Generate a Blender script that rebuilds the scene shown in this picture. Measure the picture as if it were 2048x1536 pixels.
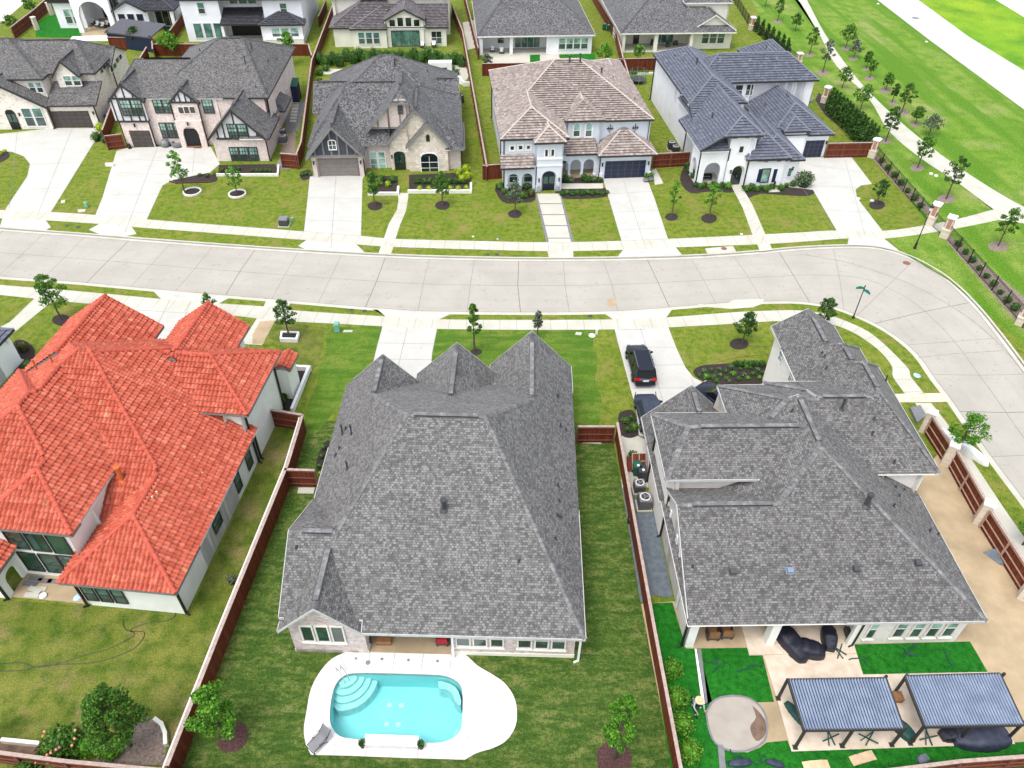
import bpy, math, random
from mathutils import Vector, Matrix
from mathutils.geometry import tessellate_polygon
for o in list(bpy.data.objects): bpy.data.objects.remove(o)
random.seed(7)
S = bpy.context.scene
R = math.radians

# ------------------------------------------------------------------ camera
F, VX, VY, H0 = 1520.0, 1000.0, 2480.0, 41.5
_d = Vector((VX-1024, -(VY-768), -F)).normalized(); UPc = -_d
_f = Vector((0, 0, -1)); YC = (_f-UPc*_f.dot(UPc)).normalized(); XC = YC.cross(UPc)
RM = Matrix((XC, YC, UPc))
cam = bpy.data.objects.new('camera', bpy.data.cameras.new('camera')); S.collection.objects.link(cam)
cam.matrix_world = Matrix.Translation((0, 0, H0)) @ RM.to_4x4()
cam.data.sensor_width = 36; cam.data.lens = 36*F/2048; cam.data.clip_start = .5; cam.data.clip_end = 3000
S.camera = cam
S.render.resolution_x, S.render.resolution_y = 1024, 768

# ------------------------------------------------------------------ world and sun (soft overcast daylight)
SUN_EL, SUN_AZ = 66, 215
W = bpy.data.worlds.new('World'); S.world = W; W.use_nodes = True
wn = W.node_tree; bg = wn.nodes['Background']
sky = wn.nodes.new('ShaderNodeTexSky'); sky.sky_type = 'NISHITA'; sky.sun_disc = False
sky.sun_elevation = R(SUN_EL); sky.sun_rotation = R(SUN_AZ); sky.air_density = 1.0; sky.dust_density = 3.0
hsv = wn.nodes.new('ShaderNodeHueSaturation'); hsv.inputs['Saturation'].default_value = .4   # grey overcast
wn.links.new(sky.outputs[0], hsv.inputs['Color']); wn.links.new(hsv.outputs[0], bg.inputs[0]); bg.inputs[1].default_value = .15
sl = bpy.data.lights.new('sun', 'SUN'); sl.energy = .6; sl.angle = R(20); sl.color = (1, .96, .9)
so = bpy.data.objects.new('sun', sl); S.collection.objects.link(so)
az = R(SUN_AZ); dv = Vector((math.sin(az)*math.cos(R(SUN_EL)), math.cos(az)*math.cos(R(SUN_EL)), math.sin(R(SUN_EL))))
so.rotation_euler = dv.to_track_quat('Z', 'Y').to_euler(); so.location = (0, 0, 80)
S.view_settings.view_transform = 'Standard'; S.view_settings.look = 'None'
S.view_settings.exposure = 1.3; S.view_settings.gamma = 1

# ------------------------------------------------------------------ helpers
def ray(px, py): return RM @ Vector((px-1024, -(py-768), -F))
def G(px, py, z=0.0):
    d = ray(px, py); t = (z-H0)/d.z
    return Vector((d.x*t, d.y*t, z))
def PX(p):
    q = RM.transposed() @ (Vector(p)-Vector((0, 0, H0)))
    return 1024+F*q.x/-q.z, 768-F*q.y/-q.z
def ppm(p):   # photo pixels per metre at a world point
    q = RM.transposed() @ (Vector(p)-Vector((0, 0, H0))); return F/-q.z
def hgt(px, py, ty):
    b = G(px, py); lo, hi = 0., 20.
    for _ in range(30):
        m = (lo+hi)/2
        if PX((b.x, b.y, m))[1] > ty: lo = m
        else: hi = m
    return lo

COL = S.collection
def tag(o, label=None, cat=None, group=None, kind=None):
    if label: o['label'] = label
    if cat: o['category'] = cat
    if group: o['group'] = group
    if kind: o['kind'] = kind
    return o
def empty(name, loc, rz=0.0, label=None, cat=None, group=None):
    o = bpy.data.objects.new(name, None); COL.objects.link(o); o.empty_display_size = .3
    o.location = loc; o.rotation_euler = (0, 0, rz)
    return tag(o, label, cat, group)
def copy_tree(o, parent=None):
    c = o.copy(); COL.objects.link(c); c.parent = parent
    for ch in list(o.children): copy_tree(ch, c)
    return c

class MB:
    def __init__(s): s.v = []; s.f = []; s.uv = []; s.mi = []; s.t = []; s.sm = []
    def add(s, pts, uvs=None, m=0, tl=(0, 0), sm=False):
        i = len(s.v); s.v += [tuple(p) for p in pts]; s.f.append(tuple(range(i, i+len(pts))))
        if uvs is None:
            n = Vector((0, 0, 0)); P = [Vector(p) for p in pts]
            for k in range(1, len(P)-1): n += (P[k]-P[0]).cross(P[k+1]-P[0])
            if n.length > 0: n.normalize()
            if abs(n.z) > .6: uvs = [(p.x, p.y) for p in P]
            else:
                t = Vector((-n.y, n.x, 0)); t = t.normalized() if t.length > 1e-6 else Vector((1, 0, 0))
                uvs = [(p.dot(t), p.z) for p in P]
        s.uv += list(uvs); s.mi.append(m); s.t += [tl]*len(pts); s.sm.append(sm)
    def box(s, x0, x1, y0, y1, z0, z1, m=0, tp=0.0):
        a, b, c, d = (x0, y0), (x1, y0), (x1, y1), (x0, y1)
        e, f, g, h = (x0+tp, y0+tp), (x1-tp, y0+tp), (x1-tp, y1-tp), (x0+tp, y1-tp)
        L = [(*q, z0) for q in (a, b, c, d)]; U = [(*q, z1) for q in (e, f, g, h)]
        s.add([L[3], L[2], L[1], L[0]], m=m); s.add(U, m=m)
        for k in range(4): s.add([L[k], L[(k+1) % 4], U[(k+1) % 4], U[k]], m=m)
    def bar(s, p, q, w, h, m=0):   # rectangular bar from p to q
        p, q = Vector(p), Vector(q); d = (q-p).normalized()
        a = Vector((0, 0, 1)) if abs(d.z) < .9 else Vector((0, 1, 0))
        x = d.cross(a).normalized()*w/2; y = x.normalized().cross(d).normalized()*h/2
        L = [p-x-y, p+x-y, p+x+y, p-x+y]; U = [c+(q-p) for c in L]
        s.add(L[::-1], m=m); s.add(U, m=m)
        for k in range(4): s.add([L[k], L[(k+1) % 4], U[(k+1) % 4], U[k]], m=m)
    def tube(s, pts, rs, n=8, m=0, cap=True):
        pts = [Vector(p) for p in pts]
        if not hasattr(rs, '__len__'): rs = [rs]*len(pts)
        rings = []
        for i, p in enumerate(pts):
            d = (pts[min(i+1, len(pts)-1)]-pts[max(i-1, 0)]).normalized()
            a = Vector((0, 0, 1)) if abs(d.z) < .95 else Vector((1, 0, 0))
            x = d.cross(a).normalized(); y = d.cross(x).normalized()
            rings.append([p+(x*math.cos(6.2832*k/n)+y*math.sin(6.2832*k/n))*rs[i] for k in range(n)])
        for i in range(len(rings)-1):
            for k in range(n):
                s.add([rings[i][k], rings[i][(k+1) % n], rings[i+1][(k+1) % n], rings[i+1][k]], m=m, sm=True)
        if cap: s.add(rings[0], m=m); s.add(rings[-1][::-1], m=m)
    def lathe(s, c, prof, n=16, m=0):   # prof: (r,z) pairs
        c = Vector(c)
        rg = [[c+Vector((r*math.cos(6.2832*k/n), r*math.sin(6.2832*k/n), z)) for k in range(n)] for r, z in prof]
        for i in range(len(rg)-1):
            for k in range(n): s.add([rg[i][k], rg[i][(k+1) % n], rg[i+1][(k+1) % n], rg[i+1][k]], m=m, sm=True)
        s.add(rg[0][::-1], m=m); s.add(rg[-1], m=m)
    def poly(s, loops, z, m=0, down=None, sk=None):   # flat polygon with holes, loops of (x,y); optional skirt down to z
        V3 = [[Vector((p[0], p[1], 0)) for p in L] for L in loops]
        flat = [p for L in V3 for p in L]
        for t in tessellate_polygon(V3):
            a, b, c = (flat[i] for i in t)
            if (b-a).cross(c-a).z < 0: b, c = c, b
            s.add([(p.x, p.y, z) for p in (a, b, c)], m=m)
        if down is not None:
            for L in loops:
                for k in range(len(L)):
                    a, b = L[k], L[(k+1) % len(L)]
                    s.add([(a[0], a[1], z), (b[0], b[1], z), (b[0], b[1], down), (a[0], a[1], down)], m=m if sk is None else sk)
    def strip(s, pts, w, z, m=0):
        pts = [Vector((p[0], p[1], 0)) for p in pts]; L = []; Rr = []
        for i, p in enumerate(pts):
            d = (pts[min(i+1, len(pts)-1)]-pts[max(i-1, 0)]).normalized(); n = Vector((-d.y, d.x, 0))*w/2
            L.append(p+n); Rr.append(p-n)
        for i in range(len(pts)-1):
            s.add([(q.x, q.y, z) for q in (Rr[i], Rr[i+1], L[i+1], L[i])], m=m)
    def build(s, name, mats, parent=None, fix=False):
        me = bpy.data.meshes.new(name); me.from_pydata(s.v, [], s.f)
        if not isinstance(mats, (list, tuple)): mats = [mats]
        for m in mats: me.materials.append(m)
        me.polygons.foreach_set('material_index', s.mi); me.polygons.foreach_set('use_smooth', s.sm)
        u = me.uv_layers.new(name='UVMap'); u.data.foreach_set('uv', [c for q in s.uv for c in q])
        u2 = me.uv_layers.new(name='tile'); u2.data.foreach_set('uv', [c for q in s.t for c in q])
        me.update()
        if fix:
            import bmesh
            b = bmesh.new(); b.from_mesh(me); bmesh.ops.remove_doubles(b, verts=b.verts, dist=1e-4)
            bmesh.ops.recalc_face_normals(b, faces=b.faces); b.to_mesh(me); b.free()
        o = bpy.data.objects.new(name, me); COL.objects.link(o)
        if parent: o.parent = parent
        return o

# ------------------------------------------------------------------ materials
def base(name):
    m = bpy.data.materials.new(name); m.use_nodes = True; nt = m.node_tree
    return m, nt, nt.nodes['Principled BSDF']
def nd(nt, t, **k):
    n = nt.nodes.new(t)
    for a, v in k.items():
        if a.startswith('i_'): n.inputs[a[2:].replace('_', ' ')].default_value = v
        else: setattr(n, a, v)
    return n
def c4(c): return (c[0], c[1], c[2], 1)
def mixc(nt, f, a, b, mode='MIX', fac=None):
    n = nt.nodes.new('ShaderNodeMix'); n.data_type = 'RGBA'; n.blend_type = mode
    if fac is not None: n.inputs[0].default_value = fac
    else: nt.links.new(f, n.inputs[0])
    for k, v in ((6, a), (7, b)):
        if isinstance(v, tuple): n.inputs[k].default_value = c4(v)
        else: nt.links.new(v, n.inputs[k])
    return n.outputs[2]
def pos(nt): return nt.nodes.new('ShaderNodeNewGeometry').outputs['Position']
def noise(nt, vec, scale, lo=.4, hi=.6, detail=3, rough=.6, stretch=None):
    if stretch and len(stretch) > 3:
        m0 = nd(nt, 'ShaderNodeMapping'); m0.inputs['Rotation'].default_value = (0, 0, stretch[3]); nt.links.new(vec, m0.inputs[0]); vec = m0.outputs[0]
    if stretch:
        mp = nd(nt, 'ShaderNodeMapping'); mp.inputs['Scale'].default_value = stretch[:3]
        nt.links.new(vec, mp.inputs[0]); vec = mp.outputs[0]
    n = nd(nt, 'ShaderNodeTexNoise'); n.inputs['Scale'].default_value = scale; n.inputs['Detail'].default_value = detail
    n.inputs['Roughness'].default_value = rough; nt.links.new(vec, n.inputs[0])
    r = nd(nt, 'ShaderNodeMapRange'); r.inputs[1].default_value = lo; r.inputs[2].default_value = hi
    nt.links.new(n.outputs[0], r.inputs[0]); return r.outputs[0]
def bump(nt, b, h, dist, strength=1.0):
    n = nd(nt, 'ShaderNodeBump'); n.inputs['Strength'].default_value = strength; n.inputs['Distance'].default_value = dist
    nt.links.new(h, n.inputs['Height']); nt.links.new(n.outputs[0], b.inputs['Normal'])
def plain(name, c, rough=.6, c2=None, scale=3, metal=0, spec=.4, bmp=0):
    m, nt, b = base(name); b.inputs['Roughness'].default_value = rough; b.inputs['Metallic'].default_value = metal
    b.inputs['Specular IOR Level'].default_value = spec
    c2 = c2 or tuple(x*.82 for x in c)
    f = noise(nt, pos(nt), scale, .35, .65, 4)
    nt.links.new(mixc(nt, f, c, c2), b.inputs['Base Color'])
    if bmp: bump(nt, b, noise(nt, pos(nt), scale*8, 0, 1), bmp)
    return m
def grass(name, cols, s1=.25, s2=1.2, s3=9, blotch=None, stripe=None):
    """cols: dark, mid, light, dry"""
    m, nt, b = base(name); b.inputs['Roughness'].default_value = .9; b.inputs['Specular IOR Level'].default_value = .15
    p = pos(nt)
    a = mixc(nt, noise(nt, p, s1, .38, .62, 4), cols[1], cols[2])
    a = mixc(nt, noise(nt, p, s2, .42, .66, 4), a, cols[0])
    if len(cols) > 3: a = mixc(nt, noise(nt, p, s1*1.7, .52, .72, 5), a, cols[3])
    if stripe:
        a = mixc(nt, noise(nt, p, 1.0, .45, .6, 2, stretch=stripe), a, cols[0])
    g = noise(nt, p, s3, .3, .7, 2, .8)
    h = noise(nt, p, s3*2.7, .3, .7, 1, .8)
    a = mixc(nt, g, a, tuple(c*.45 for c in cols[0]), fac=None)if False else a
    mm = nd(nt, 'ShaderNodeMath', operation='MULTIPLY'); nt.links.new(g, mm.inputs[0]); nt.links.new(h, mm.inputs[1])
    lm = nd(nt, 'ShaderNodeMapRange'); nt.links.new(mm.outputs[0], lm.inputs[0])
    lm.inputs[1].default_value = 0; lm.inputs[2].default_value = .55; lm.inputs[3].default_value = .58; lm.inputs[4].default_value = 1.45
    hs = nd(nt, 'ShaderNodeVectorMath', operation='SCALE'); nt.links.new(a, hs.inputs[0]); nt.links.new(lm.outputs[0], hs.inputs['Scale'])
    nt.links.new(hs.outputs[0], b.inputs['Base Color'])
    bump(nt, b, mm.outputs[0], .05, .8)
    return m
def uvn(nt, name='UVMap'): return nd(nt, 'ShaderNodeUVMap', uv_map=name).outputs[0]
def brick(nt, vec, w, h, mort, c1, c2, cm, bias=0, off=.5, sc=1):
    n = nd(nt, 'ShaderNodeTexBrick'); n.offset = off; nt.links.new(vec, n.inputs['Vector'])
    n.inputs['Scale'].default_value = sc; n.inputs['Brick Width'].default_value = w; n.inputs['Row Height'].default_value = h
    n.inputs['Mortar Size'].default_value = mort; n.inputs['Bias'].default_value = bias; n.inputs['Mortar Smooth'].default_value = .3
    n.inputs['Color1'].default_value = c4(c1); n.inputs['Color2'].default_value = c4(c2); n.inputs['Mortar'].default_value = c4(cm)
    return n
def shingle(name, dark, mid, light, warm):
    m, nt, b = base(name); b.inputs['Roughness'].default_value = .8; b.inputs['Specular IOR Level'].default_value = .3; b.inputs['Sheen Weight'].default_value = .05; b.inputs['Sheen Roughness'].default_value = .6
    u = uvn(nt)
    n1 = brick(nt, u, .19, .14, .009, (0, 0, 0), (1, 1, 1), (0, 0, 0), 0, .37)
    n2 = brick(nt, u, .115, .14, .0, (0, 0, 0), (1, 1, 1), (.5, .5, .5), 0, .61)
    s = mixc(nt, None, n1.outputs[0], n2.outputs[0], 'MIX', .45)
    r = nd(nt, 'ShaderNodeValToRGB'); e = r.color_ramp.elements
    e[0].position = .22; e[0].color = c4(dark); e[1].position = .8; e[1].color = c4(light)
    k = e.new(.5); k.color = c4(mid)
    nt.links.new(s, r.inputs[0])
    c = mixc(nt, noise(nt, pos(nt), 2.2, .5, .75, 3), r.outputs[0], warm)
    cc = mixc(nt, None, c, r.outputs[0], 'MIX', .5)
    g = nd(nt, 'ShaderNodeMath', operation='MULTIPLY'); g.inputs[1].default_value = .95; nt.links.new(n1.outputs['Fac'], g.inputs[0])
    cc = mixc(nt, g.outputs[0], cc, tuple(x*.35 for x in dark))
    wv = nd(nt, 'ShaderNodeMapRange'); nt.links.new(noise(nt, pos(nt), .45, .3, .7, 4), wv.inputs[0]); wv.inputs[3].default_value = .88; wv.inputs[4].default_value = 1.08
    ws = nd(nt, 'ShaderNodeVectorMath', operation='SCALE'); nt.links.new(cc, ws.inputs[0]); nt.links.new(wv.outputs[0], ws.inputs['Scale']); cc = ws.outputs[0]
    nt.links.new(cc, b.inputs['Base Color'])
    i = nd(nt, 'ShaderNodeMath', operation='SUBTRACT'); i.inputs[0].default_value = 1; nt.links.new(n1.outputs['Fac'], i.inputs[1])
    bump(nt, b, i.outputs[0], .012, .35)
    return m
def tilemat(name, cols, rough=.7, odd=None, var=.25):
    """per-tile colour from the 'tile' uv layer"""
    m, nt, b = base(name); b.inputs['Roughness'].default_value = rough; b.inputs['Specular IOR Level'].default_value = .3
    w = nd(nt, 'ShaderNodeTexWhiteNoise', noise_dimensions='2D'); nt.links.new(uvn(nt, 'tile'), w.inputs['Vector'])
    r = nd(nt, 'ShaderNodeValToRGB'); e = r.color_ramp.elements; r.color_ramp.interpolation = 'LINEAR'
    e[0].color = c4(cols[0]); e[-1].color = c4(cols[-1])
    for i in range(1, len(cols)-1): k = e.new(i/(len(cols)-1)); k.color = c4(cols[i])
    nt.links.new(w.outputs['Value'], r.inputs[0]); c = r.outputs[0]
    if odd:
        g = nd(nt, 'ShaderNodeMath', operation='GREATER_THAN'); g.inputs[1].default_value = odd[1]
        w2 = nd(nt, 'ShaderNodeTexWhiteNoise', noise_dimensions='3D'); nt.links.new(uvn(nt, 'tile'), w2.inputs['Vector'])
        nt.links.new(w2.outputs['Value'], g.inputs[0]); c = mixc(nt, g.outputs[0], c, odd[0])
    c = mixc(nt, noise(nt, pos(nt), 2.5, .35, .7, 4), c, tuple(x*(1-var) for x in cols[0]))
    nt.links.new(c, b.inputs['Base Color']); return m
def brickmat(name, c1, c2, cm, blot=None, w=.25, h=.085, blot_scale=2.2, lo=.55, hi=.66):
    m, nt, b = base(name); b.inputs['Roughness'].default_value = .9; b.inputs['Specular IOR Level'].default_value = .2
    n = brick(nt, uvn(nt), w, h, .01, c1, c2, cm)
    c = n.outputs[0]
    if blot:
        n3 = brick(nt, uvn(nt), w*1.0, h, .0, (0, 0, 0), (1, 1, 1), (0, 0, 0), -.35)
        mu = nd(nt, 'ShaderNodeMath', operation='MULTIPLY'); nt.links.new(n3.outputs[0], mu.inputs[0])
        nt.links.new(noise(nt, pos(nt), blot_scale, lo, hi, 4), mu.inputs[1]); c = mixc(nt, mu.outputs[0], c, blot)
    nt.links.new(c, b.inputs['Base Color'])
    i = nd(nt, 'ShaderNodeMath', operation='SUBTRACT'); i.inputs[0].default_value = 1; nt.links.new(n.outputs['Fac'], i.inputs[1])
    bump(nt, b, i.outputs[0], .01, .5)
    return m
def leafmat(name, a, bb, c):
    m, nt, b = base(name); b.inputs['Roughness'].default_value = .65; b.inputs['Specular IOR Level'].default_value = .25
    g = nt.nodes.new('ShaderNodeNewGeometry')
    r = nd(nt, 'ShaderNodeValToRGB'); e = r.color_ramp.elements; e[0].color = c4(a); e[1].color = c4(c); k = e.new(.5); k.color = c4(bb)
    nt.links.new(g.outputs['Random Per Island'], r.inputs[0]); nt.links.new(r.outputs[0], b.inputs['Base Color'])
    tr = nd(nt, 'ShaderNodeBsdfTranslucent'); nt.links.new(r.outputs[0], tr.inputs[0])
    mx = nd(nt, 'ShaderNodeMixShader'); mx.inputs[0].default_value = .3
    nt.links.new(b.outputs[0], mx.inputs[1]); nt.links.new(tr.outputs[0], mx.inputs[2])
    nt.links.new(mx.outputs[0], nt.nodes['Material Output'].inputs[0]); return m

M = {}
_a, _b = G(1755, 0), G(2048, 219); ROADA = -math.atan2(_b.y-_a.y, _b.x-_a.x)
M['lawn'] = grass('lawn', [(.08, .145, .012), (.155, .205, .02), (.195, .225, .03), (.235, .205, .06)], s2=1.8)
M['lawn_front'] = grass('lawn_front', [(.07, .15, .013), (.105, .19, .018), (.15, .22, .03), (.17, .2, .04)], s1=.35, s2=1.8, stripe=(.25, 1.2, 1))
M['lawn_back'] = grass('lawn_back', [(.04, .085, .012), (.075, .125, .02), (.12, .155, .035), (.16, .17, .055)], s1=.6, s2=2.8, s3=5, stripe=(.7, 2.4, 1))
M['lawn_side'] = grass('lawn_side', [(.06, .11, .01), (.13, .16, .022), (.19, .2, .04), (.25, .19, .085)], s1=.22, s2=.9)
M['meadow'] = grass('meadow', [(.085, .19, .012), (.13, .24, .02), (.2, .27, .05), (.26, .27, .1)], s1=.07, s2=.5, s3=5, stripe=(.03, .3, 1, ROADA))
M['verge'] = grass('verge', [(.06, .2, .01), (.17, .32, .015), (.25, .36, .02)], s1=.04, s2=.1, s3=4)
M['turf'] = grass('turf', [(.008, .1, .008), (.012, .16, .012), (.02, .2, .015)], s1=.8, s2=3, s3=14)
def concrete(name, c, c2, sc=.5, st=.62):
    m, nt, b = base(name); b.inputs['Roughness'].default_value = .88; b.inputs['Specular IOR Level'].default_value = .25; p = pos(nt)
    a = mixc(nt, noise(nt, p, sc, .35, .68, 4), c, c2)
    a = mixc(nt, noise(nt, p, .9, st, .8, 5, .7), a, tuple(x*.72 for x in c2))
    a = mixc(nt, noise(nt, p, 2.6, .63, .72, 3), a, tuple(x*.85 for x in c2))
    g = nd(nt, 'ShaderNodeMapRange'); nt.links.new(noise(nt, p, 30, .2, .8, 2), g.inputs[0]); g.inputs[3].default_value = .93; g.inputs[4].default_value = 1.06
    v = nd(nt, 'ShaderNodeVectorMath', operation='SCALE'); nt.links.new(a, v.inputs[0]); nt.links.new(g.outputs[0], v.inputs['Scale']); nt.links.new(v.outputs[0], b.inputs['Base Color'])
    return m
M['street'] = concrete('street', (.375, .355, .31), (.325, .307, .268), .25)
M['seam'] = plain('seam', (.23, .22, .2), .9, (.3, .285, .25), 1.5)
M['wear'] = concrete('wear', (.37, .342, .3), (.325, .3, .262), .25)
M['walk'] = concrete('walk', (.48, .47, .41), (.42, .405, .335))
M['drive'] = concrete('drive', (.475, .468, .435), (.425, .415, .38))
M['deck'] = concrete('deck', (.66, .65, .62), (.61, .6, .57), .8, .7)
M['travertine'] = plain('travertine', (.62, .53, .43), .8, (.5, .41, .31), 1.5)
M['sandy'] = plain('sandy', (.42, .32, .2), .95, (.3, .23, .14), .5, bmp=.02)
M['dirt'] = plain('dirt', (.2, .13, .09), .95, (.11, .07, .05), 2, bmp=.03)
M['mulch'] = plain('mulch', (.055, .04, .035), .95, (.015, .011, .01), 9, bmp=.04)
M['mulch_red'] = plain('mulch_red', (.13, .06, .055), .95, (.05, .025, .025), 9, bmp=.04)
M['mulch_grey'] = plain('mulch_grey', (.3, .24, .2), .95, (.14, .1, .085), 6, bmp=.04)
M['joint'] = plain('joint', (.14, .13, .115), .9)
M['joint_l'] = plain('joint_l', (.22, .21, .19), .9)
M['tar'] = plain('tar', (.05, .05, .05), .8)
M['gravel'] = plain('gravel', (.3, .3, .3), .9, (.07, .07, .08), 14, bmp=.04)
M['shin_c'] = shingle('shin_c', (.078, .077, .076), (.132, .13, .127), (.205, .2, .195), (.155, .143, .13))
M['shin_e'] = shingle('shin_e', (.07, .068, .067), (.118, .115, .113), (.185, .18, .175), (.14, .128, .115))
M['shin_n'] = shingle('shin_n', (.055, .053, .052), (.105, .101, .099), (.18, .174, .17), (.13, .12, .11))
M['shin_n3'] = shingle('shin_n3', (.042, .042, .044), (.1, .1, .103), (.195, .193, .195), (.12, .12, .12))
M['red_tile'] = tilemat('red_tile', [(.4, .066, .034), (.48, .1, .055), (.6, .18, .115), (.52, .11, .062)], odd=((.66, .32, .15), .995))
M['cap_c'] = tilemat('cap_c', [(.12, .12, .12), (.19, .185, .185), (.27, .265, .26)], .9)
M['cap_n'] = tilemat('cap_n', [(.07, .068, .07), (.11, .108, .11), (.17, .165, .165)], .9)
M['red_cap'] = tilemat('red_cap', [(.44, .08, .045), (.52, .1, .06), (.47, .08, .05)])
M['brown_tile'] = tilemat('brown_tile', [(.2, .155, .135), (.31, .255, .23), (.43, .385, .355), (.36, .31, .28)], .85)
M['brown_cap'] = plain('brown_cap', (.5, .43, .38), .85)
M['blue_tile'] = tilemat('blue_tile', [(.085, .095, .125), (.125, .135, .17), (.17, .185, .225)], .6)
M['blue_cap'] = plain('blue_cap', (.17, .18, .22), .6)
M['dark_tile'] = tilemat('dark_tile', [(.035, .037, .045), (.06, .062, .075), (.1, .1, .12)], .7)
M['dark_cap'] = plain('dark_cap', (.08, .08, .095), .7)
M['plum_tile'] = tilemat('plum_tile', [(.085, .075, .08), (.14, .125, .13), (.24, .22, .225)], .7)
M['plum_cap'] = plain('plum_cap', (.18, .165, .17), .7)
M['stucco'] = plain('stucco', (.76, .78, .72), .9, (.68, .7, .63), .8)
M['stucco_w'] = plain('stucco_w', (.8, .8, .82), .9, (.72, .73, .76), .6)
M['stucco_b'] = plain('stucco_b', (.6, .64, .69), .9, (.54, .58, .63), .7)
M['cream'] = plain('cream', (.72, .7, .6), .9, (.65, .63, .54), .8)
M['brick_e'] = brickmat('brick_e', (.76, .73, .68), (.68, .64, .58), (.7, .68, .64), (.58, .5, .43))
M['brick_c'] = brickmat('brick_c', (.4, .3, .27), (.78, .7, .66), (.66, .62, .58), (.13, .1, .1), lo=.35, hi=.6, w=.24, h=.11)
M['brick_n2'] = brickmat('brick_n2', (.58, .44, .39), (.78, .7, .65), (.7, .66, .62), (.36, .22, .18), lo=.45, hi=.62)
M['brick_n1'] = brickmat('brick_n1', (.7, .63, .54), (.82, .78, .71), (.7, .66, .6), (.24, .15, .11), lo=.5, hi=.62, w=.3, h=.12)
M['brick_n3'] = brickmat('brick_n3', (.52, .41, .36), (.62, .53, .48), (.6, .56, .52), (.36, .26, .22))
M['stone'] = brickmat('stone', (.55, .47, .37), (.84, .79, .7), (.42, .37, .3), (.36, .27, .18), .5, .24, 2.0, .42, .6)
M['pillar_stone'] = brickmat('pillar_stone', (.55, .47, .38), (.64, .56, .46), (.45, .4, .33), None, .4, .2)
M['pillar_brick'] = brickmat('pillar_brick', (.3, .09, .06), (.42, .16, .1), (.45, .38, .33), None, .2, .07)
M['white'] = plain('white', (.8, .8, .79), .6)
M['trim_lt'] = plain('trim_lt', (.5, .5, .48), .7)
M['offwhite'] = plain('offwhite', (.72, .7, .64), .7)
M['trim_dark'] = plain('trim_dark', (.035, .033, .033), .6)
M['trim_grey'] = plain('trim_grey', (.2, .19, .18), .7)
M['panel_grey'] = plain('panel_grey', (.62, .6, .62), .8)
M['panel_navy'] = plain('panel_navy', (.05, .055, .075), .7)
M['black'] = plain('black', (.012, .012, .013), .4)
M['iron'] = plain('iron', (.015, .014, .015), .5)
M['garage_brown'] = plain('garage_brown', (.075, .058, .05), .55)
M['garage_tan'] = plain('garage_tan', (.21, .185, .17), .6)
M['garage_navy'] = plain('garage_navy', (.012, .02, .055), .45)
M['door_navy'] = plain('door_navy', (.01, .012, .03), .4)
M['fence'] = None
M['fence_cap'] = plain('fence_cap', (.42, .32, .28), .85, (.3, .22, .19), 4)
M['rail'] = plain('rail', (.17, .06, .04), .85)
M['rail_light'] = plain('rail_light', (.42, .27, .2), .85)
M['metal_grey'] = plain('metal_grey', (.22, .22, .23), .5, metal=.3)
M['metal_dark'] = plain('metal_dark', (.05, .05, .055), .5)
M['pipe_org'] = plain('pipe_org', (.5, .12, .03), .7)
M['pvc'] = plain('pvc', (.7, .6, .4), .6)
M['bark'] = plain('bark', (.11, .08, .06), .9, (.06, .045, .035), 12)
M['tarp'] = plain('tarp', (.14, .17, .2), .55, (.09, .11, .13), 3, bmp=.05)
M['black_fabric'] = plain('black_fabric', (.01, .012, .025), .35, bmp=.03)
M['louvre'] = plain('louvre', (.2, .25, .34), .45, (.14, .18, .26), 1.2)
M['bin_green'] = plain('bin_green', (.01, .1, .06), .5)
M['util_green'] = plain('util_green', (.18, .42, .32), .6)
M['red_cloth'] = plain('red_cloth', (.4, .01, .02), .7)
M['wood'] = plain('wood', (.28, .14, .06), .7, (.2, .09, .04), 5)
M['blue_plastic'] = plain('blue_plastic', (.05, .28, .5), .4, (.6, .7, .75), 5)
M['paper'] = plain('paper', (.6, .45, .28), .8)
M['skin'] = plain('skin', (.45, .22, .14), .6)
M['shirt'] = plain('shirt', (.42, .45, .5), .8)
M['straw'] = plain('straw', (.62, .48, .28), .85)
M['trousers'] = plain('trousers', (.015, .018, .03), .8)
M['green_strap'] = plain('green_strap', (.01, .06, .05), .6)
M['sign_green'] = plain('sign_green', (0, .2, .14), .4)
M['rust'] = plain('rust', (.22, .09, .06), .8)
def wooden():
    m, nt, b = base('fence'); b.inputs['Roughness'].default_value = .75; b.inputs['Specular IOR Level'].default_value = .2
    n = brick(nt, uvn(nt), .14, 50, .006, (.075, .013, .007), (.15, .035, .015), (.012, .004, .003), 0, 0)
    mp = nd(nt, 'ShaderNodeMapping'); mp.inputs['Scale'].default_value = (8, .7, 1); nt.links.new(uvn(nt), mp.inputs[0])
    c = mixc(nt, noise(nt, mp.outputs[0], 1, .4, .75, 4), n.outputs[0], (.2, .06, .025))
    c = mixc(nt, None, n.outputs[0], c, 'MIX', .6)
    nt.links.new(c, b.inputs['Base Color']); return m
M['fence'] = wooden()
def glass(name, c, rough=.06):
    m, nt, b = base(name); b.inputs['Roughness'].default_value = rough; b.inputs['Specular IOR Level'].default_value = .8
    f = noise(nt, pos(nt), .9, .4, .6, 2)
    nt.links.new(mixc(nt, f, c, tuple(x*.45 for x in c)), b.inputs['Base Color']); return m
M['gl_green'] = glass('gl_green', (.1, .22, .18))
M['gl_teal'] = glass('gl_teal', (.32, .52, .44))
M['gl_dark'] = glass('gl_dark', (.02, .03, .03))
M['gl_low'] = glass('gl_low', (.07, .11, .1))
M['gap'] = plain('gap', (.02, .012, .01), .9)  # tile risers: shade between the courses put into their dark colour
M['firepit'] = plain('firepit', (.36, .33, .29), .95, (.31, .275, .23), .9)
M['gl_mix'] = glass('gl_mix', (.03, .08, .06))
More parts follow.
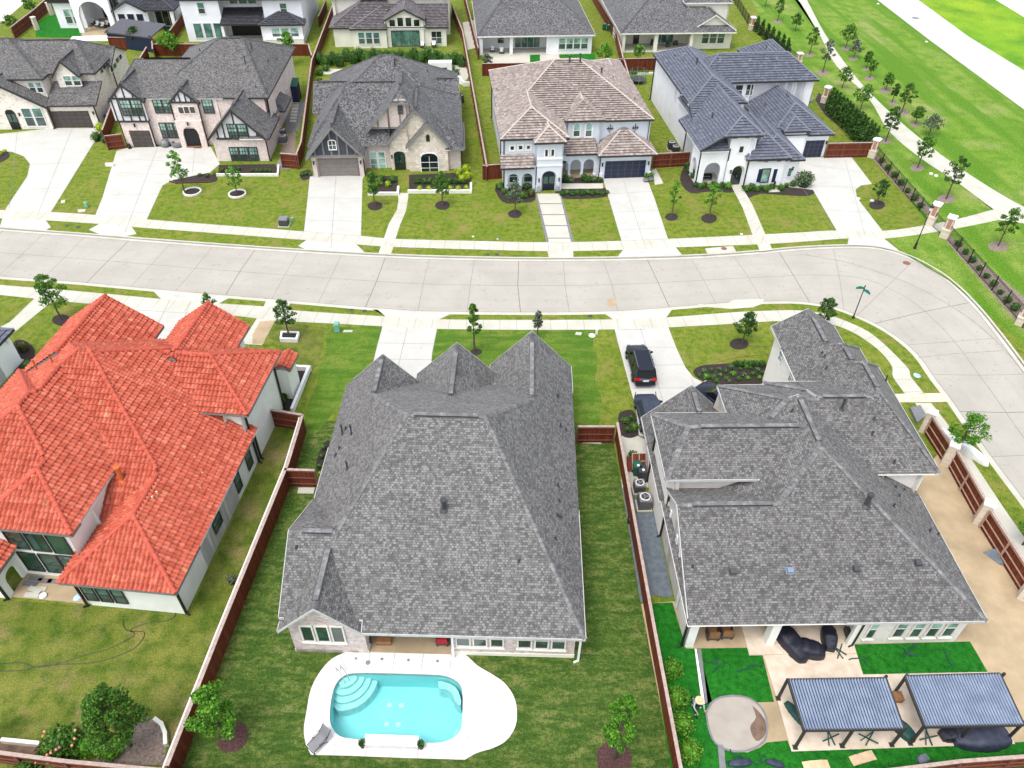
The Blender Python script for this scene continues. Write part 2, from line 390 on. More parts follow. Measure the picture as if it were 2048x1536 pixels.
M['car_paint'] = plain('car_paint', (.012, .015, .026), .22, spec=.3)
M['car_glass'] = glass('car_glass', (.008, .01, .014), .05)
M['car_cover'] = plain('car_cover', (.035, .045, .075), .5, (.02, .025, .045), 3, bmp=.02)
M['tail'] = plain('tail', (.45, .01, .01), .2)
M['chrome'] = plain('chrome', (.6, .6, .6), .2, metal=.8)
M['rubber'] = plain('rubber', (.015, .015, .015), .8)
def water():
    m, nt, b = base('water'); nt.nodes.remove(b)
    t = nd(nt, 'ShaderNodeBsdfTransparent'); t.inputs[0].default_value = (.76, .96, .96, 1)
    g = nd(nt, 'ShaderNodeBsdfGlossy'); g.inputs['Roughness'].default_value = .06
    fr = nd(nt, 'ShaderNodeFresnel'); fr.inputs[0].default_value = 1.33
    bp = nd(nt, 'ShaderNodeBump'); bp.inputs['Distance'].default_value = .01
    nt.links.new(noise(nt, pos(nt), 3, 0, 1), bp.inputs['Height']); nt.links.new(bp.outputs[0], g.inputs['Normal'])
    mx = nd(nt, 'ShaderNodeMixShader'); nt.links.new(fr.outputs[0], mx.inputs[0])
    nt.links.new(t.outputs[0], mx.inputs[1]); nt.links.new(g.outputs[0], mx.inputs[2])
    nt.links.new(mx.outputs[0], nt.nodes['Material Output'].inputs[0]); return m
M['water'] = water()
M['plaster'] = plain('plaster', (.34, .68, .69), .8, (.3, .63, .65), .5)
M['plaster_step'] = plain('plaster_step', (.5, .74, .73), .8)
M['leaf_dark'] = leafmat('leaf_dark', (.016, .058, .01), (.045, .115, .02), (.1, .2, .04))
M['leaf_mid'] = leafmat('leaf_mid', (.025, .085, .01), (.07, .18, .02), (.16, .3, .045))
M['leaf_bright'] = leafmat('leaf_bright', (.03, .11, .01), (.09, .26, .02), (.2, .42, .04))
M['leaf_lime'] = leafmat('leaf_lime', (.12, .22, .01), (.3, .42, .02), (.5, .6, .05))
M['leaf_grey'] = leafmat('leaf_grey', (.03, .05, .02), (.1, .14, .08), (.3, .34, .25))
M['leaf_red'] = leafmat('leaf_red', (.05, .02, .015), (.14, .04, .03), (.1, .1, .03))
M['leaf_dry'] = leafmat('leaf_dry', (.12, .09, .06), (.2, .16, .12), (.3, .27, .22))
M['petal'] = plain('petal', (.65, .12, .12), .6, (.7, .35, .2), 6)

# ------------------------------------------------------------------ ground, streets, lawns
def gp(L, z=0): return [tuple(G(x, y, z)[:2]) for x, y in L]
def smooth(L, n=4, closed=False):   # Catmull-Rom through photo points
    out = []; N = len(L)
    for i in range(N if closed else N-1):
        p = [L[(i+k) % N] if closed else L[min(max(i+k, 0), N-1)] for k in (-1, 0, 1, 2)]
        for j in range(n):
            t = j/n
            out.append(tuple(.5*(2*p[1][c]+(p[2][c]-p[0][c])*t+(2*p[0][c]-5*p[1][c]+4*p[2][c]-p[3][c])*t*t+(3*p[1][c]-p[0][c]-3*p[2][c]+p[3][c])*t**3) for c in (0, 1)))
    if not closed: out.append(L[-1])
    return out
def sheet(name, loops, mat, z, kind='structure', label=None, cat=None, down=None, group=None, world=False):
    if loops and isinstance(loops[0][0], (int, float)): loops = [loops]
    mb = MB()
    for L in loops: mb.poly([L if world else gp(L)], z, down=down)
    o = mb.build(name, mat); return tag(o, label, cat, group, kind)
NC = [(-300, 418), (-100, 444), (0, 455), (150, 466), (300, 478), (450, 489), (600, 499), (760, 508), (900, 513), (1100, 516), (1350, 512), (1500, 503), (1600, 494), (1695, 490), (1750, 492), (1800, 504), (1850, 526), (1900, 558), (1950, 605), (2000, 665), (2060, 745), (2200, 940), (2500, 1350)]
SC = [(-300, 520), (-100, 546), (0, 556), (150, 567), (380, 588), (560, 603), (760, 620), (870, 626), (1100, 628), (1240, 625), (1340, 618), (1450, 609), (1530, 606), (1600, 606), (1660, 615), (1705, 630), (1758, 655), (1802, 685), (1834, 716), (1863, 758), (1891, 794), (1919, 835), (1964, 899), (2012, 964), (2048, 1012), (2100, 1085), (2200, 1230), (2420, 1560)]
NCs, SCs = smooth(NC, 3), smooth(SC, 3)
POOL = smooth([(690, 1352), (720, 1347), (780, 1348), (850, 1350), (890, 1353), (915, 1365), (925, 1385), (925, 1430), (921, 1462), (905, 1478), (875, 1487), (830, 1485), (760, 1482), (690, 1477), (668, 1462), (660, 1440), (663, 1400), (672, 1370)], 3, True)
pw = gp(POOL)
far = 700
mb = MB(); mb.poly([[(-far, -60), (far, -60), (far, 1200), (-far, 1200)], pw[::-1]], -.135)
tag(mb.build('ground', M['lawn']), kind='structure')
sheet('street', [(-700, 350), (2900, 350), (2900, 1500), (1300, 640), (-700, 640)], M['street'], -.128)
nw = gp(NCs); sw = gp(SCs)
mb = MB(); mb.poly([[(-500, nw[0][1]), *nw, (500, nw[-1][1]), (500, 1000), (-500, 1000)]], 0, down=-.134, sk=1)
tag(mb.build('ground_north', [M['lawn'], M['walk']]), kind='structure')
mb = MB(); mb.poly([[(-200, sw[0][1]), *sw, (60, sw[-1][1]), (60, -30), (-200, -30)], pw[::-1]], 0, down=-.134, sk=1)
tag(mb.build('ground_south', [M['lawn'], M['walk']]), kind='structure')
mb = MB()
def off(pts, d):
    out = []
    for i in range(len(pts)):
        a, b = Vector(pts[max(i-1, 0)]), Vector(pts[min(i+1, len(pts)-1)]); t = (b-a).normalized(); out.append((pts[i][0]-t.y*d, pts[i][1]+t.x*d))
    return out
mb.strip(off(nw, .08), .17, .006); mb.strip(off(sw, -.08), .17, .006); mb.strip(off(nw, -.23), .4, -.122); mb.strip(off(sw, .23), .4, -.122)
tag(mb.build('kerb', M['walk']), kind='structure')
mb = MB(); mb.strip(off(nw, -.035), .06, -.119); mb.strip(off(sw, .035), .06, -.119); mb.strip(off(nw, -.45), .03, -.12); mb.strip(off(sw, .45), .03, -.12); tag(mb.build('kerb_shade_gutter_line', M['tar']), kind='structure')  # dark strips: kerb-foot shadow put into colour, plus outer gutter joints
# street joints
mb = MB()
def along(pts, step, s0=0):
    out = []; acc = s0
    for i in range(len(pts)-1):
        a, b = Vector(pts[i]), Vector(pts[i+1]); L = (b-a).length
        while acc < L: out.append(a+(b-a)*(acc/L)); acc += step
        acc -= L
    return out
# joints follow the curve: mid line between kerbs
ns = along(nw, .5); ss = along(sw, .5)
mid = []
for p in ns:
    q = min(ss, key=lambda s: (s-p).length); mid.append(((p.x+q.x)/2, (p.y+q.y)/2))
mid = [mid[i] for i in range(0, len(mid), 4)]
mb.strip(mid, .035, -.1235)
md = along(mid, 4.57, 1.5)
for i in range(1, len(md)-1):
    t = (md[i+1]-md[i-1]).normalized(); n = Vector((-t.y, t.x)); c = md[i]
    p = min(ns, key=lambda s: abs((s-c).dot(t))+.02*(s-c).length+(99 if (s-c).length > 9 else 0)); q = min(ss, key=lambda s: abs((s-c).dot(t))+.02*(s-c).length+(99 if (s-c).length > 12 else 0))
    mb.strip([(p.x, p.y), (c.x, c.y), (q.x, q.y)], .03 if i % 3 else .06, -.1235)
tag(mb.build('street_joints', M['joint']), kind='structure')
mb = MB(); mb.strip(gp(smooth([(1600, 508), (1691, 524), (1759, 545), (1819, 567), (1873, 595), (1928, 629), (1974, 665), (2010, 700), (2060, 760)], 4), -.12), .14, -.1215); mb.strip(gp([(1837, 715), (1900, 708), (2008, 701)], -.12), .09, -.1215)
tag(mb.build('street_seam', M['seam']), kind='structure')
mb = MB()
for o_, w_ in ((2.2, .5), (3.7, .45), (-2.4, .5), (-3.8, .4)): mb.strip(off(mid, o_)[4:-4], w_, -.1242)
tag(mb.build('tyre_wear', M['wear']), kind='structure')
# gutter stain and manhole
mb = MB(); c = G(1223, 605, -.12); mb.poly([[(c.x+math.cos(a/14*6.28)*random.uniform(.38, .62), c.y+math.sin(a/14*6.28)*random.uniform(.6, .85)) for a in range(14)]], -.1225)
tag(mb.build('dirt_patch', M['sandy']), kind='structure')

# lawns with a colour of their own
sheet('lawn_meadow', [(1500, -40), (2300, -40), (2300, 900), (2048, 690), (1900, 560), (1812, 508), (1776, 478), (1870, 464), (1996, 440), (1984, 419), (1842, 310), (1780, 262), (1737, 196), (1643, 77), (1590, 0)], M['meadow'], .003)
sheet('lawn_meadow', [(1480, -60), (1590, -60), (1600, 4), (1643, 77), (1737, 196), (1778, 262), (1842, 317), (1987, 419), (1850, 450), (1760, 300), (1640, 170), (1520, 40)], M['meadow'], .003)
sheet('verge', [(1837, 0), (1760, -60), (1900, -60), (1992, 0), (2048, 34), (2300, 200), (2300, 320), (2048, 141), (1937, 73)], M['verge'], .008)
sheet('road', [(1640, -80), (1755, 0), (1855, 77), (2048, 219), (2300, 410), (2300, 320), (2048, 141), (1937, 73), (1837, 0), (1740, -80)], M['drive'], .007)
sheet('road', [(1900, -60), (1992, 0), (2048, 34), (2300, 200), (2500, -60)], M['deck'], .009)
sheet('front_lawn', [(663, 655), (765, 653), (753, 705), (700, 780), (640, 860), (612, 880), (590, 900), (604, 860), (618, 800), (634, 770), (640, 730), (652, 705), (652, 680)], M['lawn_front'], .004)
sheet('front_lawn', [(874, 658), (1190, 660), (1186, 690), (1196, 720), (1190, 760), (1204, 800), (1198, 850), (1140, 850), (862, 800), (864, 700)], M['lawn_front'], .004)
sheet('back_lawn', [(575, 940), (640, 900), (1155, 860), (1222, 860), (1345, 1560), (330, 1560), (500, 1120)], M['lawn_back'], .003) if False else None
BL = gp([(610, 840), (1222, 855), (1350, 1580), (300, 1580)])
mb = MB(); mb.poly([BL, pw[::-1]], .003); tag(mb.build('back_lawn', M['lawn_back']), kind='structure')
sheet('back_lawn', [(520, 850), (608, 850), (575, 940), (330, 1540), (-300, 1540), (-300, 1180), (380, 1225), (520, 920)], M['lawn_side'], .0035)
sheet('side_lawn', [(490, 640), (650, 655), (640, 720), (560, 850), (545, 780), (560, 690)], M['lawn_side'], .0035)
# artificial turf, soil and paving of the corner garden
sheet('garden_soil', [(1282, 1208), (1385, 1200), (1840, 960), (1880, 900), (2060, 1180), (2200, 1560), (1350, 1560)], M['sandy'], .004)
sheet('sidewalk', [(1238, 885), (1246, 868), (1262, 866), (1285, 876), (1330, 900), (1330, 975), (1244, 975)], M['walk'], .006)
TURF = [[(1290, 1207), (1345, 1205), (1372, 1297), (1398, 1297), (1438, 1460), (1455, 1560), (1345, 1560)], [(1395, 1297), (1521, 1295), (1548, 1404), (1505, 1405), (1490, 1396), (1465, 1391), (1440, 1394), (1418, 1406), (1410, 1410)],
        [(1708, 1289), (1940, 1283), (1976, 1345), (1726, 1349)], [(1448, 1490), (1470, 1503), (1495, 1505), (1520, 1495), (1533, 1485), (1575, 1481), (1583, 1503), (1990, 1487), (2200, 1475), (2200, 1560), (1452, 1560)]]
sheet('turf', TURF, M['turf'], .009)
sheet('paving', [[(1521, 1292), (1556, 1404), (1583, 1503), (2030, 1488), (1996, 1420), (1975, 1344), (1726, 1349), (1708, 1289)], ], M['travertine'], .010)
sheet('fire_pit_pad', smooth([(1412, 1425), (1430, 1400), (1465, 1392), (1500, 1398), (1525, 1420), (1534, 1450), (1528, 1482), (1500, 1500), (1465, 1503), (1432, 1488), (1418, 1460)], 3, True), M['firepit'], .013)
sheet('fire_pit_soil', smooth([(1505, 1412), (1530, 1440), (1530, 1470), (1512, 1482), (1500, 1455), (1512, 1435)], 3, True), M['dirt'], .016)
mb = MB(); mb.strip(gp(smooth([(1412, 1425), (1430, 1400), (1465, 1392), (1500, 1398), (1525, 1420), (1534, 1450), (1528, 1482), (1500, 1500), (1465, 1503), (1432, 1488), (1418, 1460), (1412, 1425)], 3)), .1, .05); tag(mb.build('fire_pit_edge', M['metal_grey']), kind='structure')
sheet('garden_tarp', [[(1244, 975), (1270, 976), (1272, 1026), (1310, 1024), (1345, 1190), (1336, 1197), (1310, 1190), (1292, 1200), (1281, 1205)]], M['tarp'], .012)
sheet('edging', [[(1389, 1298), (1393, 1298), (1410, 1408), (1404, 1410)]], M['white'], .03); sheet('edging', [[(1394, 1298), (1402, 1298), (1415, 1405), (1411, 1408)], [(1435, 1490), (1446, 1490), (1455, 1560), (1441, 1560)]], M['metal_grey'], .03)
# concrete
DR = [[(-60, 310), (0, 302), (25, 304), (48, 313), (60, 328), (55, 352), (12, 417), (0, 452), (0, 455), (91, 461), (102, 454.6), (91.6, 441), (102, 424), (190, 282), (206, 256), (108, 256), (0, 268), (-60, 275)],
      [(233, 302), (255, 296), (420, 290), (440, 328), (420, 345), (346, 360), (325, 371), (294, 438), (264, 454), (273, 468), (250, 473), (200, 469), (177.7, 459.7), (198, 448), (191, 430), (205, 395)],
      [(620, 350), (728, 352), (725, 360), (722, 473), (713, 489), (728.7, 504), (720, 505), (612, 499), (596, 492), (613, 480), (608, 463), (615, 400)],
      [(796, 386), (817, 386), (816, 398), (812, 422), (800, 450), (791, 478), (787, 494), (782, 508), (757, 506), (762, 492), (768, 476), (778, 447), (794, 420), (797, 400)],
      [(1206, 354), (1290, 350), (1297, 365), (1310, 400), (1336, 478), (1350, 493), (1365, 511), (1235, 514), (1246, 500), (1243, 482), (1209, 368)], [(1303, 340), (1312, 338), (1327, 367), (1310, 370)],
      [(1459, 366), (1478, 364), (1505, 410), (1530, 467), (1545, 500), (1520, 503), (1515, 490), (1505, 470), (1485, 415)],
      [(1560, 372), (1580, 330), (1600, 316), (1702, 313), (1744, 368), (1722, 371), (1711, 379), (1714, 396), (1765, 462), (1768.6, 477.6), (1800, 503), (1750, 492), (1695, 490), (1697, 477), (1673, 461), (1626, 380)],
      [(751, 705), (765, 652.7), (770, 632), (751, 616), (745, 619), (870, 626), (911, 624), (877.5, 639), (874, 658), (864.5, 705), (863, 720), (863, 800), (730, 800)],
      [(1229, 659), (1225.6, 639), (1204, 623.5), (1240, 625), (1345, 618), (1333, 634.6), (1337, 655), (1353, 697), (1371, 735), (1386, 754), (1405, 765), (1430, 772), (1530, 775), (1530, 850), (1310, 880), (1278, 871), (1272, 818), (1250, 738)],
      [(306, 582), (380, 588), (462, 594), (438, 607), (455, 622), (463, 631), (430, 690), (330, 800), (150, 700), (262, 612), (322, 598)], [(0, 0), (1, 0), (1, 1)],
      [(534, 599), (583, 604), (570, 622), (553, 636), (524, 690), (482, 688), (515.6, 634), (527, 613)],
      [(70, 596), (105, 602), (20, 672), (-20, 690), (-20, 665), (20, 644)]]
sheet('driveway', DR[:3]+DR[4:6]+DR[7:11], M['drive'], .012)
sheet('path', [DR[3], DR[6], DR[12], DR[13]], M['walk'], .012)
sheet('path', [[(520, 643), (550, 641), (533, 672), (527, 688), (505, 688), (505, 670)]], M['sandy'], .016)
SWN = [(-300, 385), (-100, 410), (0, 420), (101, 424), (191, 430), (294, 439), (450, 451), (608, 463), (722, 472), (792, 478), (950, 482), (1091, 484.7), (1243, 482), (1336, 478), (1505, 470), (1600, 465), (1673, 461), (1765, 462), (1848, 451), (1920, 437), (1987, 419)]
SWN2 = [(-300, 403), (-100, 428), (0, 437), (91.6, 441), (198, 448), (264, 454), (450, 468), (613.5, 480.5), (713, 489), (786.8, 494), (950, 499), (1094, 502.5), (1246, 500), (1350, 495), (1515, 489), (1600, 484), (1697, 477), (1768.6, 477.6), (1873, 464), (1950, 450), (1996.5, 440)]
SWS = [(-300, 540), (-100, 560), (0, 570), (150, 582), (322, 598), (438, 607), (527, 613), (589, 621), (770, 633), (877.5, 638.7), (1050, 640), (1225.6, 639), (1333, 635), (1462.6, 625), (1535, 621.6), (1600, 621), (1658.6, 630.5), (1725, 657), (1762, 683), (1798, 717.5), (1818, 740), (1822, 754), (1847, 786)]
SWS2 = [(-300, 560), (-100, 580), (0, 590), (124, 603), (322, 619), (464, 631), (547, 641), (660, 647), (765, 652.7), (874, 658), (1050, 660), (1229, 659), (1337, 655), (1462.6, 648), (1572, 642), (1650.6, 647), (1693, 659), (1729, 679), (1762, 705), (1784, 733.6), (1786, 754), (1810, 788)]
def band(name, A, Bp, mat, z):
    return sheet(name, smooth(A, 4)+smooth(Bp, 4)[::-1], mat, z)
band('sidewalk', SWN, SWN2, M['walk'], .016); band('sidewalk', SWS, SWS2, M['walk'], .016)
band('sidewalk', [(1560, -40), (1600, 4.6), (1643, 77), (1673, 132), (1736.7, 196), (1777.7, 262), (1841.5, 316.7), (1914, 364.6), (1987, 419)], [(1590, -40), (1613.7, 0), (1650, 68), (1705, 146), (1764, 209.6), (1841.5, 278), (1928, 342), (2030, 405), (2100, 440)], M['walk'], .017)
sheet('sidewalk', [(1987, 419), (2030, 405), (2200, 490), (2200, 520), (2048, 447), (1996, 440)], M['walk'], .0175)
sheet('driveway', [(1788, 788), (1891, 786), (1900, 804), (1798, 805)], M['travertine'], .017)
sheet('sidewalk', [(1830, 806), (1862, 806), (1891, 843), (1927, 895), (2012, 1023), (2048, 1075), (2200, 1290), (2160, 1300), (2012, 1098), (1900, 945), (1850, 840)], M['walk'], .0175)
sheet('kerb_inlet', [[(1410, 497), (1466, 492), (1472, 503), (1415, 508)], [(1395, 609), (1454, 608), (1465, 600), (1527, 598), (1527, 607), (1505, 615), (1462, 618), (1400, 613)]], M['walk'], .014)
# joints drawn as thin recessed lines
mb = MB()
def J(*pts, w=.035, z=.0195): mb.strip(gp(pts), w, z)
a_, b_ = along(gp(smooth(SWN, 4)), 1.52), gp(smooth(SWN2, 4))
for A, Bq in ((SWN, SWN2), (SWS, SWS2)):
    aw = along(gp(smooth(A, 4)), 1.52); bw = [Vector(p) for p in along(gp(smooth(Bq, 4)), .1)]
    for p in aw:
        q = min(bw, key=lambda s: (s-p).length)
        if (q-p).length < 2.6: mb.strip([tuple(p), tuple(q)], .03, .0195)
for L in (DR[3],): pass
for a, b in (((672, 352), (662, 497)), ((613, 395), (724, 397)), ((610, 440), (723, 443)), ((607, 463), (722, 472)), ((1247, 362), (1292, 498)), ((1216, 388), (1303, 383)), ((1226, 425), (1316, 421)), ((1236, 460), (1330, 456)), ((1243, 482), (1336, 478)),
             ((815, 655), (790, 760)), ((757, 686), (868, 688)), ((745, 718), (864, 720)), ((1281, 657), (1325, 800)), ((1245, 694), (1350, 695)), ((1252, 731), (1368, 730)), ((1266, 777), (1440, 775)), ((1383, 756), (1389, 775)), ((1290, 659), (1237, 660)),
             ((35, 262), (18, 420)), ((145, 256), (75, 430)), ((25, 330), (165, 325)), ((10, 380), (130, 375)), ((240, 345), (330, 350)), ((222, 390), (318, 388)), ((205, 420), (300, 426)), ((315, 296), (250, 465)), ((245, 318), (410, 326)), ((390, 292), (385, 345)),
             ((1690, 320), (1730, 470)), ((1620, 330), (1740, 345)), ((1585, 350), (1690, 490)), ((1610, 372), (1725, 375)), ((1650, 420), (1735, 425)), ((270, 620), (430, 630)), ((340, 600), (290, 700)), ((380, 605), (350, 690))):
    J(a, b)
for k in range(1, 8): J((798-k*1.5+(k > 4)*(-8), 392+k*14), (816-k*2-(k > 4)*6, 393+k*14))
for k in range(1, 6): J((1466+k*11, 378+k*22), (1484+k*9, 376+k*19))
for t in range(0, 26):
    A = [(1600, 4.6), (1643, 77), (1673, 132), (1736.7, 196), (1777.7, 262), (1841.5, 316.7), (1914, 364.6), (1987, 419)]
tag(mb.build('paving_joints', M['joint_l']), kind='structure')
# stepping slabs with dark gravel (pale blue house)
sheet('gravel_strip', [(1070, 387), (1122, 387), (1149, 486), (1093, 487)], M['gravel'], .012)
ys = [(388, 407), (409, 429), (431, 451), (453, 476), (478, 486)]
mb = MB()
for y0, y1 in ys:
    xl = lambda y: 1074+(y-387)*.245; xr = lambda y: 1119+(y-387)*.235
    mb.poly([gp([(xl(y0), y0), (xr(y0), y0), (xr(y1), y1), (xl(y1), y1)])], .05, down=.012)
tag(mb.build('stepping_slabs', M['walk']), kind='structure')
sheet('path', [(1094, 500), (1146, 500), (1147, 516), (1098, 516)], M['walk'], .018)
# planting beds
bed = lambda L, m='mulch', z=.010, s=True: sheet('planting_bed', smooth(L, 3, True) if s else L, M[m], z)
bed([(736, 352), (796, 352), (796, 389), (738, 389)], 'mulch', s=False); bed([(818, 350), (925, 345), (940, 350), (943, 386), (818, 386)], 'mulch', s=False)
bed([(345, 352), (400, 345), (432, 352), (430, 364), (385, 366), (350, 364)]); bed([(438, 330), (550, 328), (557, 343), (555, 352), (436, 350)], s=False); bed([(185, 235), (205, 245), (212, 270), (195, 285), (180, 275)])
bed([(992, 370), (1060, 372), (1070, 400), (1040, 406), (1005, 404)]); bed([(1118, 378), (1210, 376), (1218, 392), (1170, 398), (1120, 396)]); bed([(1120, 355), (1145, 352), (1205, 352), (1200, 368), (1125, 368)])
bed([(1372, 330), (1392, 360), (1440, 366), (1462, 368), (1468, 385), (1420, 383), (1380, 386), (1360, 360)]); bed([(1484, 374), (1560, 372), (1600, 360), (1628, 378), (1618, 392), (1560, 390), (1520, 388), (1492, 396)])
bed([(0, 296), (14, 302), (20, 312), (8, 322), (-10, 326)]); bed([(1386, 745), (1400, 732), (1440, 728), (1500, 725), (1532, 728), (1530, 764), (1490, 768), (1440, 770), (1405, 762)])
bed([(1237, 830), (1246, 822), (1266, 821), (1276, 845), (1278, 868), (1262, 876), (1245, 872), (1238, 855)]); bed([(560, 745), (615, 738), (622, 745), (588, 822), (570, 822), (555, 815)], s=False)
bed([(600, 345), (620, 340), (622, 356), (604, 360)]); bed([(638, 905), (655, 880), (660, 900), (640, 950), (632, 935)]); bed([(25, 690), (45, 680), (70, 700), (60, 740), (30, 750)])
sheet('soil', [(240, 1470), (290, 1430), (320, 1445), (333, 1480), (328, 1530), (180, 1530)], M['mulch_grey'], .010); sheet('soil', [(0, 1483), (75, 1490), (78, 1508), (0, 1504)], M['dirt'], .010)
bed([(440, 1470), (465, 1442), (490, 1450), (497, 1475), (480, 1500), (450, 1504), (436, 1492)], 'mulch_red'); bed([(1195, 1500), (1225, 1482), (1256, 1495), (1262, 1530), (1230, 1560), (1200, 1545)], 'mulch_red')
bed([(1752, 308), (1850, 405), (1872, 432), (1866, 440), (1800, 380), (1745, 318)], 'mulch_grey', s=False); bed([(1898, 470), (2048, 595), (2060, 640), (2030, 640), (1960, 560), (1890, 480)], 'mulch_grey', s=False)
bed([(1638, 185), (1750, 290), (1742, 305), (1650, 230), (1630, 200)], s=False)
for c_, r_ in (((750, 412), 15), ((885, 411), 15), ((1030, 428), 14), ((1343, 434), 13), ((1418, 437), 16), ((1754, 410), 16), ((1478, 688), 19), ((123, 640), 19), ((952, 704), 12)):
    bed([(c_[0]+r_*math.cos(a), c_[1]+r_*.6*math.sin(a)) for a in [k*.628 for k in range(10)]])
for c_, r_ in (((1691, 97), 9), ((1707, 117), 9), ((1739, 156), 10), ((1732, 138), 7), ((1771, 181), 12), ((1785, 206), 9), ((1803, 226), 12), ((1830, 249), 10), ((1834, 336), 14), ((1892, 398), 18), ((1996, 493), 20), ((1619, 110), 9), ((1645, 146), 11), ((1771, 282), 11), ((1555, 43), 8)):
    bed([(c_[0]+r_*math.cos(a), c_[1]+r_*.5*math.sin(a)) for a in [k*.628 for k in range(10)]], 'mulch_grey')
sheet('stone_path', [(553, 330), (562, 312), (575, 300), (583, 312), (582, 338), (556, 340)], M['gravel'], .012); sheet('gravel_bed', [(572, 268), (592, 262), (590, 312), (560, 310)], M['mulch_grey'], .0145)
sheet('turf', [[(70, 48), (100, 30), (160, 30), (165, 76), (72, 74)], [(1060, 98), (1080, 96), (1080, 128), (1060, 128)], [(1118, 110), (1190, 108), (1192, 120), (1120, 122)], [(330, 52), (362, 35), (366, 50), (336, 72)]], M['turf'], .0165)
sheet('porch_path', [(1120, 367), (1206, 367), (1206, 377), (1120, 378)], M['walk'], .013)
sheet('patio', [[(978, 110), (1118, 108), (1122, 128), (975, 128)], [(145, 70), (250, 70), (250, 80), (140, 80)], [(640, 138), (700, 138), (690, 146), (640, 150)], [(860, 120), (930, 132), (940, 150), (925, 170), (900, 160)], [(925, 45), (950, 40), (955, 95), (935, 100)]], M['walk'], .012)
sheet('ground_far_road', [(-200, -20), (80, -20), (20, 30), (-10, 60), (-200, 80)], M['deck'], .006)
sheet('gravel_yard', [(570, 235), (600, 200), (612, 205), (596, 262), (572, 262)], M['gravel'], .012)
mb = MB()
for k in range(7): mb.poly([gp([(586-k*1.0, 203+k*6.2), (599-k*1.0, 203+k*6.2), (598-k*1.0, 207+k*6.2), (585-k*1.0, 207+k*6.2)])], .04, down=.01)
tag(mb.build('stepping_slabs', M['walk']), kind='structure')

# ------------------------------------------------------------------ pool
P_ = empty('swimming_pool', G(790, 1420), 0, 'rounded rectangular swimming pool with turquoise water and white concrete deck', 'swimming pool')
def kid(mb, name, mat): o = mb.build(name, mat); o.parent = P_; o.location = -P_.location; return o
DECK = smooth([(720, 1299), (790, 1300), (860, 1302), (905, 1303), (930, 1310), (955, 1332), (985, 1350), (1010, 1368), (1028, 1395), (1034, 1425), (1030, 1455), (1012, 1482), (985, 1497), (955, 1506), (930, 1520)], 4)+[(800, 1516), (700, 1512), (622, 1510)]+smooth([(612, 1490), (608, 1460), (614, 1420), (622, 1380), (640, 1345), (665, 1318), (700, 1302)], 4)
dw = gp(DECK); mb = MB(); mb.poly([dw, pw[::-1]], .06, down=0); kid(mb, 'deck', M['deck'])
cx = sum(p[0] for p in pw)/len(pw); cy = sum(p[1] for p in pw)/len(pw)
def sc(k, dz=0): return [(cx+(x-cx)*(1+k/3.6), cy+(y-cy)*(1+k/2.0)) for x, y in pw]
mb = MB(); mb.poly([sc(.22), pw[::-1]], .085, down=.06); kid(mb, 'coping', M['deck'])
mb = MB()
for i in range(len(pw)):
    a, b = pw[i], pw[(i+1) % len(pw)]; mb.add([(a[0], a[1], .08), (b[0], b[1], .08), (b[0], b[1], -1.5), (a[0], a[1], -1.5)])
mb.poly([pw], -1.5); kid(mb, 'basin', M['plaster'])
mb = MB(); mb.poly([pw], -.1); kid(mb, 'water', M['water'])
c0 = G(692, 1352)
for j, r in enumerate((.8, 1.15, 1.5, 1.85)):
    arc = [(c0.x-.15+r*math.cos(a), c0.y+.2+r*math.sin(a)) for a in [R(-95+100*k/14) for k in range(15)]]
    L = [(c0.x-1.2, c0.y-r-.1)]+arc+[(c0.x+r, c0.y+.6), (c0.x-1.2, c0.y+.6)]
    # keep the steps inside the basin
    pin = [q for q in L]; mb = MB(); cp = pin
    for i in range(len(pw)): pass
    ins = []
    from mathutils.geometry import intersect_line_line_2d
    def inpoly(p):
        c = False
        for i in range(len(pw)):
            a, b = pw[i], pw[(i+1) % len(pw)]
            if (a[1] > p[1]) != (b[1] > p[1]) and p[0] < (b[0]-a[0])*(p[1]-a[1])/(b[1]-a[1])+a[0]: c = not c
        return c
    poly = [q for q in arc if inpoly(q)]
    if len(poly) > 2:
        e0, e1 = poly[0], poly[-1]; ring = [q for q in pw if math.dist(q, (c0.x-.15, c0.y+.2)) < r]
        ring.sort(key=lambda q: math.atan2(q[1]-cy, q[0]-cx)); ring.sort(key=lambda q: -((q[0]-e1[0])**2+(q[1]-e1[1])**2) if False else math.dist(q, e1))
        mb.poly([poly+ring], -.18-.2*j, down=-1.5); kid(mb, 'step', M['plaster_step'])
def benchpoly(px, name):
    mb = MB(); mb.poly([gp(px)], -.45, down=-1.5); kid(mb, name, M['plaster_step'])
benchpoly(smooth([(876, 1355), (888, 1356), (910, 1366), (920, 1385), (921, 1402), (914, 1400), (908, 1392), (903, 1379), (892, 1371), (880, 1370), (876, 1364)], 2, True), 'bench'); benchpoly(smooth([(918, 1450), (916, 1465), (902, 1476), (878, 1483), (866, 1485), (870, 1478), (895, 1476), (906, 1466), (910, 1453)], 2, True), 'bench')
mb = MB()
for px in ((779, 1410), (803, 1411), (773, 1449), (797, 1450)):
    q = G(*px, -1.48); mb.lathe((q.x, q.y, -1.5), [(.14, 0), (.14, .05), (.02, .06)], 14)
kid(mb, 'drain_cover', M['white'])
mb = MB()
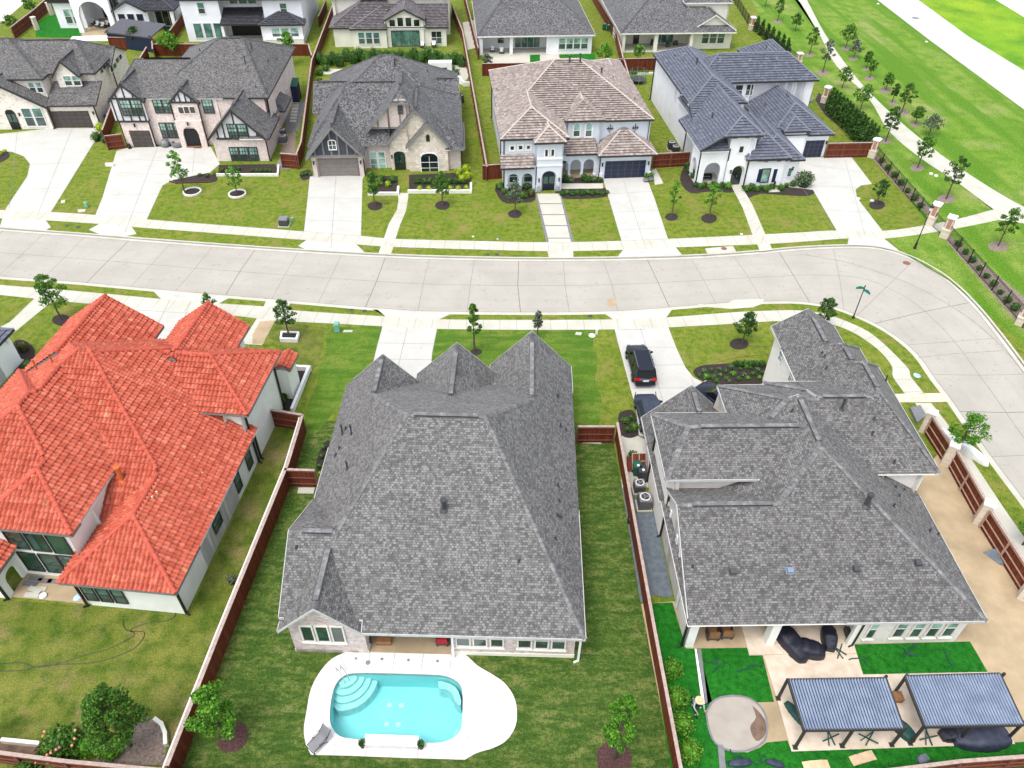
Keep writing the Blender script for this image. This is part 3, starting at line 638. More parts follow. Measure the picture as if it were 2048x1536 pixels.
for a, b in (((741, 1300), (735, 1337)), ((791, 1301), (785, 1338)), ((848, 1303), (842, 1340)), ((903, 1304), (900, 1342)), ((680, 1310), (694, 1343)), ((631, 1360), (664, 1370)), ((613, 1421), (652, 1422)), ((934, 1363), (968, 1342)), ((935, 1417), (1034, 1424)), ((928, 1465), (963, 1502)), ((898, 1495), (896, 1518)), ((671, 1488), (668, 1511)), ((611, 1483), (652, 1470)), ((732, 1500), (730, 1514)), ((782, 1500), (781, 1515)), ((836, 1500), (834, 1517))):
    mb.strip(gp([a, b], .062), .025, .0625)
kid(mb, 'deck_joint', M['joint_l'])
mb = MB(); a, b = G(731, 1488), G(838, 1492)
t = (b-a).normalized(); n = Vector((-t.y, t.x, 0))
q = [a-n*.25, b-n*.25, b+n*.32, a+n*.32]
mb.poly([[(p.x, p.y) for p in q]], .5, down=.06); kid(mb, 'water_feature', M['white'])
mb = MB(); qa = G(683, 1356); 
for d in (0, .28):
    mb.tube([(qa.x-.35+d*.8, qa.y+.35+d*.5, .06), (qa.x-.3+d*.8, qa.y+.3+d*.5, .6), (qa.x+d*.8-.05, qa.y+.05+d*.5, .7), (qa.x+.2+d*.8, qa.y-.2+d*.5, .3), (qa.x+.22+d*.8, qa.y-.22+d*.5, -.2)], .025, 6)
kid(mb, 'handrail', M['chrome'])
mb = MB()
for px in ((712, 1317), (764, 1318), (817, 1320), (875, 1322), (736, 1325), (1, 1)):
    if px[0] > 1: q = G(*px, .062); mb.tube([(q.x, q.y, .0615), (q.x, q.y, .066)], .09 if px[0] != 736 else .15, 12)
kid(mb, 'deck_lid', M['joint_l'])

# ------------------------------------------------------------------ house kit
def clip(poly, a, b, c):   # keep a x + b y + c <= 0 ; poly of (x, y)
    out = []
    for i in range(len(poly)):
        p, q = poly[i], poly[(i+1) % len(poly)]
        dp, dq = a*p[0]+b*p[1]+c, a*q[0]+b*q[1]+c
        if dp <= 1e-9: out.append(p)
        if (dp < -1e-9 and dq > 1e-9) or (dp > 1e-9 and dq < -1e-9):
            t = dp/(dp-dq); out.append((p[0]+(q[0]-p[0])*t, p[1]+(q[1]-p[1])*t))
    return out
class Blk:
    """roof block over a rectangle; slopes k for sides l r f b (None = gable end), z per side"""
    def __init__(s, x0, x1, y0, y1, z, l=None, r=None, f=None, b=None, zl=None, zr=None, zf=None, zb=None, style=None):
        s.x0, s.x1, s.y0, s.y1, s.z, s.style = x0, x1, y0, y1, z, style
        s.pl = {}
        if l is not None: s.pl['l'] = (l, 0, (z if zl is None else zl)-l*x0, l)
        if r is not None: s.pl['r'] = (-r, 0, (z if zr is None else zr)+r*x1, r)
        if f is not None: s.pl['f'] = (0, f, (z if zf is None else zf)-f*y0, f)
        if b is not None: s.pl['b'] = (0, -b, (z if zb is None else zb)+b*y1, b)
    def h(s, x, y): return min(p[0]*x+p[1]*y+p[2] for p in s.pl.values())
    def inside(s, x, y): return s.x0-1e-6 <= x <= s.x1+1e-6 and s.y0-1e-6 <= y <= s.y1+1e-6
    def faces(s):
        R0 = [(s.x0, s.y0), (s.x1, s.y0), (s.x1, s.y1), (s.x0, s.y1)]
        for k, p in s.pl.items():
            P = R0
            for j, q in s.pl.items():
                if j != k and P: P = clip(P, p[0]-q[0], p[1]-q[1], p[2]-q[2])
            if len(P) > 2: yield k, p, P
    def uvd(s, k, x, y):   # u along eave, d horizontal distance from eave
        return {'l': (y, x-s.x0), 'r': (-y, s.x1-x), 'f': (x, y-s.y0), 'b': (-x, s.y1-y)}[k]

def roof_mesh(blks, style, mb, cap, fas, gut=True, capon=True, vents=None):
    """mb: tile faces, cap: ridge caps, fas: fascia"""
    def hid(bi, x, y, z, out=0):
        for j, o in enumerate(blks):
            if j != bi and o.inside(x, y):
                h = o.h(x, y)-.005*j
                if h > z+.02 or (abs(h-z) <= .05 and (j < bi or out)): return True
        return False
    def hidc(bi, p, sd):
        for j, o in enumerate(blks):
            if j != bi and o.inside(p.x, p.y):
                h = o.h(p.x, p.y)-.005*j
                if h > p.z+.02: return True
                if abs(h-p.z) <= .07:
                    rg = o.h(p.x+sd.x*.3, p.y+sd.y*.3) < h-.05 and o.h(p.x-sd.x*.3, p.y-sd.y*.3) < h-.05
                    if not rg or j < bi: return True
        return False
    for bi, B in enumerate(blks):
        st = B.style or style
        fl = list(B.faces())
        for k, p, P in fl:
            sl = math.sqrt(1+p[3]**2)
            nx, ny = {'l': (-1, 0), 'r': (1, 0), 'f': (0, -1), 'b': (0, 1)}[k]
            n = Vector((nx*p[3], ny*p[3], 1)).normalized()
            def z(x, y): return p[0]*x+p[1]*y+p[2]-.005*bi
            def bs(x, y, o=0): v = Vector((x, y, z(x, y)))+n*o; return v
            area = sum(P[i][0]*P[(i+1) % len(P)][1]-P[(i+1) % len(P)][0]*P[i][1] for i in range(len(P)))
            if area < 0: P = P[::-1]
            def uvl(x, y): u, d = B.uvd(k, x, y); return (u+bi*3.7, d*sl+bi*1.3)
            mb.add([bs(x, y) for x, y in P], [uvl(x, y) for x, y in P], tl=(bi*7+1, 3))
            mb.add([bs(x, y)-Vector((0, 0, .16)) for x, y in P][::-1], m=1)
            us = [B.uvd(k, x, y) for x, y in P]
            u0, u1 = min(u for u, d in us), max(u for u, d in us); d1 = max(d for u, d in us)
            def cd(P, lo, hi):   # clip by d
                a = {'l': (1, 0, -B.x0), 'r': (-1, 0, B.x1), 'f': (0, 1, -B.y0), 'b': (0, -1, B.y1)}[k]
                P = clip(P, -a[0], -a[1], lo-a[2]); return clip(P, a[0], a[1], a[2]-hi) if P else P
            def cu(P, lo, hi):
                a = {'l': (0, 1), 'r': (0, -1), 'f': (1, 0), 'b': (-1, 0)}[k]
                P = clip(P, -a[0], -a[1], lo); return clip(P, a[0], a[1], -hi) if len(P) > 2 else P
            if st in ('flat', 'barrel'):
                co = (.36 if st == 'flat' else .39)/sl; hh = .085 if st == 'flat' else .075
                for j in range(int(d1/co)+1):
                    Q = cd(P, j*co, (j+1)*co)
                    if len(Q) < 3: continue
                    if st == 'flat':
                        w = .32; off = (j % 2)*w/2; qs = [B.uvd(k, x, y)[0] for x, y in Q]
                        for i in range(int(math.floor((min(qs)-off)/w)), int(math.floor((max(qs)-off)/w))+1):
                            T = cu(Q, i*w+off, (i+1)*w+off)
                            if len(T) < 3: continue
                            jit = random.uniform(-.006, .01)
                            def lift(x, y): return hh*(1-(B.uvd(k, x, y)[1]-j*co)/co)+.006+jit
                            mb.add([bs(x, y, lift(x, y)) for x, y in T], [uvl(x, y) for x, y in T], tl=(i+bi*100.5, j+.5+ord(k)))
                        E = [q for q in Q if abs(B.uvd(k, *q)[1]-j*co) < 1e-6]
                        if len(E) >= 2:
                            E.sort(key=lambda q: B.uvd(k, *q)[0]); a, b_ = E[0], E[-1]
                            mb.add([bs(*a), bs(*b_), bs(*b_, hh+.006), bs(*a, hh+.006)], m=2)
                    else:
                        w = .285; qs = [B.uvd(k, x, y)[0] for x, y in Q]
                        prof = [(0, 0), (.1, .06), (.3, .11), (.5, .11), (.72, .05), (.84, -.0), (1, -.0)]
                        for i in range(int(math.floor(min(qs)/w)), int(math.floor(max(qs)/w))+1):
                            T0 = cu(Q, i*w, (i+1)*w)
                            if len(T0) < 3: continue
                            jit = random.uniform(-.004, .008)
                            for a in range(6):
                                T = cu(T0, (i+prof[a][0])*w, (i+prof[a+1][0])*w)
                                if len(T) < 3: continue
                                def lift(x, y):
                                    u, d = B.uvd(k, x, y); t = (u/w-i-prof[a][0])/(prof[a+1][0]-prof[a][0])
                                    return prof[a][1]*(1-t)+prof[a+1][1]*t+hh*(1-(d-j*co)/co)+.004+jit
                                mb.add([bs(x, y, lift(x, y)) for x, y in T], [uvl(x, y) for x, y in T], tl=(i+bi*100.5, j+.5+ord(k)), sm=False)
                                E = [q for q in T if abs(B.uvd(k, *q)[1]-j*co) < 1e-6]
                                if len(E) >= 2:
                                    E.sort(key=lambda q: B.uvd(k, *q)[0]); e0, e1 = E[0], E[-1]
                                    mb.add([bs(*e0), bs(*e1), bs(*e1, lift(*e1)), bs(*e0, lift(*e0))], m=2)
            # fascia and caps
            for i in range(len(P)):
                a, b_ = P[i], P[(i+1) % len(P)]
                if math.dist(a, b_) < .05: continue
                bd = (abs(a[0]-B.x0) < 1e-6 and abs(b_[0]-B.x0) < 1e-6) or (abs(a[0]-B.x1) < 1e-6 and abs(b_[0]-B.x1) < 1e-6) or \
                     (abs(a[1]-B.y0) < 1e-6 and abs(b_[1]-B.y0) < 1e-6) or (abs(a[1]-B.y1) < 1e-6 and abs(b_[1]-B.y1) < 1e-6)
                if bd:
                    cx, cy = (B.x0+B.x1)/2, (B.y0+B.y1)/2
                    ex, ey = b_[0]-a[0], b_[1]-a[1]; L = math.hypot(ex, ey); ox, oy = ey/L, -ex/L
                    if ox*((a[0]+b_[0])/2-cx)+oy*((a[1]+b_[1])/2-cy) < 0: ox, oy = -ox, -oy
                    w = .045; up = .035 if st != 'barrel' else .05; O = Vector((ox, oy, 0)); ns_ = max(1, int(L/.3))
                    zc = z(*a), z(*b_)
                    for q_ in range(ns_):
                        t0, t1 = q_/ns_, (q_+1)/ns_; tm = (t0+t1)/2; mx_, my_ = a[0]+ex*tm, a[1]+ey*tm; zm = zc[0]+(zc[1]-zc[0])*tm
                        if hid(bi, mx_+ox*.02, my_+oy*.02, zm, 1) or hid(bi, mx_-ox*.1, my_-oy*.1, zm): continue
                        A = [Vector((a[0]+ex*t, a[1]+ey*t, zc[0]+(zc[1]-zc[0])*t)) for t in (t0, t1)]
                        q = [A[0]+O*.004+Vector((0, 0, up)), A[1]+O*.004+Vector((0, 0, up)), A[1]+O*w+Vector((0, 0, up)), A[0]+O*w+Vector((0, 0, up))]
                        lo = [A[0]+O*w-Vector((0, 0, .16)), A[1]+O*w-Vector((0, 0, .16))]
                        fas.add(q); fas.add([q[3], q[2], lo[1], lo[0]]); fas.add([lo[0], lo[1], A[1]+O*.004-Vector((0, 0, .16)), A[0]+O*.004-Vector((0, 0, .16))])
                elif capon:
                    key = tuple(sorted(((round(a[0], 2), round(a[1], 2)), (round(b_[0], 2), round(b_[1], 2)))))
                    if (bi, key) in roof_mesh.seen: continue
                    roof_mesh.seen.add((bi, key))
                    A, Bv = Vector((a[0], a[1], z(*a))), Vector((b_[0], b_[1], z(*b_)))
                    L = (Bv-A).length; d = (Bv-A)/L
                    if A.z > Bv.z: A, Bv, d = Bv, A, -d
                    if st == 'shingle':
                        side = Vector((-d.y, d.x, 0)).normalized(); nseg = max(1, int(L/.3))
                        fl_ = abs(d.z) < .05
                        for q in range(nseg):
                            s0, s1 = A+d*(L*q/nseg), A+d*(L*(q+1)/nseg); hw = .17; t0, t1 = .065, .03; sm_ = (s0+s1)/2
                            if hidc(bi, sm_, side): continue
                            for sg in (1, -1):
                                e0, e1 = s0+side*hw*sg, s1+side*hw*sg
                                za = min(B.h(e0.x, e0.y), e0.z+.01); zb2 = min(B.h(e1.x, e1.y), e1.z+.01)
                                pts = [s0+Vector((0, 0, t0)), Vector((e0.x, e0.y, za+t0)), Vector((e1.x, e1.y, zb2+t1)), s1+Vector((0, 0, t1))]
                                r0 = random.uniform(0, 90)
                                if sg < 0: pts = pts[::-1]
                                cap.add(pts, tl=(q+bi*31.5, i+ord(k)+.5))
                        if fl_ and L > 2.2 and vents is not None:
                            m0, m1 = A+d*(L*.1), A+d*(L*.9); tt = [t/30 for t in range(31) if not hidc(bi, m0+(m1-m0)*(t/30), side)]
                            if len(tt) > 8:
                                m0, m1 = m0+(m1-m0)*tt[0], m0+(m1-m0)*tt[-1]
                                vents.append(MB()); vents[-1].bar(m0+Vector((0, 0, .035)), m1+Vector((0, 0, .035)), .36, .07); vr = max(1, int((m1-m0).length/.3))
                                for q in range(vr): r0 = 0; e0, e1 = m0+(m1-m0)*(q/vr), m0+(m1-m0)*((q+1)/vr); sd = side*.15; uz = Vector((0, 0, .076)); cap.add([e0-sd+uz, e1-sd+uz, e1+sd+uz, e0+sd+uz], tl=(q+bi*31.5, 7.5))
                    else:
                        r = .15 if st == 'barrel' else .1; step = .38; nseg = max(1, int(L/step)); up = Vector((0, 0, .06 if st == 'barrel' else .035))
                        side = Vector((-d.y, d.x, 0)).normalized(); nn = side.cross(d).normalized()
                        if nn.z < 0: nn = -nn
                        for q in range(nseg):
                            if hidc(bi, A+d*(L*(q+.5)/nseg), side): continue
                            s0, s1 = A+d*(L*q/nseg)+up, A+d*(L*(q+1.12)/nseg)+up; ring0 = []; ring1 = []
                            for t in range(7):
                                an = math.pi*t/6; ring0.append(s0+side*math.cos(an)*r*1.08+nn*math.sin(an)*r*1.08); ring1.append(s1+side*math.cos(an)*r*.86+nn*math.sin(an)*r*.86)
                            rr = (q+bi*50+.5, ord(k)+i+.5)
                            for t in range(6): cap.add([ring0[t], ring0[t+1], ring1[t+1], ring1[t]], tl=rr)
                            cap.add(ring0[::-1], tl=rr)
roof_mesh.seen = set()

FACE = {'f': ((1, 0), (0, -1)), 'b': ((-1, 0), (0, 1)), 'l': ((0, -1), (-1, 0)), 'r': ((0, 1), (1, 0))}
class House:
    def __init__(s, name, px, py, th, label, style, tile, cap, fascia, wallm):
        o = G(px, py) if py is not None else px
        s.o, s.th = Vector((o.x, o.y, 0)), R(th)
        s.e = empty(name, s.o, s.th, label, 'house', 'houses on the street')
        c, k = math.cos(s.th), math.sin(s.th); s.Mx = Matrix(((c, k, 0), (-k, c, 0), (0, 0, 1)))
        s.style, s.tile, s.cap, s.fascia, s.wallm = style, tile, cap, fascia, wallm; s.blks = []; s.C = s.Mx @ (Vector((0, 0, H0))-s.o)
    def hit(s, px, py, ax, d):
        D = s.Mx @ ray(px, py); t = (d-s.C[ax])/D[ax]; return s.C+D*t
    def w(s, p): return s.Mx.transposed() @ Vector(p)+s.o
    def roof(s, blks, vents=True, capon=True, soffit=None):
        s.blks += blks; mb, cap, fas, ven = MB(), MB(), MB(), []; roof_mesh.seen = set()
        roof_mesh(blks, s.style, mb, cap, fas, capon=capon, vents=ven if vents and s.style == 'shingle' else None)
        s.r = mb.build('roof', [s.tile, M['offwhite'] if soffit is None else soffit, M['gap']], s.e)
        if cap.v: cap.build('ridge_cap', s.cap, s.r)
        fas.build('gutter', s.fascia, s.r)
        for v in ven: v.build('ridge_vent', M['metal_dark'], s.r)
    def hr(s, x, y):
        hs = [b.h(x, y) for b in s.blks if b.inside(x, y)]; return max(hs) if hs else 2.8
    def walls(s, rects, mat=None, name='wall', base_z=0, top=None):
        mb = MB()
        for rc in rects:
            x0, x1, y0, y1 = rc[:4]; tp = rc[4] if len(rc) > 4 else top; bz = rc[5] if len(rc) > 5 else base_z
            C = [(x0, y0), (x1, y0), (x1, y1), (x0, y1)]
            for k in range(4):
                a, b = C[k], C[(k+1) % 4]; L = math.dist(a, b); n = max(1, int(L/.12)) if tp is None else 1
                ox, oy = (b[1]-a[1])/L*.02, -(b[0]-a[0])/L*.02
                def P(t): return (a[0]+(b[0]-a[0])*t, a[1]+(b[1]-a[1])*t)
                def hz(t):
                    p = P(t); return (s.hr(p[0], p[1])-.1) if tp is None else tp
                ref = k*1.0
                for i in range(n):
                    t0, t1 = i/n, (i+1)/n; p, q = P(t0), P(t1); e = 1e-3/L
                    z0, z1 = hz(t0+e), hz(t1-e)
                    mb.add([(p[0], p[1], bz), (q[0], q[1], bz), (q[0], q[1], z1), (p[0], p[1], z0)],
                           [(t0*L+ref, bz), (t1*L+ref, bz), (t1*L+ref, z1), (t0*L+ref, z0)])
            if tp is not None: mb.add([(*c_, tp) for c_ in C])
        return mb.build(name, mat or s.wallm, s.e)
    def place(s, o, face, x, y, z=0):
        o.parent = s.e; t, n = FACE[face]; o.location = (x, y, z)
        o.rotation_euler = (0, 0, {'f': 0, 'b': math.pi, 'l': -math.pi/2, 'r': math.pi/2}[face]); return o
    def win(s, face, c, a0, a1, z0, z1, frame=None, gl=None, nx=1, ny=2, fw=.09, arch=0, name='window', sill=False, label=None):
        """window on wall plane (y=c for f/b, x=c for l/r) spanning a0..a1; local X along wall, -Y outward"""
        frame = frame or M['white']; gl = gl or M['gl_green']; w = a1-a0; h = z1-z0; mb = MB(); g = MB(); cx = w/2
        def ar(x): return h+(arch*math.sqrt(max(0, 1-((x-cx)/cx)**2)) if arch else 0)
        n = 10 if arch else 1; split = ny % 2 == 0
        for i in range(n):
            xa, xb = w*i/n, w*(i+1)/n
            if split: g.add([(xa, -.03, 0), (xb, -.03, 0), (xb, -.03, h*.5), (xa, -.03, h*.5)], m=1); g.add([(xa, -.03, h*.5), (xb, -.03, h*.5), (xb, -.03, ar(xb)), (xa, -.03, ar(xa))])
            else: g.add([(xa, -.03, 0), (xb, -.03, 0), (xb, -.03, ar(xb)), (xa, -.03, ar(xa))])
            if arch: mb.bar((xa, -.04, ar(xa)), (xb, -.04, ar(xb)), fw, .08)
        mb.box(-fw, 0, -.08, .0, -fw, h+(0 if arch else fw)); mb.box(w, w+fw, -.08, .0, -fw, h+(0 if arch else fw))
        mb.box(0, w, -.08, 0, -fw, 0)
        if not arch: mb.box(0, w, -.08, 0, h, h+fw)
        if sill: mb.box(-fw-.05, w+fw+.05, -.14, 0, -fw-.1, -fw-.002)
        mm = MB()
        for i in range(1, nx): mm.box(w*i/nx-.025, w*i/nx+.025, -.065, -.031, 0, h)
        for j in range(1, ny): mm.box(0, w, -.062, -.032, h*j/ny-.025, h*j/ny+.025)
        wo = mb.build(name, frame); s.place(wo, face, *((a0, c) if face == 'f' else (a1, c) if face == 'b' else (c, a1) if face == 'l' else (c, a0)), z0)
        g.build('pane', [gl, M['gl_low']], wo)
        if mm.v: mm.build('glazing_bar', frame, wo)
        if label: wo['label'] = label
        return wo
    def winp(s, face, c, px0, py0, px1, py1, **k):
        """window from two photo pixels: bottom-left and top-right as seen"""
        ax = 1 if face in 'fb' else 0; p = s.hit(px0, py0, ax, c); q = s.hit(px1, py1, ax, c); i = 0 if ax == 1 else 1
        a0, a1 = sorted((p[i], q[i])); z0, z1 = sorted((p.z, q.z)); n = k.pop('n', 1); gap = .24; wd = (a1-a0-gap*(n-1))/n
        for i in range(n): s.win(face, c, a0+i*(wd+gap), a0+i*(wd+gap)+wd, z0, z1, **k)
    def garage(s, c, a0, a1, h, mat, cols=4, rows=4, face='f'):
        w = a1-a0; mb = MB(); mb.box(0, w, -.05, 0, 0, h); g = MB()
        for j in range(rows):
            for i in range(cols): g.box(w*i/cols+.07, w*(i+1)/cols-.07, -.075, -.051, h*j/rows+.05, h*(j+1)/rows-.05)
        o = mb.build('garage_door', M['metal_dark'] if mat is not M['garage_tan'] else M['trim_grey']); s.place(o, face, a0 if face == 'f' else a1, c)
        g.build('panel', mat, o); return o
    def door(s, c, a0, a1, h, mat, arch=0, face='f', gl=True):
        w = a1-a0; mb = MB(); cx = w/2; n = 10
        for i in range(n):
            xa, xb = w*i/n, w*(i+1)/n; f = lambda x: h+arch*math.sqrt(max(0, 1-((x-cx)/cx)**2))
            mb.add([(xa, -.06, 0), (xb, -.06, 0), (xb, -.06, f(xb)), (xa, -.06, f(xa))])
        mb.box(w/2-.02, w/2+.02, -.08, -.061, 0, h)
        o = mb.build('door', mat); s.place(o, face, a0, c)
        if gl:
            g = MB()
            for k in (0, 1): g.box(.1+k*w/2, w/2-.08+k*w/2, -.075, -.061, h*.45, h*.92)
            g.build('pane', M['gl_mix'], o)
        k = MB(); k.box(w/2+.05, w/2+.09, -.13, -.061, 1.0, 1.25); k.build('handle', M['metal_grey'], o)
        return o
    def arcade(s, x0, x1, y, z1, arches, th=.3, mat=None, z0=0, name='arcade_wall', vert=False):
        """front wall along local x with arched openings [(cx, w, spring height)]; vert: runs along y at x=y"""
        xs = [x0]; mb = MB(); segs = []
        for cx, w, hs in arches:
            segs.append((xs[-1], cx-w/2, None)); n = 14
            for i in range(n): segs.append((cx-w/2+w*i/n, cx-w/2+w*(i+1)/n, (cx, w, hs)))
            xs.append(cx+w/2)
        segs.append((xs[-1], x1, None))
        def V(x, yy, z): return (x, yy, z) if not vert else (yy, x, z)
        for a, b, ar in segs:
            if b-a < 1e-4: continue
            if ar is None: za = zb = z0
            else:
                cx, w, hs = ar; f = lambda x: hs+w/2*math.sqrt(max(0, 1-((x-cx)/(w/2))**2)); za, zb = f(a), f(b)
            for yy, rv in ((y, False), (y+th, True)):
                q = [V(a, yy, za), V(b, yy, zb), V(b, yy, z1), V(a, yy, z1)]; mb.add(q[::-1] if rv != vert else q)
            if ar: mb.add([V(a, y, za), V(a, y+th, za), V(b, y+th, zb), V(b, y, zb)])
        for cx, w, hs in arches:
            for xx in (cx-w/2, cx+w/2): mb.add([V(xx, y, z0), V(xx, y+th, z0), V(xx, y+th, hs), V(xx, y, hs)])
        for xx in (x0, x1): mb.add([V(xx, y, z0), V(xx, y+th, z0), V(xx, y+th, z1), V(xx, y, z1)])
        mb.add([V(x0, y, z1), V(x1, y, z1), V(x1, y+th, z1), V(x0, y+th, z1)])
        return mb.build(name, mat or s.wallm, s.e)
    def boxes(s, name, L, mat, parent=None):
        if len(L) > 1 and name in ('porch_post', 'pier', 'garage_pier', 'bracket', 'shutter', 'band'):
            for b in L: s.boxes(name, [b], mat, parent)
            return
        mb = MB()
        for b in L: mb.box(*b)
        return mb.build(name, mat, parent or s.e)
    def downspout(s, x, y, z, r=.06, mat=None):
        mb = MB(); mb.box(x-r, x+r, y-r, y+r, .05, z); mb.bar((x, y, .12), (x+.25*(1 if x > 0 else -1), y-.1, .06), .1, .08)
        return mb.build('downspout', mat or M['black'], s.e)
    def lamp(s, face, x, y, z):
        mb = MB(); mb.box(-.07, .07, -.22, -.06, 0, .34, tp=.02); mb.box(-.03, .03, -.08, 0, .1, .3); mb.box(-.1, .1, -.25, -.03, .34, .38)
        o = mb.build('wall_lantern', M['iron']); return s.place(o, face, x, y, z)
    def pipes(s, L, mat=None, r=.055):
        """vent pipes standing on the roof: (photo px, py of foot, height, radius)"""
        for L_ in L:
            px, py, h = L_[:3]; rr = L_[3] if len(L_) > 3 else r; p = s.onroof(px, py)
            if p is None: continue
            mb = MB(); mb.tube([p-Vector((0, 0, .15)), p+Vector((0, 0, h))], rr, 10)
            if rr > .08 or h > .5: mb.tube([p+Vector((0, 0, h-.02)), p+Vector((0, 0, h+.1))], rr*1.5, 10)
            mb.lathe(p, [(rr*2.3, -.06), (rr*1.2, .09)], 10)
            mb.build('vent_pipe', mat or M['metal_dark'], s.r)
    def onroof(s, px, py):
        D = s.Mx @ ray(px, py); D = D/abs(D.z); t = s.C.z-14.0
        while t < s.C.z:
            p = s.C+D*t
            if any(b.inside(p.x, p.y) and b.h(p.x, p.y) >= p.z for b in s.blks): return p
            t += .02
        return None

# ------------------------------------------------------------------ houses
B = Blk
def gwall(H, b, y, mat, name='gable_panel', zlo=None, inset=.3, bars=None, barmat=None, off=.0, x0=None, x1=None):
    """flat gable infill standing on plane y (facing the street side -y), following block b, optional timber bars [(x_at, tilt)]"""
    mb = MB(); x0 = b.x0+inset if x0 is None else x0; x1 = b.x1-inset if x1 is None else x1; zlo = b.z-.2 if zlo is None else zlo; n = 24
    for i in range(n):
        xa, xb = x0+(x1-x0)*i/n, x0+(x1-x0)*(i+1)/n; ha, hb = max(zlo, b.h(xa, b.y0+1.2)-.15), max(zlo, b.h(xb, b.y0+1.2)-.15)
        mb.add([(xa, y, zlo), (xb, y, zlo), (xb, y, hb), (xa, y, ha)])
    o = mb.build(name, mat, H.e)
    if bars:
        k = MB(); k.box(x0, x1, y-.07, y-.003, zlo-.12, zlo+.1)
        for xb in bars:
            h = b.h(xb, b.y0+1.2)-.15
            k.box(xb-.08, xb+.08, y-.06, y-.003, zlo+.1, max(zlo+.15, h))
        k.build('timber', barmat, H.e)
    return o
def rake(H, b, y, mat, w=.3):
    """dark barge boards along a gable end at plane y"""
    mb = MB(); xm = max((b.h(b.x0+(b.x1-b.x0)*t/60, b.y0+1.2), b.x0+(b.x1-b.x0)*t/60) for t in range(61))[1]
    z = lambda x: b.h(x, b.y0+1.2)
    for a, c in ((b.x0, xm), (xm, b.x1)):
        mb.add([(a, y, z(a)-w), (c, y, z(c)-w), (c, y, z(c)+.04), (a, y, z(a)+.04)])
        mb.add([(a, y, z(a)-w), (c, y, z(c)-w), (c, y+.12, z(c)-w), (a, y+.12, z(a)-w)])
    return mb.build('barge_board', mat, H.e)

# --- centre house: grey shingle roof, pale brick
a0 = G(1171, 1278.5, 3.1)
H = C_ = House('brick_house', a0, None, -.8, 'wide one-storey pale brick house with grey shingle roof behind the swimming pool', 'shingle', M['shin_c'], M['cap_c'], M['trim_lt'], M['brick_c'])
H.roof([B(-12.4, 0, 0, 20.4, 3.1, l=1.02, r=1.08, f=.588, b=.62, zb=3.64, zl=7.894), B(-17.1, -12.39, .62, 20.4, 3.1, l=1.02, f=.588, b=.62, zb=3.64, zf=3.4646),
        B(-17.1, -9, .62, 9.54, 3.1, f=.588, b=.588, zf=3.4646),
        B(-17.1, -12.4, -.02, 5, 3.1, l=1.0, r=1.04),
        B(-17.1, -11.0, 14, 20.5, 3.1, l=1.02, r=1.05), B(-11.9, -5.5, 10, 22, 3.1, l=1.0, r=1.0),
        B(-6.3, .02, 9, 23.35, 3.1, l=1.08, r=1.08)])
H.walls([(-16.7, -.45, 3.2, 20.0), (-16.7, -12.45, .5, 5), (-7.55, -.45, .62, 4), (-11.5, -5.9, 15, 21.6), (-5.9, -.45, 15, 23.0)])
H.boxes('foundation', [(-16.74, -12.41, .5, 5, -.1, .3), (-7.6, -.41, .57, 4, -.1, .3)], M['cream'])
H.boxes('patio_floor', [(-12.42, -7.6, .55, 3.2, .02, .12)], M['sandy'])
H.boxes('porch_beam', [(-12.45, -7.5, .35, .6, 2.5, 2.85)], M['white'])
for q in ((609.5, 1280, 621.3, 1252.2), (639.2, 1281.3, 652.5, 1252.7), (669.7, 1282.3, 683, 1253.4)):
    H.winp('f', .48, *q, gl=M['gl_mix'], ny=1, frame=M['offwhite'], sill=True)
for i, (xa, ya, xb, yb) in enumerate(((914.7, 1289.4, 939, 1290.5), (948.7, 1290.6, 972, 1291), (982.6, 1291.7, 1005, 1292.5), (1037, 1293.7, 1060.8, 1294.8), (1071, 1295.3, 1094.4, 1296), (1104, 1296.4, 1128, 1296.9))):
    p, q = H.hit(xa, ya, 1, .6), H.hit(xb, yb, 1, .6)
    H.win('f', .6, p.x, q.x, p.z, 2.65, gl=M['gl_green' if i < 3 else 'gl_dark'], frame=M['offwhite'], sill=True)
H.win('f', 3.18, -11.6, -8.4, .2, 2.4, nx=3, ny=1, gl=M['gl_dark'], name='patio_door')
H.downspout(-.2, .35, 2.9, mat=M['white']); H.downspout(-7.45, .35, 2.9, mat=M['white'])
H.pipes([(685, 868, .8), (703, 868, .75), (692, 858, .25), (695, 938, .6), (679, 897, .2), (672, 910, .2), (888, 1018, .75, .13), (1038, 1122, .2), (593, 1095, .2),
         (1115, 1030, .2), (1116, 972, .3), (1118, 1002, .2), (1121, 1035, .2), (1111, 1077, .2), (1115, 793, .25), (1132, 860, .2), (1121, 853, .35)])

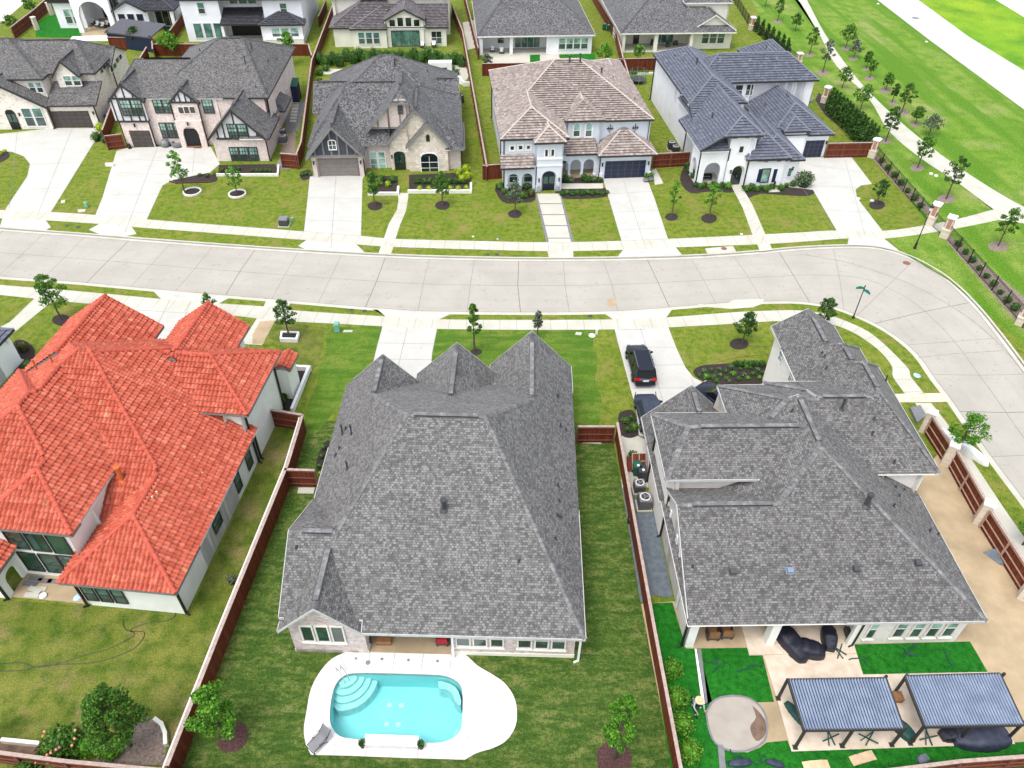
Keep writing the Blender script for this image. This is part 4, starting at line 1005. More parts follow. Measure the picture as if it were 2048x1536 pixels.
# --- red tile house
R_ = H = House('red_roof_house', 372, 1228, -5.1, 'white stucco house with complex red clay tile roof left of the brick house', 'barrel', M['red_tile'], M['red_cap'], M['trim_grey'], M['stucco'])
H.roof([B(-6.6, .5, -.55, 9, 3.1, l=.63, r=.63, f=.63),
        B(-16.6, .5, 2.9, 13.0, 3.1, l=.63, r=.63, f=.63, zl=5.45), B(-16.6, -1.0, 12.0, 19.4, 4.05, l=.63, r=.63, f=.63, b=.63, zl=5.45, zb=5.2, zf=8.83),
        B(-11.9, -5.82, 1.18, 7, 5.45, l=.63, r=.63, f=.63), B(-17.2, -5.8, 2.0, 14.6, 5.45, l=.63, r=.63, f=.63, b=.63),
        B(-16.55, -5.85, 4, 13.5, 5.48, l=.63, r=.63, f=.63),
        B(-16.8, -9.3, 14, 20.9, 5.45, l=.69, r=.69), B(-8.2, -2.7, 15, 21.6, 5.5, l=.72, r=.72),
        B(-6.9, .6, 12.1, 19.0, 5.3, r=.63, f=.63, b=.63), B(-24, -10.5, -.55, 4, 3.1, r=.63, f=.63),
        B(-.6, .7, 19.6, 21.6, 3.0, l=.5, r=.5)])
H.walls([(-6.1, 0, 0, 9), (-16.1, 0, 3.4, 12.9), (-16.1, -1.2, 12, 18.9), (-11.4, -6.3, 1.7, 7), (-16.7, -6.3, 2.5, 14), (-16.3, -9.8, 12, 20.4), (-7.7, -3.2, 13, 21.1), (-6.5, .02, 12.6, 18.5)])
H.arcade(-19, -11.2, -.1, 2.85, [(-13.2, 2.2, 1.3)], th=.3); H.arcade(-.1, 1.7, -11.4, 2.95, [(.85, 1.1, 1.2)], th=.25, vert=True)
H.boxes('portico_wall', [(-.4, .5, 19.5, 19.7, 0, 2.9), (.35, .5, 19.7, 21.3, 0, 2.9)], M['stucco'])
H.boxes('patio_floor', [(-11.2, -6.0, .0, 1.72, .01, .1)], M['sandy'])
H.downspout(.06, .0, 3.0); H.downspout(-6.15, -.12, 3.0); H.downspout(.12, 12.6, 5.2); H.downspout(.12, 18.4, 5.2); H.downspout(.12, 13.0, 3.0); H.downspout(-11.25, -.2, 3)
for q in ((497.7, 940.6, 496.6, 898), (476.6, 985.9, 474.2, 943)): H.winp('r', .02, *q, frame=M['trim_dark'], gl=M['gl_green'], fw=.05)
H.winp('r', .02, 431.5, 1067, 436.2, 1023, frame=M['trim_dark'], gl=M['gl_green'], fw=.05)
H.winp('f', -.02, 176.6, 1198, 241.4, 1180.2, n=3, ny=2, frame=M['trim_dark'], gl=M['gl_green'], fw=.05)
for q in ((28, 1094, 36.7, 1061.4), (69.5, 1098.9, 80.5, 1066.9), (112.5, 1104.4, 125, 1071.6), (58.6, 1138, 67.2, 1106.7), (99.2, 1141.9, 110, 1110.6), (134.4, 1143, 150, 1113.8)):
    H.winp('f', 1.68, *q, ny=1, frame=M['trim_dark'], gl=M['gl_mix'], fw=.05)
H.pipes([(245, 960, 1.1, .14), (77, 744, 1.0), (108, 730, .9), (153, 792, .1), (76, 760, .15)], mat=M['pipe_org'])
H.pipes([(316, 780+210, .35), (307, 1000, .35), (390, 917, .15), (405, 948, .15), (400, 978, .12), (470, 872, .12)], mat=M['pvc'])
# --- right house: grey shingles, cream brick
a0 = G(1975, 1242, 3.1)
E_ = H = House('cream_house', a0, None, 1.8, 'large two-storey cream house with stepped grey shingle roofs at the street corner', 'shingle', M['shin_e'], M['cap_c'], M['trim_lt'], M['brick_e'])
H.roof([B(-17.1, 0, 0, 14, 3.1, l=.5, r=.6, f=.5), B(-17.05, -8, 0, 8.75, 3.1, f=.5, b=.57, zb=4.7),
        B(-6.5, .4, 9.2, 17.3, 5.3, r=.72, f=.5, b=.5, zb=6.0), B(-6, -1.0, 9.2, 24.7, 5.3, l=.68, r=.68, f=.5), B(-6, .0, 9.2, 22.0, 5.3, l=.68, r=.82, b=1.0, f=.5), B(-6, .6, 9.2, 19.9, 5.3, l=.68, r=.9, b=1.0, f=.5),
        B(-17.3, -7.8, 8.25, 14.2, 6.0, l=1.0, f=.57, b=.57), B(-17.2, -10.9, 9, 16.8, 3.1, l=.98, r=.98),
        B(-12.15, -3, 10.6, 17, 6.0, l=.44, b=.5, f=.5), B(-8.8, -3.2, 10.6, 17.3, 6.0, l=.4, b=.5, f=.5)])
H.walls([(-16.7, -.45, 2.8, 14), (-16.7, -16.4, .45, 8.4, None), (-6.7, -.45, .5, 4), (-8.6, 0, 9.6, 18.4), (-5.6, -1.4, 12, 24.3), (-16.9, -9, 8.6, 13.2), (-16.75, -11.3, 9, 16.4), (-11.8, -3, 9, 16.6)])
H.boxes('patio_floor', [(-13, -6.7, -.2, 2.8, .01, .1)], M['travertine']); H.boxes('porch_post', [(-11.9, -11.4, .4, .95, .1, 2.8), (-16.7, -16.2, .4, .9, 0, 2.9), (-7.1, -6.6, .3, .5, 0, 2.9)], M['stucco'])
for p_, q_ in (((1728.7, 1274.8), (1742, 1275.6)), ((1781.5, 1272.7), (1800, 1273)), ((1815.7, 1272.7), (1833.7, 1272.7)), ((1848, 1271.9), (1867, 1271.9)), ((1880, 1271), (1899, 1271))):
    a, b = H.hit(*p_, 1, .48), H.hit(*q_, 1, .48); H.win('f', .48, a.x, b.x, a.z, 2.55, gl=M['gl_teal'], frame=M['offwhite'], sill=True)
for q in ((1332.7, 1025.8, 1338, 1003.8), (1338.6, 1047.8, 1343.9, 1022.9), (1350.3, 1100.5, 1355.6, 1072.7), (1357.6, 1121, 1363, 1099), (1353.2, 1211.8, 1363.5, 1169.4)):
    H.winp('l', -16.72, *q, ny=1, gl=M['gl_mix'])
H.winp('l', -5.62, 1555+6, 727, 1563, 700, ny=2, nx=2, gl=M['gl_green']); H.winp('l', -5.62, 1577, 760, 1588, 745, nx=2, gl=M['gl_green'])
H.win('f', 2.78, -12.6, -7.4, .15, 2.4, nx=4, ny=1, gl=M['gl_dark'], name='patio_door')
H.downspout(-16.8, 8.5, 4.6); H.downspout(-16.95, 13.3, 5.8); H.downspout(-16.9, .45, 3.0); H.downspout(-6.75, .3, 3.0)
H.pipes([(1732, 1010, .9, .14), (1683, 818, .9, .09), (1734, 712, 1.0, .1), (1385, 1133, .2), (1584, 822, .2), (1771, 761, .5), (1737, 700, .4),
         (1748, 838, .2), (1744, 868, .3), (1788, 925, .3), (1791, 975, .2), (1808, 980, .2), (1798, 992, .2), (1787, 1013, .3), (1859, 1063, .3), (1876, 1069, .2), (1644, 706, .2), (1649, 713, .2), (1652, 737, .25)])
for i, (px, py) in enumerate(((1465, 1143), (1579, 1141), (1712, 1138), (1835, 1126))):
    p = H.onroof(px, py); mb = MB(); mb.box(-.2, .2, -.16, .16, 0, .22, tp=.03); mb.box(-.24, .24, -.2, .2, -.02, .05)
    o = mb.build('box_vent', M['louvre' if i == 1 else 'metal_dark'], H.r); o.location = p; o.rotation_euler = (math.atan(.5), 0, 0)
H.garage(16.42, -15.9, -12.0, 2.1, M['garage_brown'], face='b')

# --- north row, from the right: white house with blue-grey tile
N5 = H = House('white_house', 1487, 373, 6.5, 'white stucco house with blue-grey flat tile roofs, rightmost of the front row', 'flat', M['blue_tile'], M['blue_cap'], M['trim_dark'], M['stucco_w'])
H.roof([B(-4.9, 2.3, 9.3, 27.3, 6.2, l=.56, r=.56, f=.56, b=.56), B(-4.9, -1.3, 5.6, 10, 6.2, l=.56, f=.56, zf=4.13), B(-6, 1.0, .1, 5.7, 6.1, l=.63, r=.72, f=.75, zl=4.5, zr=6.2), B(-4.9, 1.0, 5.6, 14, 6.1, l=.63, r=.72, zl=5.19, zr=6.2), B(-6.0, -2.6, .1, 9, 4.5, l=.6, f=.55),
        B(-2, 14.3, 16.2, 23.2, 6.1, l=.7, r=.7, f=.7, b=.7), B(7.5, 14.0, 19.7, 28.5, 6.1, l=.7, r=.7, b=.7),
        B(5, 13.1, 6.6, 17, 3.05, l=.6, r=.6, f=.6), B(6.5, 9.8, 6.4, 9.4, 3.65, l=.75, r=.75, f=.75),
        B(-.4, 4.8, -.35, 8, 3.5, l=.8, r=.8, f=.8), B(1, 6.7, 0.0, 8, 3.1, l=.65, r=.65, f=.65)])
H.walls([(-4.5, 1.9, 9.7, 26.9), (-4.55, .6, 3.6, 11), (-2.4, .6, .6, 4), (-2, 13.9, 16.6, 22.8), (8, 13.6, 18, 28.1), (5.4, 12.7, 7.0, 16.6), (6.8, 9.5, 6.7, 9), (0, 4.4, .05, 8), (3, 6.3, .4, 7.6)])
H.arcade(-5.6, -2.4, .55, 4.3, [(-3.95, 1.9, 1.9)], th=.35); H.arcade(.9, 3.6, -5.6, 4.3, [(2.3, 1.6, 1.9)], th=.3, vert=True)
H.door(.58, -1.55, -.35, 1.7, M['gl_dark'], arch=.6, gl=False); H.arcade(-2.4, .6, .2, 3.0, [(-.95, 1.5, 1.8)], th=.36)
H.boxes('bracket', [(x, x+.12, -.2 if x > 1 else .3, .1 if x > 1 else .6, z-.25, z) for x, z in ((.3, 3.3), (.55, 3.3), (1.8, 3.3), (2.05, 3.3), (3.3, 3.3), (3.55, 3.3), (4.3, 3.3), (-2.3, 6.0), (-2.05, 6.0), (-.9, 6.0), (-.65, 6.0), (.3, 6.0), (.5, 6.0))], M['trim_dark'])
H.winp('f', .05, 1520, 363.7, 1541, 337.7, gl=M['gl_teal'], frame=M['trim_dark'], ny=1); 
for px in (1513, 1543):
    p = H.hit(px, 363.7, 1, .05); H.boxes('shutter', [(p.x-.05, p.x+.35, -.02, .05, p.z, p.z+1.6)], M['garage_navy'])
H.winp('f', .58, 1477, 305, 1488, 292, gl=M['gl_dark'], ny=1); H.winp('f', .38, 1573.3, 352.7, 1585, 335.8, gl=M['gl_green'], ny=1)
for q in ((1456, 191.3, 1466, 170), (1468, 191.3, 1486.5, 169.7), (1490, 190.4, 1507.5, 168.8)): H.winp('f', 16.58, *q, gl=M['gl_dark'])
H.winp('l', -4.52, 1349.4, 200.2, 1354, 176.3, gl=M['gl_dark'], ny=1, fw=.04); H.winp('l', -4.52, 1338.3, 246.6, 1342, 225.7, gl=M['gl_dark'], ny=1, fw=.04)
H.garage(6.98, 9.9, 12.3, 2.15, M['garage_navy']); H.lamp('f', 12.5, 6.95, 1.7); H.lamp('f', -1.9, .18, 1.7); H.lamp('f', 5.6, .38, 1.7)
H.downspout(-4.6, 9.6, 6); H.downspout(-4.6, 26.9, 6); H.downspout(-5.65, .6, 4.3); H.downspout(-2.35, .5, 4.5); H.downspout(-.05, 0, 3.3)
H.pipes([(1393, 128, .7, .09), (1424, 236, .6, .07), (1348, 113, .3), (1366, 180, .3), (1532, 98, .5), (1573, 192, .4), (1576, 196, .4), (1530, 212, .3)], mat=M['metal_dark'])
H.pipes([(1332, 125, .1, .12), (1369, 110, .1, .16), (1366, 189, .12, .12), (1379, 200, .12, .12), (1440, 122, .08, .12), (1500, 120, .08, .12), (1553, 117, .08, .12)], mat=M['blue_cap'])
H.boxes('porch_floor', [(-5.6, -2.4, .9, 3.6, .0, .1)], M['walk']); H.boxes('bench', [(-5.0, -3.4, 1.6, 2.0, .35, .42), (-5.0, -4.92, 1.6, 2, .05, .8), (-3.48, -3.4, 1.6, 2, .05, .8), (-5, -3.4, 1.95, 2, .5, .85)], M['black'])

# --- north: pale blue stucco with brown tile
N4 = H = House('pale_blue_house', 1199.4, 357, 6, 'pale blue stucco house with weathered brown tile roof and arched porches', 'flat', M['brown_tile'], M['brown_cap'], M['trim_dark'], M['stucco_b'])
H.roof([B(-11.7, 6.3, 2.3, 19.5, 6.0, l=.5, r=.5, f=.39, b=.5), B(-12, -4.3, -1.95, 7, 6.0, l=.53, r=.53, f=.53), B(-8.3, -4.75, -2.9, 2, 5.9, l=.65, r=.65, f=.65),
        B(-4.15, .5, 1.95, 6.5, 6.25, l=.65, r=.65, f=.65), B(-.5, 6.4, -.6, 6.3, 3.05, l=.6, r=.6, f=.6, b=.6), B(-4.8, -.5, .15, 2.75, 3.05, f=.48), B(-12.0, -8.2, -2.85, -1.5, 3.05, f=.8),
        B(2, 6.3, 12, 22, 6.0, l=.5, r=.5, b=.5)])
H.walls([(-11.3, 5.9, 2.75, 19), (-11.5, -4.8, -1.5, 4), (-7.9, -5.1, -2.4, 1), (-3.75, .1, 2.35, 5), (-.05, 5.95, 0, 4)], None)
H.arcade(-11.5, -7.9, -2.4, 2.9, [(-10.55, 1.25, 1.5), (-8.95, 1.25, 1.5)], th=.3, mat=M['stucco_b'])
H.arcade(-5.1, 0, .5, 3.0, [(-4.35, 1.1, 1.6), (-2.9, 1.25, 1.6), (-1.35, 1.25, 1.6)], th=.25)
H.boxes('pier', [(-7.95, -7.35, -2.75, -2.2, 0, .7), (-5.65, -5.05, -2.75, -2.2, 0, .7), (-3.75, -3.45, .35, .85, 0, .45), (-2.3, -2.0, .35, .85, 0, .45), (-.75, -.45, .35, .85, 0, .45), (-.1, .25, -.12, .1, 0, .7), (5.75, 6.1, -.12, .1, 0, .7)], M['white'])
H.arcade(-7.9, -5.1, -2.75, 3.9, [(-6.5, 1.7, 1.7)], th=.32); H.door(-2.42, -7.2, -5.8, 1.9, M['door_navy'], arch=.4)
H.boxes('porch_floor', [(-4.8, -.1, .3, 2.7, 0, .1)], M['sandy']); H.boxes('band', [(-7.95, -5.05, -2.82, -2.7, 3.9, 4.15), (-7.95, -5.05, -2.82, -2.7, 3.1, 3.3)], M['white'])
H.winp('f', 2.33, 1146.9, 272.3, 1160, 249, gl=M['gl_teal'], arch=.25, fw=.16); H.winp('f', 2.33, 1170.8, 272.3, 1184.3, 248, gl=M['gl_teal'], arch=.25, fw=.16)
for q in ((1021, 299.4, 1028, 292), (1037.5, 298.6, 1044.7, 291), (1053.6, 297.7, 1060, 290.7)): H.winp('f', -1.52, *q, gl=M['gl_dark'], ny=1, fw=.2)
for q in ((1090, 312.6, 1095.8, 299), (1102.5, 311.7, 1108.3, 298.6)): H.winp('f', -2.42, *q, gl=M['gl_dark'], ny=1, fw=.13)
for x in (-10.9, -9.2): H.win('f', -1.52, x, x+.9, .7, 2.1, gl=M['gl_green'], arch=.25)
for x in (-4.7, -3.2, -1.7): H.win('f', 2.73, x, x+.95, .8, 2.2, gl=M['gl_green'], arch=.25)
H.garage(-.02, .5, 5.35, 2.15, M['garage_navy'], cols=6); H.lamp('f', .15, -.02, 1.6); H.lamp('f', 5.65, -.02, 1.6); H.lamp('f', -7.65, -2.77, 1.3); H.lamp('f', -5.35, -2.77, 1.3)
for x in (1.3, 4.3):
    H.boxes('iron_cross', [(x-.04, x+.04, 2.68, 2.74, 4.4, 5.4), (x-.4, x+.4, 2.68, 2.74, 4.85, 4.95), (x-.25, x-.19, 2.68, 2.74, 4.65, 5.15), (x+.19, x+.25, 2.68, 2.74, 4.65, 5.15)], M['trim_dark'])
H.downspout(-11.55, -1.55, 5.8); H.downspout(-11.55, 2.8, 5.8); H.downspout(-7.95, -2.35, 2.9); H.downspout(-.1, .1, 2.9); H.downspout(-11.4, 18.8, 5.8); H.downspout(5.95, 2.7, 5.8)
H.pipes([(1139, 126, .8, .1), (1160, 124, .9, .1), (1203, 147, .6, .09), (1226, 157, .25), (1255, 190, .2), (1269, 200, .3), (994, 180, .2), (998, 182, .2), (1252, 270, .1), (1259, 269, .1)])

# --- north: stone and half-timber house
N3 = H = House('stone_house', 616.5, 349.8, 4, 'one-storey stone and brick house with steep grey gables and dark half-timbered garage gable', 'shingle', M['shin_n3'], M['cap_n'], M['trim_grey'], M['brick_n3'])
bGG, bSG, bBG, bHT = B(.3, 7.1, -1.3, 8, 2.6, l=1.1, r=1.1), B(11.75, 16.9, .05, 8, 3.2, l=1.1, r=1.1), B(9.4, 16.8, .6, 8, 3.2, l=1.13, r=1.13), B(7.3, 15.4, 1.6, 9, 4.5, l=1.08, r=1.08, f=.45, zf=7.75)
H.roof([B(.3, 18.3, 1.0, 16, 3.1, l=1.08, r=.7, f=.72, b=.6), B(.3, 17.9, 8, 24.5, 3.1, l=.65, r=.63, f=.6, b=.65), bGG, bSG, bBG, bHT, B(-.4, 6, 10.8, 19, 3.1, f=.6, b=.6), B(12, 18.1, 13.6, 21, 3.1, f=.5, b=.5), B(16.3, 18.6, .3, 8, 2.75, r=.7, f=.9)])
H.walls([(.8, 6.7, -.3, 6), (.7, 17.8, 1.5, 23.8), (-.1, 5, 11.2, 18.6), (14, 18.1, .9, 8)])
H.walls([(12, 16.6, .45, 5), (9.8, 16.3, .95, 5)], M['stone'], 'stone_wall')
bGGs = [x for x in (1.4, 2.4, 3.3, 4.15, 5.1, 6.0)]
gwall(H, bGG, -.9, M['panel_navy'], bars=bGGs, barmat=M['trim_grey'], zlo=2.75); rake(H, bGG, -1.38, M['trim_grey']); rake(H, bSG, -.03, M['trim_grey']); rake(H, bBG, .52, M['trim_grey'])
gwall(H, bHT, 2.0, M['brick_n3'], zlo=4.75, bars=(8.6, 9.9, 11.2, 12.4), barmat=M['trim_grey'], inset=.5, name='half_timber_gable')
H.boxes('garage_pier', [(.8, 1.3, -.75, -.3, 0, 2.6), (6.2, 6.7, -.75, -.3, 0, 2.6)], M['brick_n3'])
H.garage(-.34, 1.45, 6.1, 2.15, M['garage_tan'], cols=4, rows=4)
p, q = H.hit(659.3, 298.2, 1, -.92), H.hit(670.3, 281.4, 1, -.92); H.win('f', -.98, p.x, q.x, p.z, q.z, gl=M['gl_dark'], nx=2, ny=2, arch=.12)
H.winp('f', 1.48, 744, 340, 768.7, 304, n=2, ny=3, gl=M['gl_teal']); H.winp('f', .43, 844, 347, 875, 312.6, nx=2, ny=3, gl=M['gl_dark'], arch=.45, fw=.12)
H.winp('f', .43, 853, 282, 858.5, 272, ny=1, gl=M['gl_dark'], arch=.15, frame=M['trim_dark'], fw=.03); H.winp('f', 1.93, 797, 227, 804.5, 213, nx=2, gl=M['gl_dark'], arch=.12, fw=.04, frame=M['trim_dark'])
H.door(.9, 10.2, 11.5, 2.0, M['gl_dark'], arch=.35); H.lamp('f', 9.7+.25, .93, 1.5); H.lamp('f', 1.05, -.77, 1.7); H.lamp('f', 6.45, -.77, 1.7)
H.pipes([(790, 132, .8, .09), (855, 143, .3), (876, 159, .3), (890, 162, .3), (639, 219, .2), (638, 227, .2), (637, 245, .2), (636, 243, .2), (641, 160, .25), (904, 263, .3), (907, 266, .2), (650, 160, .2)])
H.downspout(.75, -.35, 2.6); H.downspout(6.75, -.35, 2.6); H.downspout(18.2, .9, 2.7)

# --- north: tudor house
N2 = H = House('tudor_house', 254.7, 295.7, 2.5, 'two-storey half-timbered pale brick house with grey shingle roof behind two ringed trees', 'shingle', M['shin_n'], M['cap_n'], M['trim_dark'], M['brick_n2'])
bOG, bEG, bRG = B(-.55, 3.75, .15, 7, 5.75, l=1.0, r=1.0), B(6.5, 10.2, .2, 7, 5.5, l=.94, r=.94), B(11.85, 18.6, -4.3, 9, 3.0, l=1.05, r=1.05)
H.roof([B(-.3, 13, .6, 13.2, 6.0, f=.4, b=.4, l=1.6), B(4, 18.5, .6, 19, 6.0, l=.56, r=.93, f=.42, b=.45), bOG, bEG, bRG, B(17, 19.3, 4, 8.5, 3.0, r=.6, f=.6), B(15.5, 19, -4.25, 2, 3.02, r=1.0, f=1.0)])
H.walls([(0, 17.9, .8, 12.8), (8, 17.95, 2, 18.6), (0, 3.4, .3, 4), (6.8, 9.9, .35, 4), (12.2, 18.4, -3.9, 4)])
gwall(H, bOG, .2, M['panel_grey'], zlo=3.3, bars=(-.1, .6, 1.6, 2.6, 3.3), barmat=M['trim_dark'], inset=.15); rake(H, bOG, .07, M['trim_dark'])
H.boxes('oriel', [(-.35, 3.55, .2, .8, 3.15, 3.3), (-.35, 3.55, .12, .2, 6.0, 6.2)], M['trim_dark'])
gwall(H, bEG, .28, M['panel_grey'], zlo=5.6, bars=(7.4, 8.0, 8.7, 9.3), barmat=M['trim_dark'], name='entry_gable'); rake(H, bEG, .12, M['trim_dark'])
gwall(H, bRG, -4.0, M['panel_grey'], zlo=2.9, bars=(13.0, 13.8, 15.2, 16.6, 17.6), barmat=M['trim_dark'], inset=.9, name='half_timber_gable'); rake(H, bRG, -4.38, M['trim_dark'])
W1 = dict(gl=M['gl_teal'], frame=M['trim_dark'])
H.winp('f', .14, 248.5, 230.7, 279.5, 200.5, n=2, nx=3, ny=4, **W1); H.winp('f', .78, 312.8, 225.3, 339, 199.8, n=2, nx=2, ny=4, **W1); H.winp('f', .78, 410.4, 225.3, 422, 199, nx=3, ny=4, **W1)
for q in ((359.4, 226.6, 365.4, 214), (370.5, 226.6, 376.4, 213.3), (382, 226, 388.4, 213.3)): H.winp('f', .33, *q, gl=M['garage_brown'], ny=1, frame=M['white'], fw=.04)
H.winp('f', .78, 327, 274.8, 356.5, 246.4, n=3, nx=2, ny=4, **W1); H.winp('f', -4.06, 460.9, 277.3, 490.4, 249, n=2, nx=3, ny=4, **W1); H.winp('f', -3.92, 465.6, 323, 512.4, 295, n=3, nx=3, ny=4, **W1)
p, q = H.hit(268.4, 293.3, 1, .3), H.hit(308.4, 292.3, 1, .3); H.garage(.28, p.x, q.x, 2.1, M['garage_brown'], cols=3)
H.boxes('entry_porch', [(7.2, 9.4, .3, .34, 0, 2.3)], M['black']); H.arcade(6.75, 9.95, .0, 3.4, [(8.3, 1.9, 1.7)], th=.34, mat=M['brick_n2']); H.boxes('porch_floor', [(7.35, 9.25, -.05, .3, .01, .08)], M['wood'])
H.lamp('f', 8.3, -.02, 2.9); H.lamp('f', 1.7, .28, 2.6); H.downspout(3.5, .35, 5.6); H.downspout(6.7, .3, 5.3); H.downspout(10.0, .3, 5.3); H.downspout(18.45, -3.9, 2.9); H.downspout(17.95, 2, 5.6); H.downspout(-.05, .35, 5.4)
for q in ((560, 145, 563, 128), (572, 185, 574, 176)): H.winp('r', 17.97, *q, gl=M['gl_dark'], ny=1, fw=.04)
H.pipes([(504, 100, .8, .07), (491, 128, .9, .07), (537, 122, .3), (554, 120, .3), (400, 103, .4), (512, 175, .3)])

# --- north: leftmost brick house
N1 = H = House('whitewashed_house', 200.5, 247, 4, 'whitewashed brick house with brown-grey shingle roof at the left end of the front row', 'shingle', M['shin_n'], M['cap_n'], M['trim_dark'], M['brick_n1'])
bDG = B(-4.5, -1.1, 1.15, 6, 5.75, l=1.15, r=1.15); bLG = B(-16, -5.0, -1.9, 4, 3.0, l=.6, r=.6)
H.roof([B(-5.2, .95, -1.5, 2.4, 3.0, f=.43), B(-10, .6, 2.0, 12, 5.8, f=.53, b=.53, r=.8), B(-24, -5.2, .1, 13.5, 5.8, r=.5, f=.42, b=.45), bDG, bLG, B(-6, 1.0, 6.5, 13.0, 5.2, f=.5, b=.45)])
H.walls([(-5.1, .4, -1.1, 4), (-9, .2, 2.5, 12), (-22, -5.6, .5, 18), (-4.1, -1.5, 1.45, 5), (-15.5, -5.4, -1.5, 3), (-5, .7, 7, 13)])
rake(H, bDG, 1.07, M['trim_dark']); rake(H, bLG, -1.98, M['trim_dark'])
H.winp('f', 1.43, 132.4, 170.6, 157, 152, n=2, gl=M['gl_teal']); H.winp('f', .48, 63, 184.3, 80.7, 165, n=2, gl=M['gl_teal']); H.winp('f', -1.52, 56, 251.8, 80.7, 216.5, n=2, ny=2, gl=M['gl_green'])
p, q = H.hit(110, 254, 1, -1.12), H.hit(186, 250, 1, -1.12); H.garage(-1.12, p.x, q.x, 2.15, M['garage_brown'], cols=6); H.lamp('f', .15, -1.12, 1.7)
H.door(-1.52, -10.6, -9.4, 2.2, M['black'], arch=.4); H.lamp('f', -8.9, -1.52, 1.8)
for i, q in enumerate(((196, 156, 198, 138), (201, 149, 203, 131), (206, 141, 208, 124))): H.winp('r', .22, *q, gl=M['gl_dark'], ny=1, fw=.05)
for q in ((222, 146, 225, 130), (227, 140, 230, 124), (233, 128, 236, 112), (238, 122, 241, 107)): H.winp('r', .72, *q, gl=M['gl_dark'], ny=1, fw=.05)
H.downspout(.45, -1.1, 2.9); H.downspout(.25, 2.5, 5.7); H.downspout(-5.15, -1.55, 2.9); H.downspout(.75, 7.0, 5.2)

# --- back row
B5 = H = House('far_cream_house', 1463.9, 95.7, 4.5, 'cream house with grey shingle roof and covered patio, rightmost of the back row', 'shingle', M['shin_n3'], M['cap_n'], M['offwhite'], M['cream'])
H.roof([B(-19.3, -.4, -1.9, 24, 3.0, l=.55, r=.6, f=.42, b=.5), B(-7.6, -.1, -.75, 8, 3.0, l=.62, r=.62), B(-8, 0, 3.4, 16, 6.0, l=.5, r=.5, f=.5, b=.5)])
H.walls([(-18.8, -.6, 2.4, 23), (-7.3, -.5, -.3, 8), (-7.6, -.4, 3.8, 15.5), (-18.8, -18.4, -1.5, 3)])
H.boxes('porch_post', [(-18.8, -18.3, -1.6, -1.1, 0, 2.8), (-13.6, -13.0, -1.6, -1.1, 0, 2.8), (-7.7, -7.2, -1.5, -1.0, 0, 2.8)], M['cream']); H.boxes('patio_floor', [(-18.8, -7.3, -1.7, 2.4, .01, .1)], M['walk'])
for x in (-5.4, -4.1, -2.8): H.win('f', -.32, x, x+1.05, .9, 2.7, gl=M['gl_green'])
H.win('f', 2.38, -12.5, -9.5, .2, 2.3, nx=3, ny=1, gl=M['gl_green']); H.win('f', 2.38, -16.2, -15.2, .1, 2.2, ny=1, gl=M['gl_dark']); H.pipes([(1285, 33, .2), (1430, 25, .2)])
B4 = H = House('far_white_brick_house', 961, 112.8, 5, 'white brick house with broad grey shingle roof and long covered patio in the back row', 'shingle', M['shin_n3'], M['cap_n'], M['offwhite'], M['stucco_w'])
H.roof([B(-.5, 18.3, 0, 26, 3.0, l=.8, r=.72, f=.48, b=.5)])
H.walls([(-.1, 17.9, 3.5, 25.5), (11, 17.9, .5, 4), (-.1, .3, .5, 4)]); H.boxes('porch_post', [(-.1, .4, .4, .9, 0, 2.8), (4.7, 5.2, .4, .9, 0, 2.8), (10.6, 11.1, .4, .9, 0, 2.8)], M['white']); H.boxes('patio_floor', [(0, 11, .3, 3.5, .01, .1)], M['walk'])
for x in (12.6, 13.8, 15.0, 16.2): H.win('f', .48, x, x+1.0, .8, 2.4, gl=M['gl_teal'])
H.win('f', 3.48, 5.8, 9.8, .2, 2.4, nx=4, ny=1, gl=M['gl_green']); H.win('f', 3.48, 3.0, 4.0, .9, 2.2, gl=M['gl_dark']); H.pipes([(1165, 38, .2), (1156, 30, .2)])
B3 = H = House('far_cream_tile_house', 670.6, 99, 4, 'cream stucco house with plum barrel tile roof and tall central gable in the back row', 'flat', M['plum_tile'], M['plum_cap'], M['trim_dark'], M['cream'])
bG3 = B(8.2, 14.7, .6, 9, 4.2, l=.5, r=.5)
H.roof([B(-.7, 8.5, .9, 9, 3.0, l=.5, f=.42), B(8, 18.4, .8, 6, 3.0, f=.42), B(2.6, 8.6, .2, 5, 3.0, f=.42, l=.42), bG3, B(-1, 19, 6.5, 20, 6.0, f=.4, b=.4, l=.4, r=.4)], vents=False)
H.walls([(-.1, 18, 1.2, 8), (3.0, 8.4, .5, 4), (8.5, 14.4, .9, 6), (-.6, 18.6, 7, 19.5)]); rake(H, bG3, .5, M['trim_dark'], .2)
for x in (3.9, 5.1, 6.3): H.win('f', .48, x, x+.95, .7, 2.4, gl=M['gl_green'])
H.win('f', .88, 9.2, 13.6, .2, 2.5, nx=3, ny=1, gl=M['gl_green'], frame=M['trim_dark']); H.win('f', 1.18, 15.6, 17.2, .4, 2.3, nx=2, gl=M['gl_dark'])
for x in (9.0, 10.3, 11.6, 12.9): H.win('f', .88, x, x+.9, 3.2, 4.5 if 10 < x < 12 else 4.2, gl=M['gl_dark'], ny=1, frame=M['offwhite'])
B2 = H = House('far_white_house', 383, 84.5, 5, 'tall white stucco house with black tile lean-to roofs above its patio in the back row', 'flat', M['dark_tile'], M['dark_cap'], M['trim_dark'], M['stucco_w'])
H.roof([B(-.8, 19.3, .0, 19, 6.4, f=.4, b=.4, l=.4, r=.4), B(5.6, 12.1, -1.4, 3.4, 3.05, f=.32), B(11.7, 19.0, -1.9, 1.0, 3.05, l=.45, r=.45, f=.55)], vents=False)
H.walls([(-.4, 5.6, .3, 8), (5, 13, 3.0, 8), (12.4, 18.6, .6, 18), (12.2, 18.5, -1.4, 2, 2.9), (-.4, 18.6, 5, 18)])
